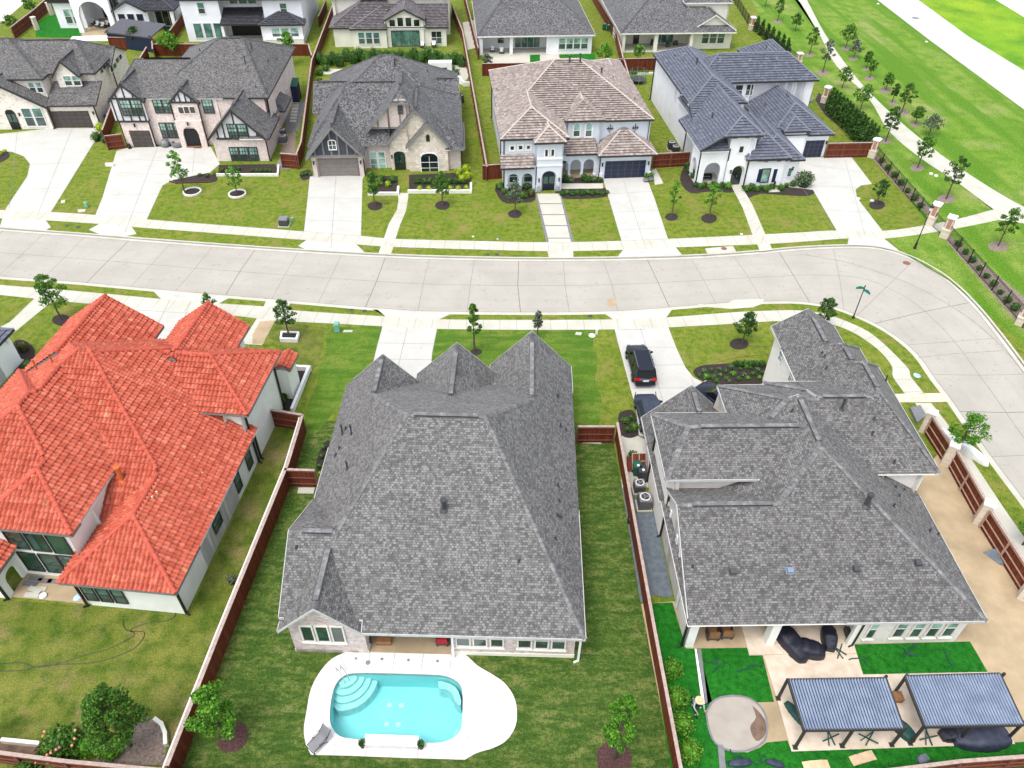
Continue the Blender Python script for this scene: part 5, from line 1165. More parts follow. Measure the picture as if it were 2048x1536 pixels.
for x in (.9, 2.5, 4.1): H.win('f', .28, x, x+1.2, .6, 2.8, gl=M['gl_green'], ny=1)
for x in (13.6, 15.1, 16.6): H.win('f', -1.42, x, x+1.2, .9, 2.4, gl=M['gl_teal'])
H.win('f', .28, 2.3, 3.3, 4.3, 5.9, gl=M['gl_green']); H.win('f', .58, 15.2, 16.2, 4.0, 5.6, gl=M['gl_green']); H.boxes('back_opening', [(6.2, 11.8, 2.9, 2.98, .1, 2.6)], M['black'])
for x in (6.8, 8.3, 9.8): H.win('f', 2.98, x, x+1.2, 5.0, 6.1, gl=M['gl_green'], ny=1)
H.boxes('porch_post', [(5.6, 6.0, -1.3, -.9, 0, 2.8), (11.9, 12.3, -1.3, -.9, 0, 2.8)], M['stucco_w']); H.boxes('patio_floor', [(5.8, 12, -1.6, 3, .01, .08)], M['walk'])
B1 = H = House('far_arched_house', 118, 52, 3, 'white stucco house with tall open arch and dark roof at the top left corner', 'flat', M['dark_tile'], M['dark_cap'], M['trim_dark'], M['stucco_w'])
bA = B(11.2, 16.8, -3.9, 6, 3.4, l=.55, r=.55)
H.roof([B(.2, 6, -1.6, 8, 4.2, l=.55, f=.0, r=.3), bA, B(16.0, 21.4, -3.6, 6, 3.5, f=.35, r=.4), B(4, 16, 3.5, 14, 6.2, l=.5, r=.5, f=.5, b=.5)], vents=False)
H.walls([(.8, 5.4, -1.2, 8), (11.5, 16.5, -3.5, 5), (5, 16, 4, 13), (16.5, 20.8, -.5, 5)]); H.arcade(5.0, 11.2, -3.9, 5.6, [(8.1, 4.6, 2.6)], th=.6)
H.boxes('arch_roof', [(5.0, 11.2, -3.9, 4, 5.6, 5.75)], M['stucco_w']); H.boxes('patio_floor', [(5.5, 11, -5, 4, .01, .08)], M['sandy']); rake(H, bA, -4.0, M['trim_dark'], .2)
for x in (2.2, 3.5): H.win('f', -1.22, x, x+1.0, .8, 3.0, gl=M['gl_teal'], ny=2)
for x in (12.0, 13.5, 15.0): H.win('f', -3.52, x, x+1.1, .7, 2.9, gl=M['door_navy'], ny=2)
H.win('f', 3.98, 6.4, 9.6, .2, 3.4, nx=3, ny=1, gl=M['gl_dark']); H.win('f', -.52, 17, 20.3, .2, 2.5, nx=3, ny=1, gl=M['gl_dark'])
H.boxes('porch_post', [(20.5, 21.0, -3.4, -2.9, 0, 3.3), (16.4, 16.8, -3.4, -3, 0, 3.3)], M['stucco_w'])
WH = H = House('far_left_house', G(0, 760), None, -5, 'white house corner with dark tile porch roof at the left edge beside the red roof', 'flat', M['blue_tile'], M['blue_cap'], M['trim_dark'], M['stucco_w'])
H.roof([B(-9, .7, -6, 3.0, 3.0, r=.5, b=.5), B(-12, -2.5, -9, 2, 3.0, r=.5)], vents=False)
H.walls([(-8, -2.0, -6, 2.0)]); H.arcade(-5.5, 2.4, .1, 2.8, [(1.1, 1.8, 2.0), (-2.0, 1.8, 1.9)], th=.4, vert=True, mat=M['stucco_w']); H.boxes('porch_floor', [(-2, .5, -6, 2.6, .01, .12)], M['walk'])

# ------------------------------------------------------------------ fences
def fence(px, label, h=1.75, posts=True, side=1, cap=True, group='wooden fences', rails=True, rm='rail', kick=False):
    P = [G(x, y) for x, y in px]; o = empty('wooden_fence', P[0], 0, label, 'fence', group)
    bd, cp, rl = MB(), MB(), MB(); acc = 0
    for a, b in zip(P, P[1:]):
        a, b = a-P[0], b-P[0]; L = (b-a).length; t = (b-a)/L; n = Vector((-t.y, t.x, 0))
        for s in (1, -1):
            q = [a+n*.012*s, b+n*.012*s]; uv = [(acc, 0), (acc+L, 0), (acc+L, h), (acc, h)]
            pts = [q[0], q[1], q[1]+Vector((0, 0, h)), q[0]+Vector((0, 0, h))]
            bd.add(pts if s < 0 else pts[::-1], uv if s < 0 else uv[::-1])
        cp.bar(a+Vector((0, 0, h+.02)), b+Vector((0, 0, h+.02)), .19, .045)
        for z in (.35, h*.55, h-.12): rl.bar(a+n*.05*side+Vector((0, 0, z)), b+n*.05*side+Vector((0, 0, z)), .05, .09)
        if posts:
            k = max(1, round(L/2.4))
            for i in range(k+1):
                pm = MB(); c = a+t*(L*i/k)+n*.08*side; pm.box(c.x-.05, c.x+.05, c.y-.05, c.y+.05, 0, h-.01); pm.build('post', M[rm], o)
        acc += L
    bd.build('board_panel', M['fence'], o); cp.build('cap_rail', M['fence_cap'], o)
    if rails: rl.build('rail', M[rm], o)
    if kick:
        kb = MB()
        for a, b in zip(P, P[1:]): t = (b-a).normalized(); n = Vector((-t.y, t.x, 0))*kick; kb.bar(a-P[0]+n+Vector((0, 0, h-.25)), b-P[0]+n+Vector((0, 0, h-.25)), .1, .06)
        kb.build('outer_rail', M['offwhite'], o)
    return o
fence([(613, 863), (585, 960), (452, 1300), (354, 1560)], 'long brown board fence between the red roof house and the brick house backyards', side=-1, kick=-.28)
fence([(1230, 878), (1262, 1065), (1302, 1295), (1352, 1570)], 'long brown board fence between the brick house lawn and the tarp strip', side=1)
fence([(548, 852), (613, 863)], 'short fence with gate beside the red roof house side wall', side=-1)
fence([(578, 972), (637, 974)], 'short gated fence left of the brick house side wall', side=-1)
fence([(1153, 886), (1225, 886)], 'short gated fence right of the brick house side wall', side=-1)
fence([(-40, 1520), (150, 1545), (330, 1562), (480, 1570)], 'rear fence at the bottom left corner with roses behind', h=1.4, side=-1)
fence([(360, 1566), (800, 1574), (1340, 1580)], 'rear fence cap along the bottom edge below the pool', h=1.2)
fence([(1690, 1572), (1900, 1545), (2100, 1530)], 'rear fence at the bottom right corner behind the pergolas', h=1.4, side=-1)
fence([(1849, 868), (1885, 925)], 'fence section between the first and second stone pier right of the corner house', side=-1, h=1.8, rm='rail_light')
fence([(1893, 930), (1950, 1035)], 'fence section between the second and third stone pier right of the corner house', side=-1, h=1.8, rm='rail_light')
fence([(1960, 1055), (2040, 1185)], 'fence section below the third stone pier at the right edge', side=-1, h=1.8, rm='rail_light')
fence([(974, 362), (926, 85), (905, 30)], 'fence running between the stone house and the pale blue house', h=1.8)
fence([(1003, 357), (966, 360)], 'short reddish fence beside the left corner of the pale blue house', h=1.8, side=-1)
fence([(928, 330), (968, 352)], 'short fence between the stone house right wall and the side fence', h=1.8, side=-1) if False else None
fence([(597, 338), (607, 312), (627, 145), (672, 20)], 'fence running between the tudor house and the stone house', h=1.8)
fence([(566, 335), (600, 338)], 'short fence left of the stone house garage', h=1.8, side=-1)
fence([(218, 300), (252, 296)], 'short red brown fence between the whitewashed house and the tudor garage', h=1.8, side=-1)
fence([(214, 288), (230, 240), (300, 118)], 'fence running between the whitewashed house and the tudor house', h=1.8)
fence([(1303, 336), (1375, 332)], 'reddish fence joining the pale blue house and the white house', h=1.8, side=-1)
fence([(1293, 322), (1290, 300), (1245, 140)], 'fence running between the pale blue house and the white house', h=1.8)
fence([(1648, 316), (1742, 314)], 'bright brown fence right of the blue garage door', h=1.9, side=-1)
fence([(965, 152), (1060, 150), (1245, 142), (1318, 140)], 'rear fence behind the pale blue house', h=1.8)
fence([(1245, 145), (1230, 80), (1178, -10)], 'fence between the two far right back row patios', h=1.8)
fence([(957, 120), (925, -10)], 'fence left of the far white brick house', h=1.8)
fence([(310, 112), (470, 112), (620, 112), (627, 135)], 'rear fence behind the tudor house', h=1.8)
fence([(222, 98), (310, 100), (312, 122)], 'rear fence segment right of the whitewashed house', h=1.8)
fence([(345, 85), (380, 35)], 'fence between the two white houses of the back row', h=1.8)
fence([(30, 78), (75, 42), (104, 15)], 'fence with pale piers at the top left', h=1.8, side=-1)
fence([(640, 55), (655, 20)], 'fence right of the tall far white house', h=1.8)

# gates (braced) belong to the fences beside the houses, lying pads in front
def slab(px, label, mat='walk', h=.06, name='concrete_pad', cat='pad'):
    P = [G(*p) for p in px]; c = P[0]; mb = MB(); mb.poly([[(p.x-c.x, p.y-c.y) for p in P]], h, down=0)
    o = mb.build(name, M[mat]); o.location = c; return tag(o, label, cat)
slab([(597, 976), (630, 976), (627, 988), (595, 987)], 'small pale concrete pad below the left gate of the brick house'); slab([(1160, 878), (1203, 880), (1202, 888), (1160, 886)], 'small pale pad below the right gate of the brick house')

# ------------------------------------------------------------------ brick piers and iron fence
def pier(px, py, ty, label, s=.85):
    h = hgt(px, py, ty); c = G(px, py); o = empty('brick_pier', c, R(-38 if px > 1600 else 5), label, 'pier', 'brick and stone piers of the iron fence')
    mb = MB(); mb.box(-s/2, s/2, -s/2, s/2, 0, h*.35); mb.box(-s/2-.04, s/2+.04, -s/2-.04, s/2+.04, h*.35, h*.4); mb.build('base', M['pillar_stone'], o)
    mb = MB(); k = s*.40; mb.box(-k, k, -k, k, h*.4, h*.9); mb.build('shaft', M['pillar_stone'], o)
    mb = MB(); k2 = k*.55
    for sg in (1, -1): mb.box(-k2, k2, sg*k-.02, sg*k+.02, h*.45, h*.86); mb.box(sg*k-.02, sg*k+.02, -k2, k2, h*.45, h*.86)
    mb.build('brick_inlay', M['pillar_brick'], o)
    mb = MB(); mb.box(-s*.52, s*.52, -s*.52, s*.52, h*.9, h*.97); mb.box(-s*.46, s*.46, -s*.46, s*.46, h*.97, h+.04, tp=.2); mb.build('cap', M['white'], o)
    return o
for a in ((1859, 448, 405, 'brick and stone pier with white cap behind the street lamp'), (1888, 474, 431, 'brick and stone pier with white cap just below the sidewalk crossing'), (2040, 648, 608, 'brick and stone pier at the right edge of the photo'),
          (1743, 314, 276, 'brick and stone pier at the right end of the bright brown fence'), (1648, 205, 172, 'brick and stone pier beside the rear right corner of the white house'), (1595, 130, 105, 'white capped pier half hidden behind the blue roof'), (1502, 60, 33, 'brick and stone pier near the top beside the dark hedge')): pier(*a)
def spier(px, py, label, h=2.0):
    c = G(px, py); o = empty('stone_pier', c, R(-32), label, 'pier', 'cream stone piers of the corner fence'); mb = MB(); mb.box(-.3, .3, -.3, .3, 0, h); mb.build('shaft', M['pillar_stone'], o)
    mb = MB(); mb.box(-.36, .36, -.36, .36, h, h+.1); mb.build('cap', M['offwhite'], o)
spier(1846, 862, 'topmost cream stone pier of the corner fence'); spier(1889, 928, 'second cream stone pier from the top on the corner fence'); spier(1955, 1045, 'third cream stone pier from the top on the corner fence'); spier(2044, 1195, 'lowest cream stone pier at the right edge')
spier(75, 60, 'pale pier in the top left fence'); spier(104, 30, 'pale pier nearest the arched house in the top left fence')
def ironfence(px, label, h=1.55):
    P = [G(*p) for p in px]; o = empty('iron_fence', P[0], 0, label, 'fence', 'black iron fences'); b = MB(); r = MB()
    for a, c in zip(P, P[1:]):
        a, c = a-P[0], c-P[0]; L = (c-a).length; t = (c-a)/L
        for z in (.12, h-.15, h): r.bar(a+Vector((0, 0, z)), c+Vector((0, 0, z)), .035, .035)
        n = int(L/.16)
        for i in range(n): q = a+t*(L*i/n); b.bar(q+Vector((0, 0, .05)), q+Vector((0, 0, h)), .018, .018)
        k = max(1, round(L/2.4))
        for i in range(k+1): q = a+t*(L*i/k); pm = MB(); pm.box(q.x-.04, q.x+.04, q.y-.04, q.y+.04, 0, h+.1); pm.build('post', M['iron'], o)
    b.build('baluster', M['iron'], o); r.build('rail', M['iron'], o)
ironfence([(1747, 316), (1855, 442)], 'black iron fence between the driveway pier and the lamp pier'); ironfence([(1892, 478), (2035, 640)], 'black iron fence running down to the right edge pier'); ironfence([(1863, 452), (1882, 470)], 'short iron gate between the two piers on the sidewalk')
ironfence([(1652, 208), (1738, 308)], 'black iron fence behind the tall dark hedge'); ironfence([(1506, 62), (1590, 128)], 'upper black iron fence beside the small yard'); ironfence([(1462, -5), (1499, 55)], 'topmost black iron fence beside the far cream house'); ironfence([(2044, 655), (2100, 720)], 'iron fence past the right edge pier')

# ------------------------------------------------------------------ plants
def leafball(mb, c, rx, rz, n, ls, m=0, hollow=.55, squash=None):
    for _ in range(n):
        while True:
            v = Vector((random.uniform(-1, 1), random.uniform(-1, 1), random.uniform(-1, 1)))
            if hollow < v.length < 1: break
        p = Vector(c)+Vector((v.x*rx, v.y*rx, v.z*rz)); a = Vector((random.gauss(0, 1), random.gauss(0, 1), random.gauss(0, 1))).normalized()
        nrm = (v.normalized()*.7+a*.8).normalized(); t = nrm.cross(Vector((random.gauss(0, 1), random.gauss(0, 1), random.gauss(0, 1)))).normalized(); u = nrm.cross(t)
        s = ls*random.uniform(.6, 1.25)
        mb.add([p-t*s, p+u*s*.55, p+t*s, p-u*s*.55], uvs=[(0, 0)]*4, m=m)
def tree(px, py, ty, rpx, mat, label, kind='round', seed=0, group=None, cat='tree', dens=1.0, name='young_tree', cb=.35):
    random.seed(seed*31+int(px)); c = G(px, py); h = hgt(px, py, ty); s = ppm((c.x, c.y, h*.6)); r = rpx/s
    o = empty(name, c, 0, label, cat, group); tr = MB(); cr = MB()
    lean = Vector((random.uniform(-.1, .1), random.uniform(-.1, .1), 0))*h*.12
    tr.tube([(0, 0, -.05), lean*.3+Vector((0, 0, h*.3)), lean+Vector((0, 0, h*.85))], [.035+h*.012, .025+h*.009, .015], 7)
    ls = max(.09, min(.17, 1.3*2/s)); z0 = h*cb; zc = (z0+h)/2; rz = (h-z0)/2
    ncl = {'round': 26, 'sparse': 20, 'open': 24, 'narrow': 18, 'dense': 40}[kind]
    area = 4*math.pi*r*rz; N = int(dens*area/(ls*ls)*{'round': 1.1, 'sparse': .6, 'open': .8, 'narrow': .9, 'dense': 1.6}[kind]/ncl); N = max(18, min(N, 300))
    for i in range(ncl):
        t = (i+.5)/ncl; ph = i*2.4+random.random(); zz = z0+(h-z0)*(.06+.88*t)
        k = math.sin(math.pi*min(1, (.18+t*.82)))**.6 if kind != 'narrow' else (1-t)*.8+.25
        rr = r*k*random.uniform(.25, .95); q = Vector((math.cos(ph)*rr, math.sin(ph)*rr, zz))
        tr.tube([lean*(zz/h)*.8+Vector((0, 0, zz-rr*.55-h*.03)), q], [.012+h*.003, .008], 5, cap=False)
        br = r*random.uniform(.18, .36); leafball(cr, q, br, br*.75, N, ls, hollow=.1)
    tr.build('trunk', M['bark'], o); cr.build('crown', M[mat], o)
    return o
def shrub_mesh(mat, n, ls, rz, seed, name='shrub', core=True):
    random.seed(seed); mb = MB(); k = 7
    for i in range(k):
        a = i*2.4; rr = 0 if i == 0 else .45; leafball(mb, (math.cos(a)*rr, math.sin(a)*rr, rz*(1.05 if i == 0 else .75)), .6, .55*rz*1.1, n//k, ls, hollow=.35)
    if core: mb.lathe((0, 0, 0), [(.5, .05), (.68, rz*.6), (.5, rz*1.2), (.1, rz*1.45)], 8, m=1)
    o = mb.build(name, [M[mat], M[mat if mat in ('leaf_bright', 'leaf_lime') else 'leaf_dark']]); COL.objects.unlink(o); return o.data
SH = {}
def shrub(px, py, rpx, mat, label, hr=.9, group=None, cat='shrub', name='shrub', ls=None):
    c = G(px, py); s = ppm(c); r = rpx/s; n = int(min(2200, max(90, (rpx*2.2)**2*.6))); key = (mat, round(n, -2), hr)
    if key not in SH: SH[key] = shrub_mesh(mat, max(n, 120), max(.11, min(.2, 1.6/rpx)), hr, len(SH)+3)
    o = bpy.data.objects.new(name, SH[key]); COL.objects.link(o); o.location = c; o.scale = (r, r, r); o.rotation_euler = (0, 0, random.random()*6)
    return tag(o, label, cat, group)
ORD = ['first', 'second', 'third', 'fourth', 'fifth', 'sixth', 'seventh', 'eighth', 'ninth', 'tenth', 'eleventh', 'twelfth', 'thirteenth', 'fourteenth', 'fifteenth', 'sixteenth', 'seventeenth', 'eighteenth', 'nineteenth', 'twentieth', 'twenty-first', 'twenty-second', 'twenty-third', 'twenty-fourth', 'twenty-fifth', 'twenty-sixth', 'twenty-seventh', 'twenty-eighth']
def row(pts, rpx, mat, what, where, group, hr=.9, name='shrub', cat='shrub', jit=0):
    for i, p in enumerate(pts):
        w = ('leftmost' if i == 0 else 'rightmost' if i == len(pts)-1 else ORD[i]+' from the left,')
        random.seed(i*7+int(p[0])); m = mat if isinstance(mat, str) else mat[i % len(mat)]; r = p[2] if len(p) > 2 else rpx
        shrub(p[0], p[1], r*random.uniform(1-jit, 1+jit), m, f'{what}, {w} {where}', hr, group, cat, name)
T = [(370, 386, 300, 22, 'leaf_bright', 'bright green young tree in the left white ringed bed before the tudor house', 'sparse'), (475, 390, 333, 19, 'leaf_bright', 'bright green young tree in the right white ringed bed before the tudor house', 'sparse'),
     (750, 412, 342, 17, 'leaf_mid', 'young tree in dark mulch left of the stone house walkway', 'round'), (885, 411, 345, 17, 'leaf_mid', 'young tree in dark mulch right of the stone house walkway', 'round'),
     (1030, 428, 362, 18, 'leaf_grey', 'thin grey-green young tree in front of the pale blue house porch', 'sparse'), (1343, 433, 360, 13, 'leaf_bright', 'left one of two slim bright trees before the white house', 'sparse'), (1418, 436, 364, 16, 'leaf_bright', 'right one of two slim bright trees before the white house', 'sparse'),
     (1752, 409, 358, 15, 'leaf_dark', 'small dark tree in mulch on the lawn beside the wide driveway', 'round'), (1691, 96, 48, 19, 'leaf_mid', 'spreading tree topmost on the right of the trail', 'open'), (1707, 116, 80, 15, 'leaf_grey', 'round grey-green tree just below the topmost trail tree', 'round'),
     (1732, 137, 102, 9, 'leaf_mid', 'small round tree third down right of the trail', 'round'), (1739, 155, 118, 10, 'leaf_mid', 'thin little tree right of the trail beside a mulch ring', 'sparse'), (1771, 180, 146, 13, 'leaf_mid', 'round tree fifth down right of the trail', 'round'), (1784, 205, 166, 7, 'leaf_dark', 'tiny slim tree between two larger ones right of the trail', 'round'),
     (1803, 225, 166, 18, 'leaf_mid', 'broad leaning tree midway right of the trail', 'open'), (1830, 248, 213, 14, 'leaf_mid', 'small round tree left of the olive-green one beside the trail', 'round'), (1857, 271, 231, 21, 'leaf_grey', 'wide olive-green tree on the meadow beside the trail', 'round'),
     (1835, 335, 270, 20, 'leaf_mid', 'bright crowned tree in mulch ring left of the trail bend', 'open'), (1892, 398, 312, 21, 'leaf_dark', 'gappy dark tree in mulch ring before the sidewalk junction', 'sparse'), (1996, 492, 416, 22, 'leaf_mid', 'tree in mulch ring below the sidewalk junction at the right edge', 'open'),
     (1619, 109, 53, 13, 'leaf_mid', 'young tree in pale ring left of the trail near the top', 'open'), (1645, 145, 76, 14, 'leaf_grey', 'sparse greyish tree left of the trail above the hedge', 'sparse'), (1684, 176, 134, 16, 'leaf_mid', 'dark young tree behind the hedge at the pier', 'open'), (1721, 218, 171, 22, 'leaf_mid', 'broad tree behind the middle of the tall hedge', 'open'),
     (1771, 283, 212, 18, 'leaf_dark', 'dark tree with pale mulch ring behind the bright fence pier', 'open'), (1590, 62, 25, 13, 'leaf_mid', 'small tree left of the trail at the top', 'round'), (1555, 42, -5, 12, 'leaf_mid', 'thin tree with round ring at the top edge', 'open'), (1530, 14, -30, 10, 'leaf_mid', 'thin tree cut by the top edge left of the trail', 'open'),
     (123, 640, 548, 32, 'leaf_mid', 'feathery young tree behind the red roof at the left sidewalk', 'open'), (425, 636, 585, 15, 'leaf_mid', 'young tree peeking over the red roof gable by the sidewalk', 'open'), (578, 672, 600, 25, 'leaf_dark', 'dark young tree in the square white planter', 'open'), (949, 704, 604, 19, 'leaf_mid', 'narrow young tree behind the middle roof gable', 'narrow'),
     (1075, 676, 621, 14, 'leaf_grey', 'narrow greyish tree behind the right roof gable', 'narrow'), (1484, 688, 624, 22, 'leaf_dark', 'round dark tree in black mulch on the corner house front lawn', 'round'), (1643, 655, 596, 19, 'leaf_dark', 'dark tree behind the corner house front gable', 'round'),
     (1905, 915, 830, 38, 'leaf_bright', 'bright feathery tree outside the corner fence above a wrapped bundle', 'open'), (2045, 1090, 1020, 42, 'leaf_bright', 'bright tree outside the corner fence at the right edge', 'open'), (455, 1478, 1385, 50, 'leaf_bright', 'large bright tree in red mulch at the left end of the pool lawn', 'round'),
     (1228, 1515, 1390, 34, 'leaf_bright', 'slender bright tree in red mulch right of the pool', 'round'), (262, 1492, 1388, 58, 'leaf_mid', 'large dark green tree by the rear bed of the red roof yard', 'dense'), (278, 97, 52, 15, 'leaf_dark', 'small dark tree behind the fence between the two left houses', 'round'), (345, 112, 66, 24, 'leaf_bright', 'bright leafy tree behind the tudor roof left side', 'round'),
     (582, 130, 62, 19, 'leaf_bright', 'bright tree behind the tudor roof right side', 'round'), (1210, 128, 88, 18, 'leaf_bright', 'bright tree behind the rear fence of the pale blue house', 'round'), (1275, 122, 90, 13, 'leaf_bright', 'smaller bright tree left of the far cream patio', 'round'), (65, 30, -5, 16, 'leaf_mid', 'tree left of the top left fence', 'round'), (28, 65, 30, 15, 'leaf_mid', 'tree at the far left above the whitewashed roof', 'round'),
     (975, 135, 108, 12, 'leaf_grey', 'small sparse tree at the rear corner behind the pale blue house', 'sparse'), (-6, 1480, 1425, 28, 'leaf_bright', 'bright bush-like tree cut by the left edge in the rear bed', 'round'), (1900, 1, -50, 4, 'leaf_mid', 'x', 'sparse')]
for i, a in enumerate(T[:-1]): tree(*a[:6], kind=a[6], seed=i, group='young trees of the neighbourhood', cb=.22 if a[6] in ('dense',) or a[0] in (455, 1228) else .34)
g_ = 'clipped round bushes beside the corner garden fence'
row([(1342, 1346, 23), (1352, 1404, 25), (1363, 1455, 25), (1376, 1511, 27)], 28, 'leaf_bright', 'bright round clipped bush,', 'beside the right garden fence', g_, 1.0)
row([(178+x*30, 1500+y) for x, y in ((0, 0), (.9, -4), (1.6, 6))], 24, 'leaf_bright', 'bright leafy bush', 'in the rear bed of the red roof yard', 'bright bushes in the rear bed', .9)
rb = shrub(130, 1500, 42, 'leaf_mid', 'rose bush with coral blooms in the rear bed of the red roof yard', .8, cat='rose bush', name='rose_bush'); 
def blooms(host, n, r, z0, z1, sz):
    random.seed(5); mb = MB()
    for _ in range(n): a = random.random()*6.28; q = r*random.uniform(.3, .95); mb.lathe((math.cos(a)*q, math.sin(a)*q, random.uniform(z0, z1)), [(.01, 0), (sz, sz*.4), (sz*.7, sz)], 6)
    o = mb.build('bloom', M['petal'], host)
blooms(rb, 16, .95, .85, 1.25, .07)
rb = shrub(60, 1560, 34, 'leaf_mid', 'low rose bush outside the rear fence at the bottom left corner', .8, cat='rose bush', name='rose_bush'); blooms(rb, 8, .9, .8, 1.2, .08)
shrub(210, 1575, 26, 'leaf_bright', 'bright bush outside the rear fence at the bottom left', .9)
row([(758, 372), (776, 373)], 7.5, 'leaf_lime', 'lime green round shrub', 'left of the stone house door', 'lime shrubs left of the door', 1.0)
row([(840, 383), (858, 383), (901, 383), (917, 383), (933, 382)], 8, 'leaf_lime', 'lime green round shrub', 'in the front bed of the stone house', 'lime shrubs in the front bed', 1.0)
row([(932, 343, 10), (918, 350, 9), (935, 358, 11), (924, 364, 10)], 10, 'leaf_lime', 'large lime shrub', 'at the right end of the stone house bed', 'lime shrubs at the bed end', 1.0)
row([(835+i*13, 366) for i in range(8)], 9, 'leaf_dark', 'dark low shrub against the stone wall', 'behind the lime shrubs', 'dark shrubs along the stone house', .8)
row([(745, 358), (762, 362), (785, 364)], 10, 'leaf_dark', 'dark shrub under the front window', 'left of the stone house door', 'dark shrubs left of the door', .9)
row([(1000+i*9, 378+(i % 3)*9) for i in range(8)], 9, ['leaf_dark', 'leaf_grey', 'leaf_mid'], 'mixed shrub', 'in the bed left of the pale blue house entry', 'shrubs left of the blue entry', .9, jit=.2)
shrub(1061, 392, 9, 'leaf_red', 'copper leaved shrub left of the pale blue house walkway')
row([(1124+i*10, 390-(i % 2)*3) for i in range(10)], 7, ['leaf_dark', 'leaf_mid'], 'low dark shrub', 'in the bed right of the stepping slabs', 'low hedge right of the slabs', .8, jit=.2)
row([(1131, 362, 9), (1141, 365, 8), (1168, 360, 9), (1176, 363, 9), (1187, 363, 8), (1200, 362, 6)], 8, ['leaf_dark', 'leaf_grey', 'leaf_mid'], 'round shrub', 'before the arched porch of the pale blue house', 'shrubs before the porch', 1.0)
row([(1366+i*4, 322+i*7) for i in range(6)], 8, 'leaf_dark', 'dark shrub of the side hedge', 'along the white house left corner', 'side hedge of the white house', 1.0)
row([(1392+i*9, 372+(i % 2)*4) for i in range(8)], 8, ['leaf_dark', 'leaf_mid', 'leaf_dark', 'leaf_bright'], 'mixed shrub', 'in the bed left of the white house path', 'shrubs left of the white house path', .9, jit=.2)
row([(1492+i*10, 382-(i % 2)*4) for i in range(6)]+[(1560, 380), (1572, 374), (1585, 372)], 8, ['leaf_mid', 'leaf_dark'], 'mixed shrub', 'under the white house front window', 'shrubs right of the white house path', .9, jit=.2)
shrub(1606, 372, 20, 'leaf_grey', 'large grey-green shrub at the bed end beside the wide driveway', 1.0)
row([(505+i*9, 343) for i in range(5)], 5, ['leaf_dark', 'leaf_mid', 'leaf_red'], 'low plant', 'in the bed under the tudor right wing', 'low plants under the tudor wing', .8); row([(400, 352, 5), (415, 354, 5), (430, 350, 5), (445, 344, 7), (478, 340, 6), (362, 358, 4)], 5, ['leaf_dark', 'leaf_red'], 'small plant', 'in the curved bed before the tudor entry', 'small plants in the curved bed', .8)
shrub(204, 262, 13, 'leaf_lime', 'bright shrub at the right corner of the whitewashed house garage'); shrub(194, 280, 12, 'leaf_dark', 'dark shrub at the driveway edge of the whitewashed house'); shrub(210, 285, 9, 'leaf_dark', 'small dark shrub below the bright garage corner shrub')
row([(604, 352), (613, 350), (621, 352)], 5, 'leaf_dark', 'small dark shrub', 'left of the stone house driveway', 'shrubs left of the stone house driveway'); row([(2, 310), (10, 305)], 5, 'leaf_lime', 'small lime plant', 'in the bed at the left edge', 'lime plants at the left edge')
row([(590-i*6.5, 762+i*11) for i in range(6)], 11, ['leaf_mid', 'leaf_dark'], 'green hedge shrub', 'counting down the planter beside the red roof house', 'planter hedge of the red roof house', 1.0)
row([(648, 898), (644, 915), (640, 935)], 7, 'leaf_dark', 'dark shrub', 'tucked beside the left wall of the brick house', 'shrubs beside the brick house wall'); shrub(640, 948, 5, 'leaf_lime', 'lime plant beside the left wall of the brick house')
row([(1250, 845, 9), (1262, 838, 8), (1268, 858, 11), (1255, 862, 8)], 9, ['leaf_mid', 'leaf_dark'], 'shrub', 'in the black bed beside the parked vehicles', 'shrubs in the small black bed')
pts = [(1398, 752), (1408, 745), (1412, 756), (1422, 742), (1426, 756), (1438, 740), (1440, 752), (1450, 744), (1452, 758), (1462, 737), (1466, 750), (1476, 760), (1480, 740), (1486, 752), (1495, 758), (1500, 738), (1506, 750), (1515, 742), (1518, 757), (1526, 748), (1432, 764), (1458, 764), (1492, 735), (1470, 730), (1512, 732)]
row(pts, 6.5, ['leaf_mid', 'leaf_grey', 'leaf_bright', 'leaf_dark'], 'small perennial', 'in the kidney-shaped black bed', 'perennials in the kidney bed', .8, name='perennial', cat='plant', jit=.2)
row([(1478+i*11, 731) for i in range(5)], 9, 'leaf_dark', 'dark round shrub', 'along the back of the kidney-shaped bed', 'dark shrubs at the kidney bed back', .9)
# tall hedges
def cypress(px, py, ty, rpx, label, group):
    random.seed(int(px*3)); c = G(px, py); h = hgt(px, py, ty); r = rpx/ppm(c); o = empty('hedge_tree', c, 0, label, 'hedge tree', group); mb = MB()
    for i in range(9):
        t = i/8; leafball(mb, (random.uniform(-.1, .1), random.uniform(-.1, .1), h*(.12+.85*t)), r*(1.05-.8*t), h*.11, 70, .16, hollow=.2)
    mb.build('crown', M['leaf_dark'], o); tb = MB(); tb.tube([(0, 0, 0), (0, 0, h*.8)], [.06, .02], 6); tb.build('trunk', M['bark'], o)
for i in range(15):
    t = i/14; cypress(1656+t*82, 222+t*88, 178+t*76, 12, f'tall dark hedge conifer, {ORD[i]} from the top beside the white house', 'tall dark hedge beside the white house')
for i in range(7):
    t = i/6; cypress(1512+t*60, 62+t*48, 34+t*44, 8, f'dark hedge conifer, {ORD[i]} from the top near the far cream house', 'upper dark hedge')
random.seed(3)
row([(640+i*13.5, 128-(6 if 3 < i < 18 else 0)+(i % 2)*5) for i in range(22)], 13, ['leaf_dark', 'leaf_mid', 'leaf_dark'], 'leafy hedge shrub', 'in the long hedge behind the stone house', 'long hedge behind the stone house', 1.3, name='hedge_shrub', jit=.12)
row([(640, 150, 10), (652, 142, 9), (640, 165, 7)], 10, 'leaf_mid', 'shrub', 'at the left end behind the stone house roof', 'shrubs behind the stone house left corner')
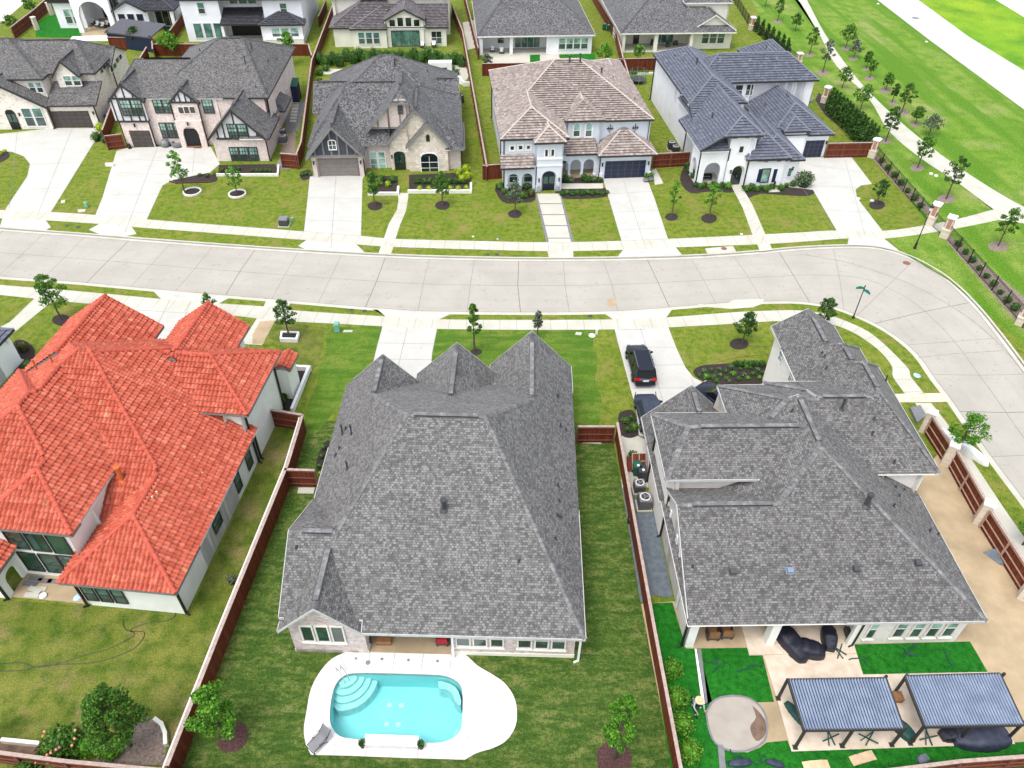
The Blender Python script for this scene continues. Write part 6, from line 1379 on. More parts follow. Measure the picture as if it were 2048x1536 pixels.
row([(1762+i*13, 325+i*15) for i in range(7)], 8, 'leaf_dark', 'small dark shrub', 'in the mulch strip inside the upper iron fence', 'shrubs in the upper iron fence bed', 1.0, jit=.2)
row([(1915+i*14, 492+i*16) for i in range(9)], 9, ['leaf_dark', 'leaf_mid'], 'small shrub', 'in the mulch strip beyond the lower iron fence', 'shrubs in the lower iron fence bed', 1.0, jit=.2)
row([(1258+i*9, 148) for i in range(5)], 5, ['leaf_mid', 'leaf_red'], 'small plant', 'by the rear fence of the white house', 'plants by the rear fence'); shrub(1605, 195, 12, 'leaf_dark', 'dark shrub in the low planter behind the white house'); shrub(1600, 175, 12, 'leaf_dark', 'dark upper shrub behind the white house corner')
shrub(465, 1165, 12, 'leaf_dry', 'bare dry bush against the long fence beside the red roof house', 1.3); shrub(48, 700, 14, 'leaf_red', 'dark red shrub left of the red roof'); shrub(58, 735, 12, 'leaf_dark', 'dark green shrub between the left white porch and the red roof')
shrub(912, 150, 9, 'leaf_dark', 'round shrub beside the outdoor fireplace'); shrub(905, 140, 7, 'leaf_mid', 'small shrub behind the outdoor fireplace')
row([(1050, 470), (1, 1)][:1], 3, 'leaf_mid', 'tiny weed', 'on the lawn', 'x') if False else None

# ------------------------------------------------------------------ vehicles
def vehicle(px, py, th, label, style='suv', L=4.85, Wd=1.92, Hh=1.72):
    e = empty('parked_car', G(px, py), R(th), label, 'car', 'cars parked on the corner driveway'); cover = style == 'cover'
    body = M['car_cover'] if cover else M['car_paint']; w = Wd/2
    # stations along length: y, half width, lower z, belt z
    st = [(-L/2, w*.80, .42, .88), (-L/2+.12, w*.93, .34, .98), (-L/2+.5, w*.99, .3, 1.04), (-L*.2, w, .28, 1.03), (L*.1, w, .28, 1.0), (L*.25, w*.99, .28, .99), (L/2-.55, w*.96, .3, .9), (L/2-.15, w*.84, .34, .78), (L/2, w*.66, .42, .66)]
    mb = MB(); rings = []
    for y, hw, z0, z1 in st:
        rings.append([(-hw*.92, y, z0), (-hw, y, (z0+z1)/2), (-hw*.97, y, z1-.06), (-hw*.86, y, z1), (hw*.86, y, z1), (hw*.97, y, z1-.06), (hw, y, (z0+z1)/2), (hw*.92, y, z0)])
    for a, b in zip(rings, rings[1:]):
        for k in range(8): mb.add([a[k], a[(k+1) % 8], b[(k+1) % 8], b[k]], sm=k != 7)
    mb.add(rings[0]); mb.add(rings[-1][::-1]); mb.build('body', body, e, fix=True)
    if style == 'sedan': gh = [(-L/2+.75, .84, .92), (-L/2+1.35, .66, Hh), (L*.12, .66, Hh), (L*.27, .82, .98)]
    else: gh = [(-L/2+.12, .84, 1.0), (-L/2+.5, .7, Hh-.06), (-L/2+1.0, .72, Hh), (L*.08, .7, Hh-.02), (L*.26, .82, .99)]
    g = MB(); rf = MB(); k0 = len(gh)
    for (y0, a0_, z0), (y1, a1_, z1) in zip(gh, gh[1:]):
        zb = .98; w0, w1 = a0_*w*1.08, a1_*w*1.08; b0, b1 = w*.9, w*.9
        top = z0 > 1.3 and z1 > 1.3
        (rf if top else g).add([(-w0, y0, z0), (w0, y0, z0), (w1, y1, z1), (-w1, y1, z1)])
        for sg in (1, -1):
            q = [(sg*b0, y0, zb), (sg*b1, y1, zb), (sg*w1, y1, z1), (sg*w0, y0, z0)]; g.add(q if sg > 0 else q[::-1])
    ymax = [y for y, a, z in gh if z > 1.3]
    rf.box(-.66*w*1.05, .66*w*1.05, min(ymax)+.02, max(ymax)-.02, Hh-.03, Hh+.015, tp=.05)
    g.build('window', body if cover else M['car_glass'], e); rf.build('roof', body, e)
    if not cover:
        pl = MB()
        for sg in (1, -1):
            for (y0, a0_, z0), (y1, a1_, z1) in zip(gh, gh[1:]):
                if z0 < 1.3 or z1 < 1.3: pl.bar((sg*(.88*w), y0 if z0 < 1.3 else y1, 1.0), (sg*(.7*w*1.08), y1 if z0 < 1.3 else y0, max(z0, z1)), .07, .06)
            ym = (gh[1][0]+gh[-2][0])/2; pl.bar((sg*.9*w, ym, .98), (sg*.72*w*1.06, ym, Hh-.03), .08, .05)
        pl.build('pillar', body, e)
        if style == 'suv':
            for sg in (1, -1): r_ = MB(); r_.bar((sg*.66*w, min(ymax)+.1, Hh+.05), (sg*.66*w, max(ymax)-.1, Hh+.05), .04, .04); r_.build('roof_rail', M['metal_grey'], e)
        sp = MB(); sp.box(-.62*w, .62*w, gh[1][0]-.22, gh[1][0]+.05, gh[1][2]-.0, gh[1][2]+.04); sp.build('spoiler', body, e)
        for sg in (1, -1):
            t = MB(); t.box(min(sg*.5*w, sg*.96*w), max(sg*.5*w, sg*.96*w), -L/2-.03, -L/2+.2, .84, .99, tp=.02); t.build('tail_light', M['tail'], e)
            t = MB(); t.box(min(sg*.5*w, sg*.8*w), max(sg*.5*w, sg*.8*w), L/2-.2, L/2-.02, .62, .75); t.build('headlight', M['chrome'], e)
        t = MB(); t.box(-.24, .24, -L/2-.045, -L/2, .72, .86); t.build('number_plate', M['white'], e)
        t = MB(); t.box(-.5*w, .5*w, -L/2-.035, -L/2+.02, .9, .93); t.build('chrome_strip', M['chrome'], e)
        t = MB(); t.box(-.86*w, .86*w, -L/2-.1, -L/2+.2, .36, .56, tp=.03); t.build('bumper', body, e)
    else:
        t = MB(); t.box(-.5, .5, -L/2-.16, -L/2-.0, .5, 1.15, tp=.08); t.build('spare_wheel_cover', body, e)
        t = MB()
        for sg in (1, -1):
            for k in range(5): y = -L/2+.6+k*.85; t.bar((sg*w*.98, y, .4), (sg*w*.86, y+.2, 1.05), .06, .05)
        t.build('fold', body, e)
    for sg in (1, -1):
        m_ = MB(); m_.box(min(sg*w*.98, sg*(w*.98+.22)), max(sg*w*.98, sg*(w*.98+.22)), L*.17, L*.17+.14, 1.0, 1.17, tp=.02); m_.build('mirror', body, e)
        for y in (-L*.3, L*.31):
            wh = MB(); wh.tube([(sg*(w-.24), y, .35), (sg*(w+.005), y, .35)], .35, 20); wo = wh.build('wheel', M['rubber'], e)
            rm = MB(); rm.tube([(sg*(w-.02), y, .35), (sg*(w+.015), y, .35)], .21, 14); rm.build('rim', M['metal_grey'], wo)
    return e
vehicle(1279, 738, 3.5, 'black estate car with red tail lights parked behind the covered vehicle')
vehicle(1297, 838, 3, 'boxy vehicle under a dark blue cover parked beside the small black bed', 'cover', 4.4, 1.85, 1.75)
vehicle(1440, 812, 38, 'dark car mostly hidden between the two garage roofs', 'sedan', 4.7, 1.85, 1.45)

# ------------------------------------------------------------------ pergolas
def pergola(corners, feet, label, zt=2.3):
    A, Bc, Cc, D = [G(*p, zt) for p in corners]; c = (A+Bc+Cc+D)/4; c.z = 0; e = empty('pergola', c, 0, label, 'pergola', 'louvred pergolas'); P = [p-c for p in (A, Bc, Cc, D)]
    fr = MB()
    for a, b in zip(P, P[1:]+P[:1]): fr.bar(a-Vector((0, 0, .06)), b-Vector((0, 0, .06)), .1, .18)
    fr.build('frame', M['trim_dark'], e); lv = MB(); n = 33
    for i in range(n):
        t0, t1 = (i+.05)/n, (i+.6)/n; a0, a1, d0, d1 = P[0].lerp(P[1], t0), P[0].lerp(P[1], t1), P[3].lerp(P[2], t0), P[3].lerp(P[2], t1)
        u = Vector((0, 0, .05)); lv.add([d0, d1+u, a1+u, a0]); lv.add([a0-Vector((0, 0, .02)), a1+u*.3, d1+u*.3, d0-Vector((0, 0, .02))])
        lv.add([d1+u, d1+u*.3-Vector((0, 0, .05)), a1+u*.3-Vector((0, 0, .05)), a1+u])
    lv.build('louvre', M['louvre'], e)
    und = MB(); und.add([p-Vector((0, 0, .11)) for p in P]); und.build('gap_shade_sheet', M['trim_dark'], e)  # dark sheet added below the louvres so their gaps look shaded
    for f in feet:
        q = G(*f)-c; tp = min(P, key=lambda p: (Vector((p.x, p.y))-Vector((q.x, q.y))).length) ; m = MB(); m.box(q.x-.06, q.x+.06, q.y-.06, q.y+.06, .03, zt-.08); m.box(q.x-.13, q.x+.13, q.y-.13, q.y+.13, .0, .04); m.build('post', M['trim_dark'], e)
pergola([(1577, 1359), (1772, 1356), (1808, 1457), (1608, 1460)], [(1556, 1397), (1590, 1495), (1684, 1492), (1783, 1490), (1747, 1390)], 'left blue-grey louvred pergola over the patio')
pergola([(1810, 1352), (2000, 1347), (2048, 1449), (1850, 1453)], [(1787, 1388), (1820, 1487), (1916, 1483), (2012, 1480), (1975, 1385)], 'right blue-grey louvred pergola over the patio')

# ------------------------------------------------------------------ smaller things
def thing(name, mb, mat, at, label, cat, rz=0, group=None):
    o = mb.build(name, mat); o.location = at; o.rotation_euler = (0, 0, rz); return tag(o, label, cat, group)
def acunit(px, py, label, s=.85, h=.85, rz=0, z=0, mat='metal_grey'):
    e = empty('air_conditioner', G(px, py), R(rz), label, 'air conditioner', 'air conditioners beside the houses'); m = MB(); m.box(-s/2, s/2, -s/2, s/2, .06, h); k = m.build('casing', M[mat], e)
    m = MB()
    for i in range(9): zz = .15+i*(h-.25)/9; m.box(-s/2-.012, s/2+.012, -s/2-.012, s/2+.012, zz, zz+.02)
    m.build('louvre', M['metal_dark'], k); m = MB(); m.lathe((0, 0, h), [(s*.42, .002), (s*.42, .035), (s*.36, .04)], 20); m.build('fan_ring', M['white'], k)
    m = MB(); m.tube([(0, 0, h+.041), (0, 0, h+.046)], s*.35, 20); m.build('fan_grille', M['metal_dark'], k); m = MB()
    for i in range(3): a = i*2.09; m.bar((0, 0, h+.055), (math.cos(a)*s*.3, math.sin(a)*s*.3, h+.055), .1, .01)
    m.build('fan_blade', M['metal_grey'], k); m = MB(); m.box(-s/2-.1, s/2+.1, -s/2-.1, s/2+.1, 0, .06); m.build('pad', M['walk'], e)
acunit(1277, 980, 'smaller grey air conditioner beside the black wheeled bin at the corner house', .72, .8, 3); acunit(1287, 1012, 'larger grey air conditioner nearest the tarp at the corner house', .85, 1.0, 3)
acunit(1342, 298, 'rear dark air conditioner against the white house side wall', .85, .95, 6, mat='metal_dark'); acunit(1350, 303+2, 'front dark air conditioner against the white house side wall', .85, .85, 6, mat='metal_dark')
acunit(568, 285, 'air conditioner nearest the front beside the tudor house wall', .85, .95, 3); acunit(566, 272, 'rear air conditioner beside the tudor house wall', .8, .9, 3)
def bin_(px, py, mat, label, rz=0):
    e = empty('wheeled_bin', G(px, py), R(rz), label, 'wheeled bin', 'wheeled rubbish bins'); m = MB()
    m.add([(-.24, -.26, .08), (.24, -.26, .08), (.29, -.33, .98), (-.29, -.33, .98)]); m.add([(.24, .26, .08), (-.24, .26, .08), (-.29, .33, .98), (.29, .33, .98)]); m.add([(.24, -.26, .08), (.24, .26, .08), (.29, .33, .98), (.29, -.33, .98)]); m.add([(-.24, .26, .08), (-.24, -.26, .08), (-.29, -.33, .98), (-.29, .33, .98)]); m.build('tub', M[mat], e)
    m = MB(); m.box(-.31, .31, -.36, .34, .98, 1.05, tp=.03); m.bar((-.25, .38, 1.0), (.25, .38, 1.0), .04, .04); m.build('lid', M[mat], e)
    for sg in (1, -1): m = MB(); m.tube([(sg*.3, .22, .12), (sg*.25, .22, .12)], .12, 12); m.build('wheel', M['rubber'], e)
    m = MB(); m.box(-.05, .12, -.2, 0, 1.051, 1.056); m.build('sticker', M['white'], e)
bin_(1272, 948, 'bin_green', 'green wheeled bin beside the corner house wall'); bin_(1282, 957, 'metal_dark', 'black wheeled bin beside the green bin'); bin_(218, 243, 'metal_dark', 'dark green-topped bin beside the whitewashed house garage'); bin_(621, 33, 'bin_green', 'green bin beside the tall far white house')
bin_(1208, 60, 'bin_green', 'left green bin by the far fence'); bin_(1216, 62, 'bin_green', 'right green bin by the far fence'); bin_(924, 205, 'metal_dark', 'grey bin beside the fence right of the stone house')
def lampost():
    e = empty('street_lamp', G(1829, 497), 0, 'tall black street lamp beside the brick piers', 'street lamp'); h = 5.2
    m = MB(); m.lathe((0, 0, 0), [(.17, 0), (.17, .12), (.12, .2), (.12, .6), (.075, .75), (.05, 1.2), (.045, h-.9), (.06, h-.85)], 14); m.build('pole', M['iron'], e)
    m = MB(); m.lathe((0, 0, h-.85), [(.07, 0), (.13, .08), (.16, .42)], 12); m.build('globe', M['white'], e); m = MB(); m.lathe((0, 0, h-.45), [(.24, 0), (.2, .1), (.06, .28), (.02, .42)], 12); m.build('lamp_cap', M['iron'], e)
lampost()
def signpost():
    e = empty('street_sign', G(1706, 636), 0, 'black street name post with two green blades at the street bend', 'street sign'); h = 3.5
    m = MB(); m.lathe((0, 0, 0), [(.12, 0), (.12, .15), (.06, .3), (.045, .5), (.04, h)], 10); m.lathe((0, 0, h), [(.06, 0), (.05, .08), (.01, .12)], 8); m.build('pole', M['iron'], e)
    for z, a, dx in ((h-.25, R(178), .55), (h-.42, R(-62), .5)):
        m = MB(); d = Vector((math.cos(a), math.sin(a), 0)); n = Vector((-d.y, d.x, 0))*.015; pr = [(0.05, 0), (.72, 0), (.72, .15), (.58, .18), (.4, .26), (.2, .18), (.05, .15)]
        for s_ in (1, -1): q = [d*x+n*s_+Vector((0, 0, z+zz)) for x, zz in pr]; m.add(q if s_ < 0 else q[::-1])
        m.bar(d*.05+Vector((0, 0, z-.02)), d*.74+Vector((0, 0, z-.02)), .05, .04); m.build('name_blade', M['sign_green'], e)
signpost()
def box_thing(name, px, py, sx, sy, h, mat, label, cat, rz=0, lid=None, group=None, pad=False):
    e = empty(name, G(px, py), R(rz), label, cat, group); m = MB(); m.box(-sx/2, sx/2, -sy/2, sy/2, .03, h*.85, tp=.01); m.build('cabinet', M[mat], e)
    m = MB(); m.box(-sx/2-.03, sx/2+.03, -sy/2-.03, sy/2+.03, h*.85, h, tp=.05); m.build('lid', M[lid or mat], e)
    if pad: m = MB(); m.box(-sx/2-.12, sx/2+.12, -sy/2-.12, sy/2+.12, 0, .05); m.build('pad', M['walk'], e)
box_thing('utility_box', 569, 450, .95, .8, .9, 'metal_dark', 'dark square transformer box on the tudor lawn by the sidewalk', 'utility box', 0, 'metal_grey', pad=True)
box_thing('utility_box', 675, 662, .45, .45, .9, 'util_green', 'pale green pedestal box on the lawn left of the brick house driveway', 'utility box', 0)
box_thing('utility_box', 585, 443, .25, .2, .5, 'util_green', 'small pale marker beside the dark transformer box', 'utility box'); box_thing('utility_box', 174, 414, .3, .25, .6, 'util_green', 'pale upright pedestal on the strip between two left driveways', 'utility box'); box_thing('utility_box', 1193, 668, .22, .22, .6, 'offwhite', 'pale pedestal at the right end of the brick house front lawn', 'utility box')
slab([(688, 661), (706, 661), (704, 665), (686, 665)], 'flat pale lid beside the green pedestal box'); slab([(1152, 665), (1164, 666), (1162, 671), (1150, 670)], 'flat pale lid on the right front lawn'); slab([(155, 420), (172, 419), (170, 424), (157, 425)], 'pale flat lid between the two left driveways'); slab([(122, 402), (131, 400), (130, 406), (122, 407)], 'small flat lid high on the left lawn strip')
def lid(px, py, r, mat, label, z=.02):
    c = G(px, py, z); m = MB(); m.tube([(0, 0, 0), (0, 0, .012)], r, 18); thing('manhole_cover', m, M[mat], c, label, 'manhole cover', group='round covers in the ground')
lid(1813, 526, .38, 'rust', 'rust red manhole cover on the street bend', -.127); lid(1448, 497, .3, 'rust', 'rust red cover on the kerb inlet north of the street', .02); lid(1466, 609, .28, 'walk', 'pale cover on the southern kerb inlet', .02); lid(1184, 671, .3, 'offwhite', 'white round cover on the right front lawn'); lid(134, 451, .22, 'metal_dark', 'dark cover left in the verge at the left'); lid(156, 454, .22, 'metal_dark', 'dark cover right in the verge at the left')
lid(976, 509, .2, 'metal_dark', 'left dark cover in the verge before the stone house'); lid(994, 509, .22, 'metal_dark', 'right dark cover in the verge before the stone house'); lid(703, 620, .2, 'metal_dark', 'left dark cover in the verge left of the brick house driveway'); lid(729, 622, .22, 'metal_dark', 'right dark cover in the verge left of the brick house driveway'); lid(1181, 632, .22, 'metal_dark', 'dark cover in the verge right of the brick house driveway')
lid(1834, 751, .3, 'blue_plastic', 'blue and white cover beside the curved sidewalk'); lid(946, 473, .12, 'white', 'small white cover on the stone house lawn'); lid(995, 478, .12, 'blue_plastic', 'small blue cover on the lawn between two northern houses'); lid(1831, 36, .6, 'metal_grey', 'grey cover in the wide pale road'); lid(1383+100, 468, .15, 'white', 'small white cover by the sidewalk before the white house')
# white ring planters, square planter, low walls
def ring(px, py, r, label):
    c = G(px, py); m = MB(); n = 28
    for k in range(n):
        a0, a1 = 6.2832*k/n, 6.2832*(k+1)/n; P = lambda rr, a, z: (rr*math.cos(a), rr*math.sin(a), z)
        m.add([P(r, a0, .2), P(r-.16, a0, .2), P(r-.16, a1, .2), P(r, a1, .2)][::-1]); m.add([P(r, a0, 0), P(r, a1, 0), P(r, a1, .2), P(r, a0, .2)]); m.add([P(r-.16, a1, 0), P(r-.16, a0, 0), P(r-.16, a0, .2), P(r-.16, a1, .2)])
    e = empty('ring_planter', c, 0, label, 'planter', 'white edging rings'); m.build('edging', M['offwhite'], e); s = MB(); s.poly([[((r-.15)*math.cos(k*.3927), (r-.15)*math.sin(k*.3927)) for k in range(16)]], .08); s.build('mulch_fill', M['mulch'], e)
ring(385, 385, 1.02, 'white ring edging around the left tree before the tudor house'); ring(475, 389, 1.0, 'white ring edging around the right tree before the tudor house')
def wallrun(px, w, h, mat, label, name='low_wall', cat='low wall', closed=False):
    P = [G(*p) for p in px]; c = P[0].copy(); P = [p-c for p in P]; m = MB()
    if closed: P.append(P[0].copy())
    for a, b in zip(P, P[1:]): d = (b-a).normalized()*w/2; m.bar(a-d+Vector((0, 0, h/2)), b+d+Vector((0, 0, h/2+.001*len(m.f)/6)), w, h)
    return thing(name, m, M[mat], c, label, cat)
wallrun([(565, 670), (598, 671), (594, 684), (563, 683)], .16, .4, 'white', 'square white planter box around the dark tree', 'square_planter', 'planter', True); m = MB(); m.poly([gp([(567, 671), (596, 672), (592, 683), (565, 682)])], .3); tag(m.build('planter_soil', M['mulch']), kind='structure')
wallrun([(738, 390), (796, 390), (797, 378)], .25, .35, 'offwhite', 'low pale wall around the bed left of the stone house path'); wallrun([(818, 386), (942, 386), (942, 372)], .25, .4, 'offwhite', 'low pale wall around the bed right of the stone house path')
wallrun([(435, 352), (556, 352), (558, 334)], .2, .3, 'offwhite', 'low pale wall around the tudor wing bed'); wallrun([(619, 742), (600, 790), (586, 824)], .22, .5, 'white', 'long white planter wall beside the red roof house'); wallrun([(575, 738), (620, 741)], .22, .45, 'white', 'short white planter wall at the red roof house porch')
wallrun([(10, 1484), (80, 1491)], .2, .35, 'cream', 'cream low wall in the rear bed at the bottom left'); wallrun([(314, 1443), (326, 1452), (333, 1470), (334, 1490)], .2, .35, 'cream', 'curved cream wall end beside the long fence')
wallrun([(340, 364), (352, 367), (423, 365)], .12, .15, 'mulch_red', 'low brown edging before the curved tudor bed'); wallrun([(215, 332), (226, 332)], .3, .35, 'white', 'short white wall at the left edge of the tudor driveway'); wallrun([(1592, 200), (1622, 206), (1625, 198)], .2, .35, 'trim_grey', 'dark low planter wall behind the white house'); wallrun([(1276, 150), (1316, 148)], .2, .3, 'offwhite', 'pale low wall at the rear of the white house lawn')
wallrun([(918, 160), (928, 172), (938, 172)], .25, .6, 'white', 'white low wall right of the stone house back corner')
# outdoor fireplace
e = empty('outdoor_fireplace', G(882, 160), R(4), 'white outdoor fireplace behind the stone house roof', 'fireplace'); m = MB(); m.box(-1.7, 1.7, -.6, .6, 0, .55); m.box(-1.7, -1.0, -.6, .6, .55, 2.0); m.box(1.0, 1.7, -.6, .6, .55, 2.0); m.box(-1.7, 1.7, -.6, .6, 2.001, 2.7); m.build('surround', M['white'], e); m = MB(); m.box(-1, 1, -.2, .5, .56, 1.99); m.build('hearth', M['metal_grey'], e)
# pergola-yard clutter
def bundle(px, py, L, w, h, mat, label, rz, cat='cover', name='covered_furniture', bumps=6):
    random.seed(int(px)); m = MB(); n = 22; k = 10; rg = []
    for i in range(n):
        t = i/(n-1); x = (t-.5)*L; s = math.sin(math.pi*min(1, max(.04, t)))**.28; r = []
        for j in range(k):
            a = math.pi*j/(k-1); ww = w/2*s*(1+random.uniform(-.035, .035)); hh = h*s*(1+random.uniform(-.05, .03))*(1+.04*math.sin(t*bumps*3.1))
            ca, sa = math.cos(a), math.sin(a); r.append((x, math.copysign(abs(ca)**.45, ca)*ww, abs(sa)**.45*hh))
        rg.append(r)
    for a, b in zip(rg, rg[1:]):
        for j in range(k-1): m.add([a[j], b[j], b[j+1], a[j+1]], sm=True)
    m.add(rg[0]); m.add(rg[-1][::-1]); o = m.build(name, M[mat], fix=True); o.location = G(px, py); o.rotation_euler = (0, 0, R(rz)); return tag(o, label, cat)
e = empty('covered_sectional', G(1600, 1290), 0, 'large black covered sofa spilling out of the corner house patio', 'covered furniture')
for (px, py, L, w, h, rz) in ((1576, 1285, 3.0, 1.2, .8, -62), (1612, 1302, 2.2, 1.1, .75, -14)):
    o = bundle(px, py, L, w, h, 'black_fabric', None, rz, None, 'cover'); o.parent = e; o.location = o.location-e.location
    for k in ('label', 'category'): o.pop(k, None)
bundle(1655, 1280, 1.7, .9, .8, 'black_fabric', 'black covered armchair right of the covered sofa', 80, 'covered furniture'); bundle(1960, 1477, 3.2, 1.5, .75, 'car_cover', 'dark blue covered hot tub under the right pergola', 3, 'covered furniture'); bundle(1905, 1468, 1.6, .9, .5, 'black_fabric', 'rumpled black cover beside the covered tub', 15, 'cover', 'crumpled_cover')
bundle(1921, 895, 4.6, .75, .6, 'white', 'long white wrapped bundle on the sidewalk outside the corner fence', -58, 'wrapped bundle', 'wrapped_bundle', 1); bundle(1805, 1462, 1.5, .8, .4, 'green_strap', 'heap of dark green straps between the two pergolas', -55, 'strap heap', 'strap_heap'); bundle(1592, 1430, 1.6, .55, .3, 'green_strap', 'folded dark green tarp at the left pergola post', -60, 'folded tarp', 'folded_tarp')
bundle(1845, 1520, .7, .5, .35, 'tarp', 'grey plastic sack near the rear fence', 20, 'sack', 'plastic_sack'); bundle(1480, 1527, 1.3, .4, .25, 'car_cover', 'pile of dark plastic scraps left on the turf', 5, 'scrap pile', 'scrap_pile'); bundle(1550, 1528, 1.0, .35, .22, 'car_cover', 'pile of dark plastic scraps right on the turf', -15, 'scrap pile', 'scrap_pile')
random.seed(12)
STR = [(1445, 1330, 'curved'), (1500, 1340, 'long'), (1425, 1345, 'short'), (1470, 1345, 'thin'), (1815, 1310, 'thick'), (1835, 1307, 'curled'), (1805, 1315, 'stubby'), (1885, 1300, 'hooked'), (1735, 1330, 'straight'), (1460, 1500, 'bent'), (1530, 1512, 'angled'), (1700, 1500, 'wavy')]
for i, (px, py, w_) in enumerate(STR):
    m = MB(); a = random.random()*6.28; p = Vector((0, 0, .05)); L = [p]
    for k in range(5): a += random.uniform(-.9, .9); p = p+Vector((math.cos(a), math.sin(a), 0))*random.uniform(.15, .3); L.append(Vector((p.x, p.y, random.uniform(.04, .14))))
    m.tube(L, .035, 5); thing('turf_offcut', m, M['green_strap'], G(px, py), f'{w_} dark strap offcut lying on the turf, {ORD[i]} of twelve left to right by list', 'offcut', group='dark offcuts on the artificial turf')
for i, (px, py, rz, w_) in enumerate(((1660, 1478, 20, 'left pergola centre'), (1735, 1480, -35, 'between the left pergola posts'), (1855, 1478, 10, 'beside the right pergola post'), (1678, 1305, 60, 'before the covered armchair'))):
    m = MB(); m.bar((-.5, 0, .1), (.5, 0, .25), .06, .06); m.bar((0, -.4, .1), (.1, .5, .2), .06, .06); m.bar((-.3, -.3, .05), (.1, .5, .3), .05, .05); thing('folded_stand', m, M['green_strap'], G(px, py), f'black folded metal stand on the paving, {w_}', 'stand', R(rz), 'folded stands')
for (px, py, rz, lb) in ((1725, 1517, 15, 'opened cardboard box on the rear turf'), (1632, 1532, 5, 'small stack of timber strips at the bottom edge')):
    m = MB(); m.box(-.35, .35, -.25, .25, .01, .12); m.add([(.35, -.25, .12), (.7, -.25, .05), (.7, .25, .05), (.35, .25, .12)]); m.add([(-.7, -.25, .05), (-.35, -.25, .12), (-.35, .25, .12), (-.7, .25, .05)]); thing('cardboard_box', m, M['paper'], G(px, py), lb, 'box', R(rz))
m = MB(); m.add([(0, 0, .02), (1.2, .1, .05), (2.2, 1.2, .6), (.6, 1.3, .7)]); m.add([(.6, 1.3, .69), (2.2, 1.2, .59), (1.2, .1, .04), (0, 0, .01)]); thing('blue_sheet', m, M['tarp'], G(1965, 1105), 'grey-blue sheet leaning on the corner fence', 'sheet', R(-60))
box_thing('side_table', 1792, 1398, .5, .5, .45, 'wood', 'small wooden table between the two pergolas', 'table'); 
def chair(px, py, rz, mat, label, z=.1):
    e = empty('patio_chair', G(px, py)+Vector((0, 0, z)), R(rz), label, 'chair', 'patio chairs'); m = MB(); m.box(-.32, .32, -.32, .32, .2, .38); m.build('frame', M['metal_dark'], e); m = MB(); m.box(-.28, .28, -.3, .26, .381, .5, tp=.03); m.build('cushion', M[mat], e); m = MB(); m.box(-.3, .3, .22, .34, .381, .9); m.build('backrest', M[mat], e)
    for sg in (1, -1): m = MB(); m.box(min(sg*.3, sg*.38), max(sg*.3, sg*.38), -.3, .3, .1, .58); m.build('armrest', M['metal_dark'], e)
    for sx in (1, -1):
        for sy in (1, -1): m = MB(); m.box(sx*.28-.03, sx*.28+.03, sy*.28-.03, sy*.28+.03, 0, .2); m.build('leg', M['metal_dark'], e)
chair(731, 1283, 8, 'red_cloth', 'red cushioned chair at the left end of the brick house patio'); chair(886, 1286, 180, 'red_cloth', 'red chair at the right end of the brick house patio'); box_thing('coffee_table', 769, 1284, .9, .6, .5, 'wood', 'brown coffee table on the brick house patio', 'table')
for i, (px, py, l_) in enumerate(((1423, 1275, 'left wooden chair on the corner house patio'), (1450, 1272, 'right wooden chair on the corner house patio'), (1700, 1272, 'dark chair beside the grill on the corner house patio'))): chair(px, py, 180, 'wood' if i < 2 else 'metal_dark', l_)
for i, (px, py) in enumerate(((1305, 92), (1335, 95), (1350, 92))): chair(px, py, 90*i, 'metal_dark', ['dark chair by the far cream patio wall', 'grey sofa seat left on the far cream patio', 'grey sofa seat right on the far cream patio'][i])
for i, (px, py) in enumerate(((187, 50), (197, 55), (207, 57), (216, 54), (480, 65), (505, 66))): chair(px, py, 0 if i < 4 else 180, 'white' if i < 4 else 'metal_dark', ['white curved chair leftmost under the big arch', 'white seat second from left under the big arch', 'white seat third from left under the big arch', 'white seat rightmost under the big arch', 'left dark sofa under the black lean-to roof', 'right dark sofa under the black lean-to roof'][i])
for i, (px, py) in enumerate(((985, 105), (1003, 108), (845, 96), (868, 95))): chair(px, py, 0, 'white', ['white outdoor sofa seat left on the white brick patio', 'white outdoor sofa seat right on the white brick patio', 'pale chair left by the far cream glass door', 'pale chair right by the far cream glass door'][i])
# garden shed, pool house, awning, trellis
e = empty('garden_shed', G(588, 200), R(3), 'dark teal garden shed behind the tudor house', 'shed'); m = MB(); m.box(-.9, .9, -1.0, 1.0, 0, 2.3); m.build('wall', M['garage_navy'], e); m = MB(); m.add([(-1, -1.1, 2.3), (1, -1.1, 2.3), (1, 1.1, 2.7), (-1, 1.1, 2.7)]); m.add([(-1, -1.1, 2.28), (-1, 1.1, 2.68), (1, 1.1, 2.68), (1, -1.1, 2.28)]); m.build('roof', M['bin_green'], e); m = MB(); m.box(.9, .93, -.6, .3, .1, 2.0); m.build('door', M['metal_dark'], e)
e = empty('garden_pavilion', G(282, 92), R(-17), 'dark roofed garden pavilion in front of the arched white house', 'pavilion'); m = MB()
m.add([(-4.3, -2.2, 2.4), (4.3, -2.2, 2.4), (4.3, 2.2, 3.2), (-4.3, 2.2, 3.2)]); m.add([(-4.3, 2.2, 3.05), (4.3, 2.2, 3.05), (4.3, -2.2, 2.25), (-4.3, -2.2, 2.25)]); m.box(-4.32, 4.32, -2.24, -2.2, 2.2, 2.42); m.build('roof', [M['dark_cap']], e)
for sx in (-4, 4):
    for sy in (-2, 2): q = MB(); q.box(sx-.1, sx+.1, sy-.1, sy+.1, 0, 2.6 if sy < 0 else 3.0); q.build('post', M['garage_navy'], e)
q = MB(); q.box(-4, 4, -2.05, -1.95, 0, 2.2); q.build('screen', M['garage_navy'], e)
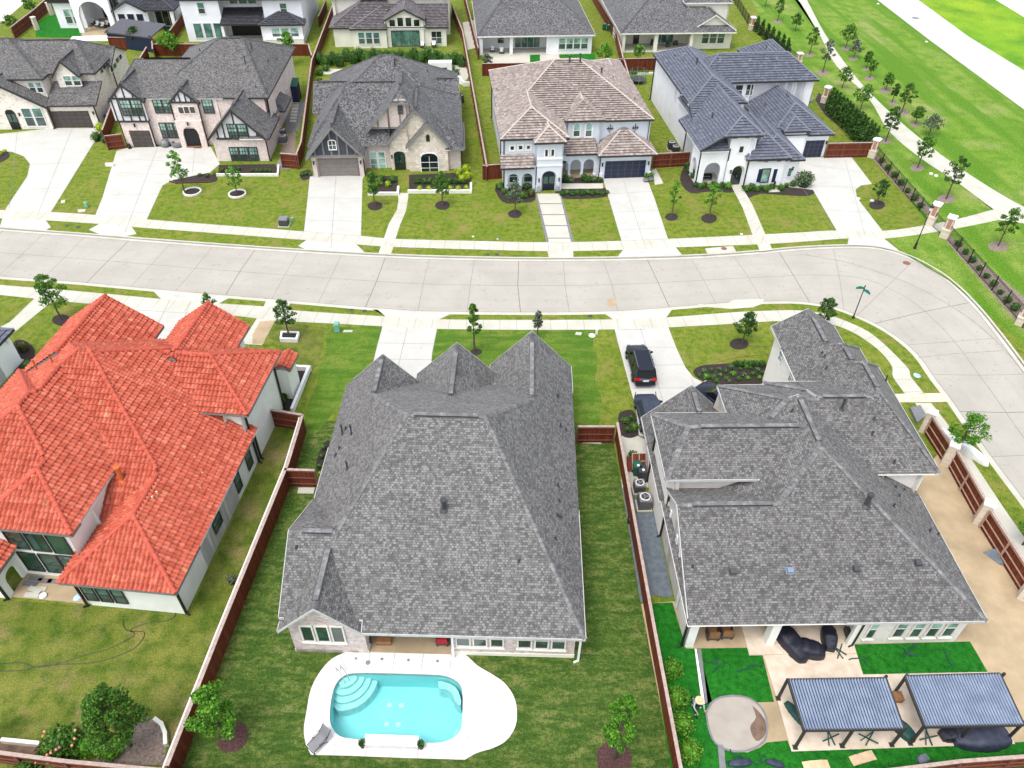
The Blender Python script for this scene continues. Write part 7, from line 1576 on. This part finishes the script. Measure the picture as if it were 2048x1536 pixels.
e = empty('swim_spa', G(574, 84), R(5), 'white flat covered spa in front of the tall far white house', 'spa'); m = MB(); m.box(-3.1, 3.1, -1.9, 1.9, 0, 1.0); m.build('tub', M['offwhite'], e); m = MB(); m.box(-3.0, 3.0, -1.95, 1.85, 1.001, 1.12, tp=.05); m.build('cover', M['white'], e)
e = empty('small_pool', G(410, 97), R(5), 'small plunge pool left behind the tudor roof', 'pool'); m = MB(); m.box(-1.9, 1.9, -.8, .8, 0, .2); m.build('coping', M['white'], e); m = MB(); m.box(-1.6, 1.6, -.55, .55, .201, .22); m.build('water', M['gl_teal'], e)
slab([(145, 74), (250, 72), (252, 82), (140, 82)], 'row of pale paving slabs before the big white arch', 'white', .1, 'paving_slabs', 'paving')
e = empty('trampoline', G(1275, 165), 0, 'green netted trampoline behind the pale blue house', 'trampoline'); m = MB(); m.lathe((0, 0, .5), [(1.2, 0), (1.2, .05), (1.1, .06)], 20); m.build('mat', M['metal_dark'], e); m = MB()
for k in range(8): a = k*.785; m.tube([(1.2*math.cos(a), 1.2*math.sin(a), 0), (1.2*math.cos(a), 1.2*math.sin(a), 1.9)], .03, 6)
m.build('pole', M['util_green'], e); m = MB()
for k in range(24):
    a = k*.2618; m.bar((1.2*math.cos(a), 1.2*math.sin(a), .5), (1.2*math.cos(a), 1.2*math.sin(a), 1.9), .015, .015)
for z in (.9, 1.3, 1.7, 1.9):
    for k in range(24): a, b = k*.2618, (k+1)*.2618; m.bar((1.2*math.cos(a), 1.2*math.sin(a), z), (1.2*math.cos(b), 1.2*math.sin(b), z), .015, .02)
m.build('net', M['bin_green'], e)
# urns, lounge, skimmer, hose, planks
for px, lb in (((726, 1494), 'left dark urn with clipped plant beside the pool water feature'), ((843, 1496), 'right dark urn with clipped plant beside the pool water feature')):
    e = empty('garden_urn', G(*px)+Vector((0, 0, .06)), 0, lb, 'urn', 'garden urns by the pool'); m = MB(); m.lathe((0, 0, 0), [(.12, 0), (.08, .1), (.16, .25), (.2, .42)], 12); m.build('pot', M['black'], e); m = MB(); leafball(m, (0, 0, .55), .2, .2, 120, .06, hollow=.3); m.build('plant', M['leaf_dark'], e)
e = empty('sun_chair', G(637, 1490)+Vector((0, 0, .06)), R(-38), 'folding metal lounge chair on the pool deck corner', 'lounge chair'); m = MB(); m.box(-.28, .28, -.45, .35, .3, .34); m.add([(-.28, .35, .34), (.28, .35, .34), (.28, .75, .8), (-.28, .75, .8)]); m.build('sling', M['metal_grey'], e); m = MB()
for sg in (1, -1): m.tube([(sg*.3, -.5, 0), (sg*.3, -.45, .34), (sg*.3, .35, .34), (sg*.3, .78, .85)], .02, 6); m.tube([(sg*.3, .4, 0), (sg*.3, -.1, .5), (sg*.3, .45, .55)], .02, 6)
m.bar((-.3, -.48, .1), (.3, -.48, .1), .03, .03); m.build('frame', M['black'], e)
e = empty('pool_brush', G(912, 1301)+Vector((0, 0, .1)), 0, 'blue pool brush leaning at the patio post', 'pool brush'); m = MB(); m.tube([(0, 0, .05), (-.15, .5, 2.0)], .02, 6); m.build('pole', M['blue_plastic'], e); m = MB(); m.box(-.3, .3, -.1, .1, .02, .1); m.build('brush_head', M['blue_plastic'], e)
m = MB(); hp = [(351, 1215), (350, 1232), (335, 1241), (300, 1245), (268, 1255), (262, 1262), (285, 1263), (289, 1270), (280, 1285), (262, 1300), (215, 1318), (180, 1326), (130, 1328), (80, 1332), (50, 1340), (0, 1342), (-30, 1342)]
m.tube([G(x, y, .03) for x, y in smooth(hp, 4)], .018, 5); tag(m.build('garden_hose', M['black']), 'long black garden hose snaking over the red roof house lawn', 'hose')
m = MB(); m.tube([G(x, y, .03) for x, y in smooth([(246, 1242), (250, 1258), (268, 1266), (262, 1275), (215, 1298), (170, 1310), (120, 1326), (75, 1334), (45, 1326), (15, 1326), (-20, 1330)], 4)], .018, 5); tag(m.build('garden_hose', M['black']), 'upper loop of black garden hose ending left of the tangle', 'hose')
m = MB(); m.tube([G(x, y, .02) for x, y in smooth([(1425, 727), (1460, 718), (1500, 712), (1545, 706)], 4)], .018, 5); tag(m.build('soaker_hose', M['rust']), 'thin brown hose across the corner house front lawn', 'hose'); m = MB(); m.tube([G(x, y, .02) for x, y in smooth([(1495, 690), (1520, 693), (1548, 692)], 4)], .018, 5); tag(m.build('soaker_hose', M['rust']), 'short brown hose right of the round dark tree', 'hose')
for i, (px, py, rz) in enumerate(((72, 1157, -5), (90, 1162, -4), (60, 1168, -6), (110, 1163, -5), (78, 1178, -4), (70, 1180, -20), (64, 1190, -3))):
    m = MB(); m.box(-.45, .45, -.16, .16, .0, .05); m.build; thing('loose_paver', m, M['metal_grey' if i < 4 else 'walk'], G(px, py, .1+.05*(i == 5)), ['grey paver nearest the tall windows', 'grey paver right of the first by the tall windows', 'grey paver left in the second row', 'grey paver rightmost under the roof edge', 'stacked pale paver in the middle', 'top pale paver of the middle stack', 'pale paver nearest the lawn'][i]+' on the red roof house patio', 'paver', R(rz), 'loose pavers')
bundle(158, 1196, .6, .5, .2, 'blue_plastic', 'blue and white bags at the patio post of the red roof house', 30, 'bags', 'plastic_bags'); m = MB(); m.lathe((0, 0, 0), [(.2, 0), (.22, .12), (.12, .13)], 14); thing('white_bucket', m, M['white'], G(87, 1193, .1), 'white bucket lid on the red roof house patio', 'bucket')
m = MB(); m.lathe((0, 0, 0), [(.3, 0), (.55, .25), (.55, .6), (.35, .9)], 14); thing('egg_planter', m, M['metal_grey'], G(332, 293), 'brown rounded pot beside the tudor garage', 'pot'); m = MB(); m.lathe((0, 0, 0), [(.35, 0), (.75, .2), (.78, .5), (.6, .55), (.5, .3)], 18); thing('stone_bowl', m, M['metal_grey'], G(356, 292), 'wide grey bowl left of the tudor entry arch', 'bowl')
m = MB(); m.lathe((0, 0, 0), [(.2, 0), (.25, .3), (.15, .6)], 10); thing('dark_pot', m, M['black'], G(260, 297), 'dark pot at the left corner of the tudor garage', 'pot'); m = MB(); m.box(-.45, .45, -.25, .25, 0, .03); thing('door_mat', m, M['black'], G(396, 294.5, .02), 'black door mat before the tudor entry arch', 'mat')
for (px, py, lb) in ((1292, 363, 'left patterned black and white pot beside the navy garage'), (1301, 362, 'right patterned black and white pot beside the navy garage')):
    e = empty('patterned_pot', G(px, py), 0, lb, 'pot', 'patterned pots'); m = MB(); m.lathe((0, 0, 0), [(.2, 0), (.38, .25), (.34, .55)], 12); m.build('pot', M['gravel'], e); m = MB(); leafball(m, (0, 0, .75), .35, .3, 160, .09, hollow=.3); m.build('plant', M['leaf_mid'], e)
m = MB(); m.lathe((0, 0, 0), [(.18, 0), (.16, .3), (.1, .5), (.14, .7), (.04, .95)], 10); thing('garden_statue', m, M['black'], G(1547, 377), 'small black statue on a pale pad before the white house', 'statue'); slab([(1537, 376), (1556, 375), (1560, 384), (1537, 385)], 'pale pad under the small black statue')
for i, (px, py, lb) in enumerate(((1716, 398, 'white stone beside the small dark tree by the wide driveway'), (1744, 402, 'pale rock at the mulch of the small driveway tree'), (1872, 352, 'pale pad on the grass left of the trail bend'), (1862, 348, 'second pale pad beside the trail bend'), (1853, 84, 'white post base on the kerb of the wide pale road'), (1756, 8, 'white markers at the top beside the wide pale road'))):
    m = MB(); m.lathe((0, 0, 0), [(.25, 0), (.22, .12), (.08, .16)], 7); thing('pale_stone', m, M['offwhite'], G(px, py), lb, 'stone', group='pale stones')
# trellis panels, wood gate lying beside the corner house, dark hose cart
e = empty('loose_gate', G(1276, 935), R(3), 'brown framed gate panel leaning beside the green bin', 'gate'); m = MB(); m.bar((-.45, .3, .9), (-.45, -.5, .25), .9, .03); m.add([(-.5, .35, 1.1), (.5, .35, 1.1), (.5, -.45, .3), (-.5, -.45, .3)][::-1]); m.build('boards', M['fence'], e); m = MB()
for a, b in (((-.5, .35, 1.13), (.5, .35, 1.13)), ((-.5, -.45, .33), (.5, -.45, .33)), ((-.5, .35, 1.13), (-.5, -.45, .33)), ((.5, .35, 1.13), (.5, -.45, .33)), ((-.5, -.05, .73), (.5, -.05, .73)), ((0, .35, 1.13), (0, -.45, .33))): m.bar(a, b, .06, .05)
m.build('frame', M['fence_cap'], e); shrub(1265, 915, 11, 'leaf_dark', 'dark potted plant behind the loose gate panel', 1.0); bundle(1262, 1040, .8, .5, .5, 'black', 'dark crumpled bag beside the tarp and fence', 70, 'bag', 'dark_bag')
slab([(1310, 1035), (1318, 1032), (1325, 1045), (1316, 1050)], 'pale board lying on the tarp', 'offwhite', .05); slab([(1818, 820), (1838, 815), (1850, 835), (1832, 850)], 'pile of grey slabs by the topmost cream pier', 'metal_grey', .3, 'slab_pile', 'slabs')

# ------------------------------------------------------------------ the crouching person
def skin(name, verts, edges, radii, mat, parent=None, sub=1):
    me = bpy.data.meshes.new(name); me.from_pydata(verts, edges, []); o = bpy.data.objects.new(name, me); COL.objects.link(o); me.materials.append(mat)
    md = o.modifiers.new('skin', 'SKIN'); sv = me.skin_vertices
    if not sv: bpy.context.view_layer.objects.active = o
    for i, r in enumerate(radii): me.skin_vertices[0].data[i].radius = (r, r) if not hasattr(r, '__len__') else r
    me.skin_vertices[0].data[0].use_root = True; o.modifiers.new('sub', 'SUBSURF').levels = sub; o.modifiers['sub'].render_levels = sub + 1
    if parent: o.parent = parent
    return o
pz = G(1387, 1410)
pe = empty('person', pz, R(200), 'person in straw hat and grey shirt kneeling on the turf beside the round bushes', 'person')
# pelvis low on heels, torso leaning forward, one arm reaching to the plants
V = [(0, 0, .32), (0, .05, .52), (0, .14, .72), (0, .2, .84), (0, .24, .92), (0, .28, 1.02), (0, .3, 1.1),
     (-.1, 0, .3), (-.16, .4, .34), (-.14, .04, .12), (-.14, -.28, .08), (-.14, -.36, .05), (.1, 0, .3), (.2, .38, .36), (.2, .5, .06), (.2, .62, .05),
     (-.19, .2, .82), (-.3, .36, .66), (-.22, .6, .55), (.19, .2, .82), (.3, .36, .62), (.2, .56, .42)]
E_d = [(0, 1), (1, 2), (2, 3), (3, 4), (4, 5), (5, 6), (0, 7), (7, 8), (8, 9), (9, 10), (10, 11), (0, 12), (12, 13), (13, 14), (14, 15), (3, 16), (16, 17), (17, 18), (3, 19), (19, 20), (20, 21)]
Rd = [.14, .14, .15, .12, .055, .09, .08, .1, .07, .06, .05, .045, .1, .07, .05, .04, .065, .045, .03, .065, .045, .03]
body = skin('body', V, E_d, Rd, M['shirt'], pe)
tro = skin('trousers', [V[0], V[1], V[7], V[8], V[9], V[10], V[12], V[13], V[14]], [(0, 1), (0, 2), (2, 3), (3, 4), (4, 5), (0, 6), (6, 7), (7, 8)], [.165, .15, .12, .085, .075, .06, .12, .085, .065], M['trousers'], pe)
hd = MB(); hd.lathe((0, .3, 1.0), [(.03, -.03), (.075, .0), (.09, .08), (.085, .16), (.05, .21)], 14); hd.build('head', M['skin'], pe)
fc = MB(); fc.box(-.012, .012, .385, .41, 1.06, 1.1); fc.box(-.03, .03, .382, .392, 1.02, 1.03); fc.box(-.045, -.02, .38, .39, 1.1, 1.112); fc.box(.02, .045, .38, .39, 1.1, 1.112); fc.build('face_features', M['rust'], pe)
for sg in (1, -1): er = MB(); er.box(sg*.092-.01, sg*.092+.01, .28, .32, 1.05, 1.11); er.build('ear', M['skin'], pe)
ht = MB(); ht.lathe((0, .3, 1.14), [(.24, 0), (.25, .012), (.12, .02), (.11, .12), (.05, .14)], 20); ht.build('hat', M['straw'], pe)
for sx, (x, y, z) in ((-1, V[18]), (1, V[21])):
    hv = [(x, y, z), (x, y+.08, z-.02)]; he = [(0, 1)]; hr = [.026, .034]
    for k in range(4):
        fx = x+(k-1.5)*.02; i0 = len(hv); ln = (.075, .09, .085, .065)[k]
        hv += [(fx, y+.1, z-.025), (fx, y+.1+ln*.5, z-.04), (fx, y+.1+ln*.8, z-.07)]; he += [(1, i0), (i0, i0+1), (i0+1, i0+2)]; hr += [.01, .009, .008]
    i0 = len(hv); hv += [(x-sx*.035, y+.06, z-.03), (x-sx*.05, y+.1, z-.05)]; he += [(1, i0), (i0, i0+1)]; hr += [.011, .009]
    skin('hand', hv, he, hr, M['skin'], pe)
for v in (V[11], V[15]): sh = MB(); sh.box(v[0]-.05, v[0]+.05, v[1]-.08, v[1]+.14, 0, .09, tp=.02); sh.build('shoe', M['black'], pe)
m = MB(); m.tube([G(1390, 1408, .1), G(1399, 1418, .04)], .02, 6); tag(m.build('garden_tool', M['metal_dark']), 'dark long handled tool lying right of the kneeling person', 'tool')

# check helper: every top-level thing needs tags
for o in S.objects:
    if o.parent is None and o.type in ('MESH', 'EMPTY') and 'kind' not in o and 'label' not in o: print('UNTAGGED', o.name)
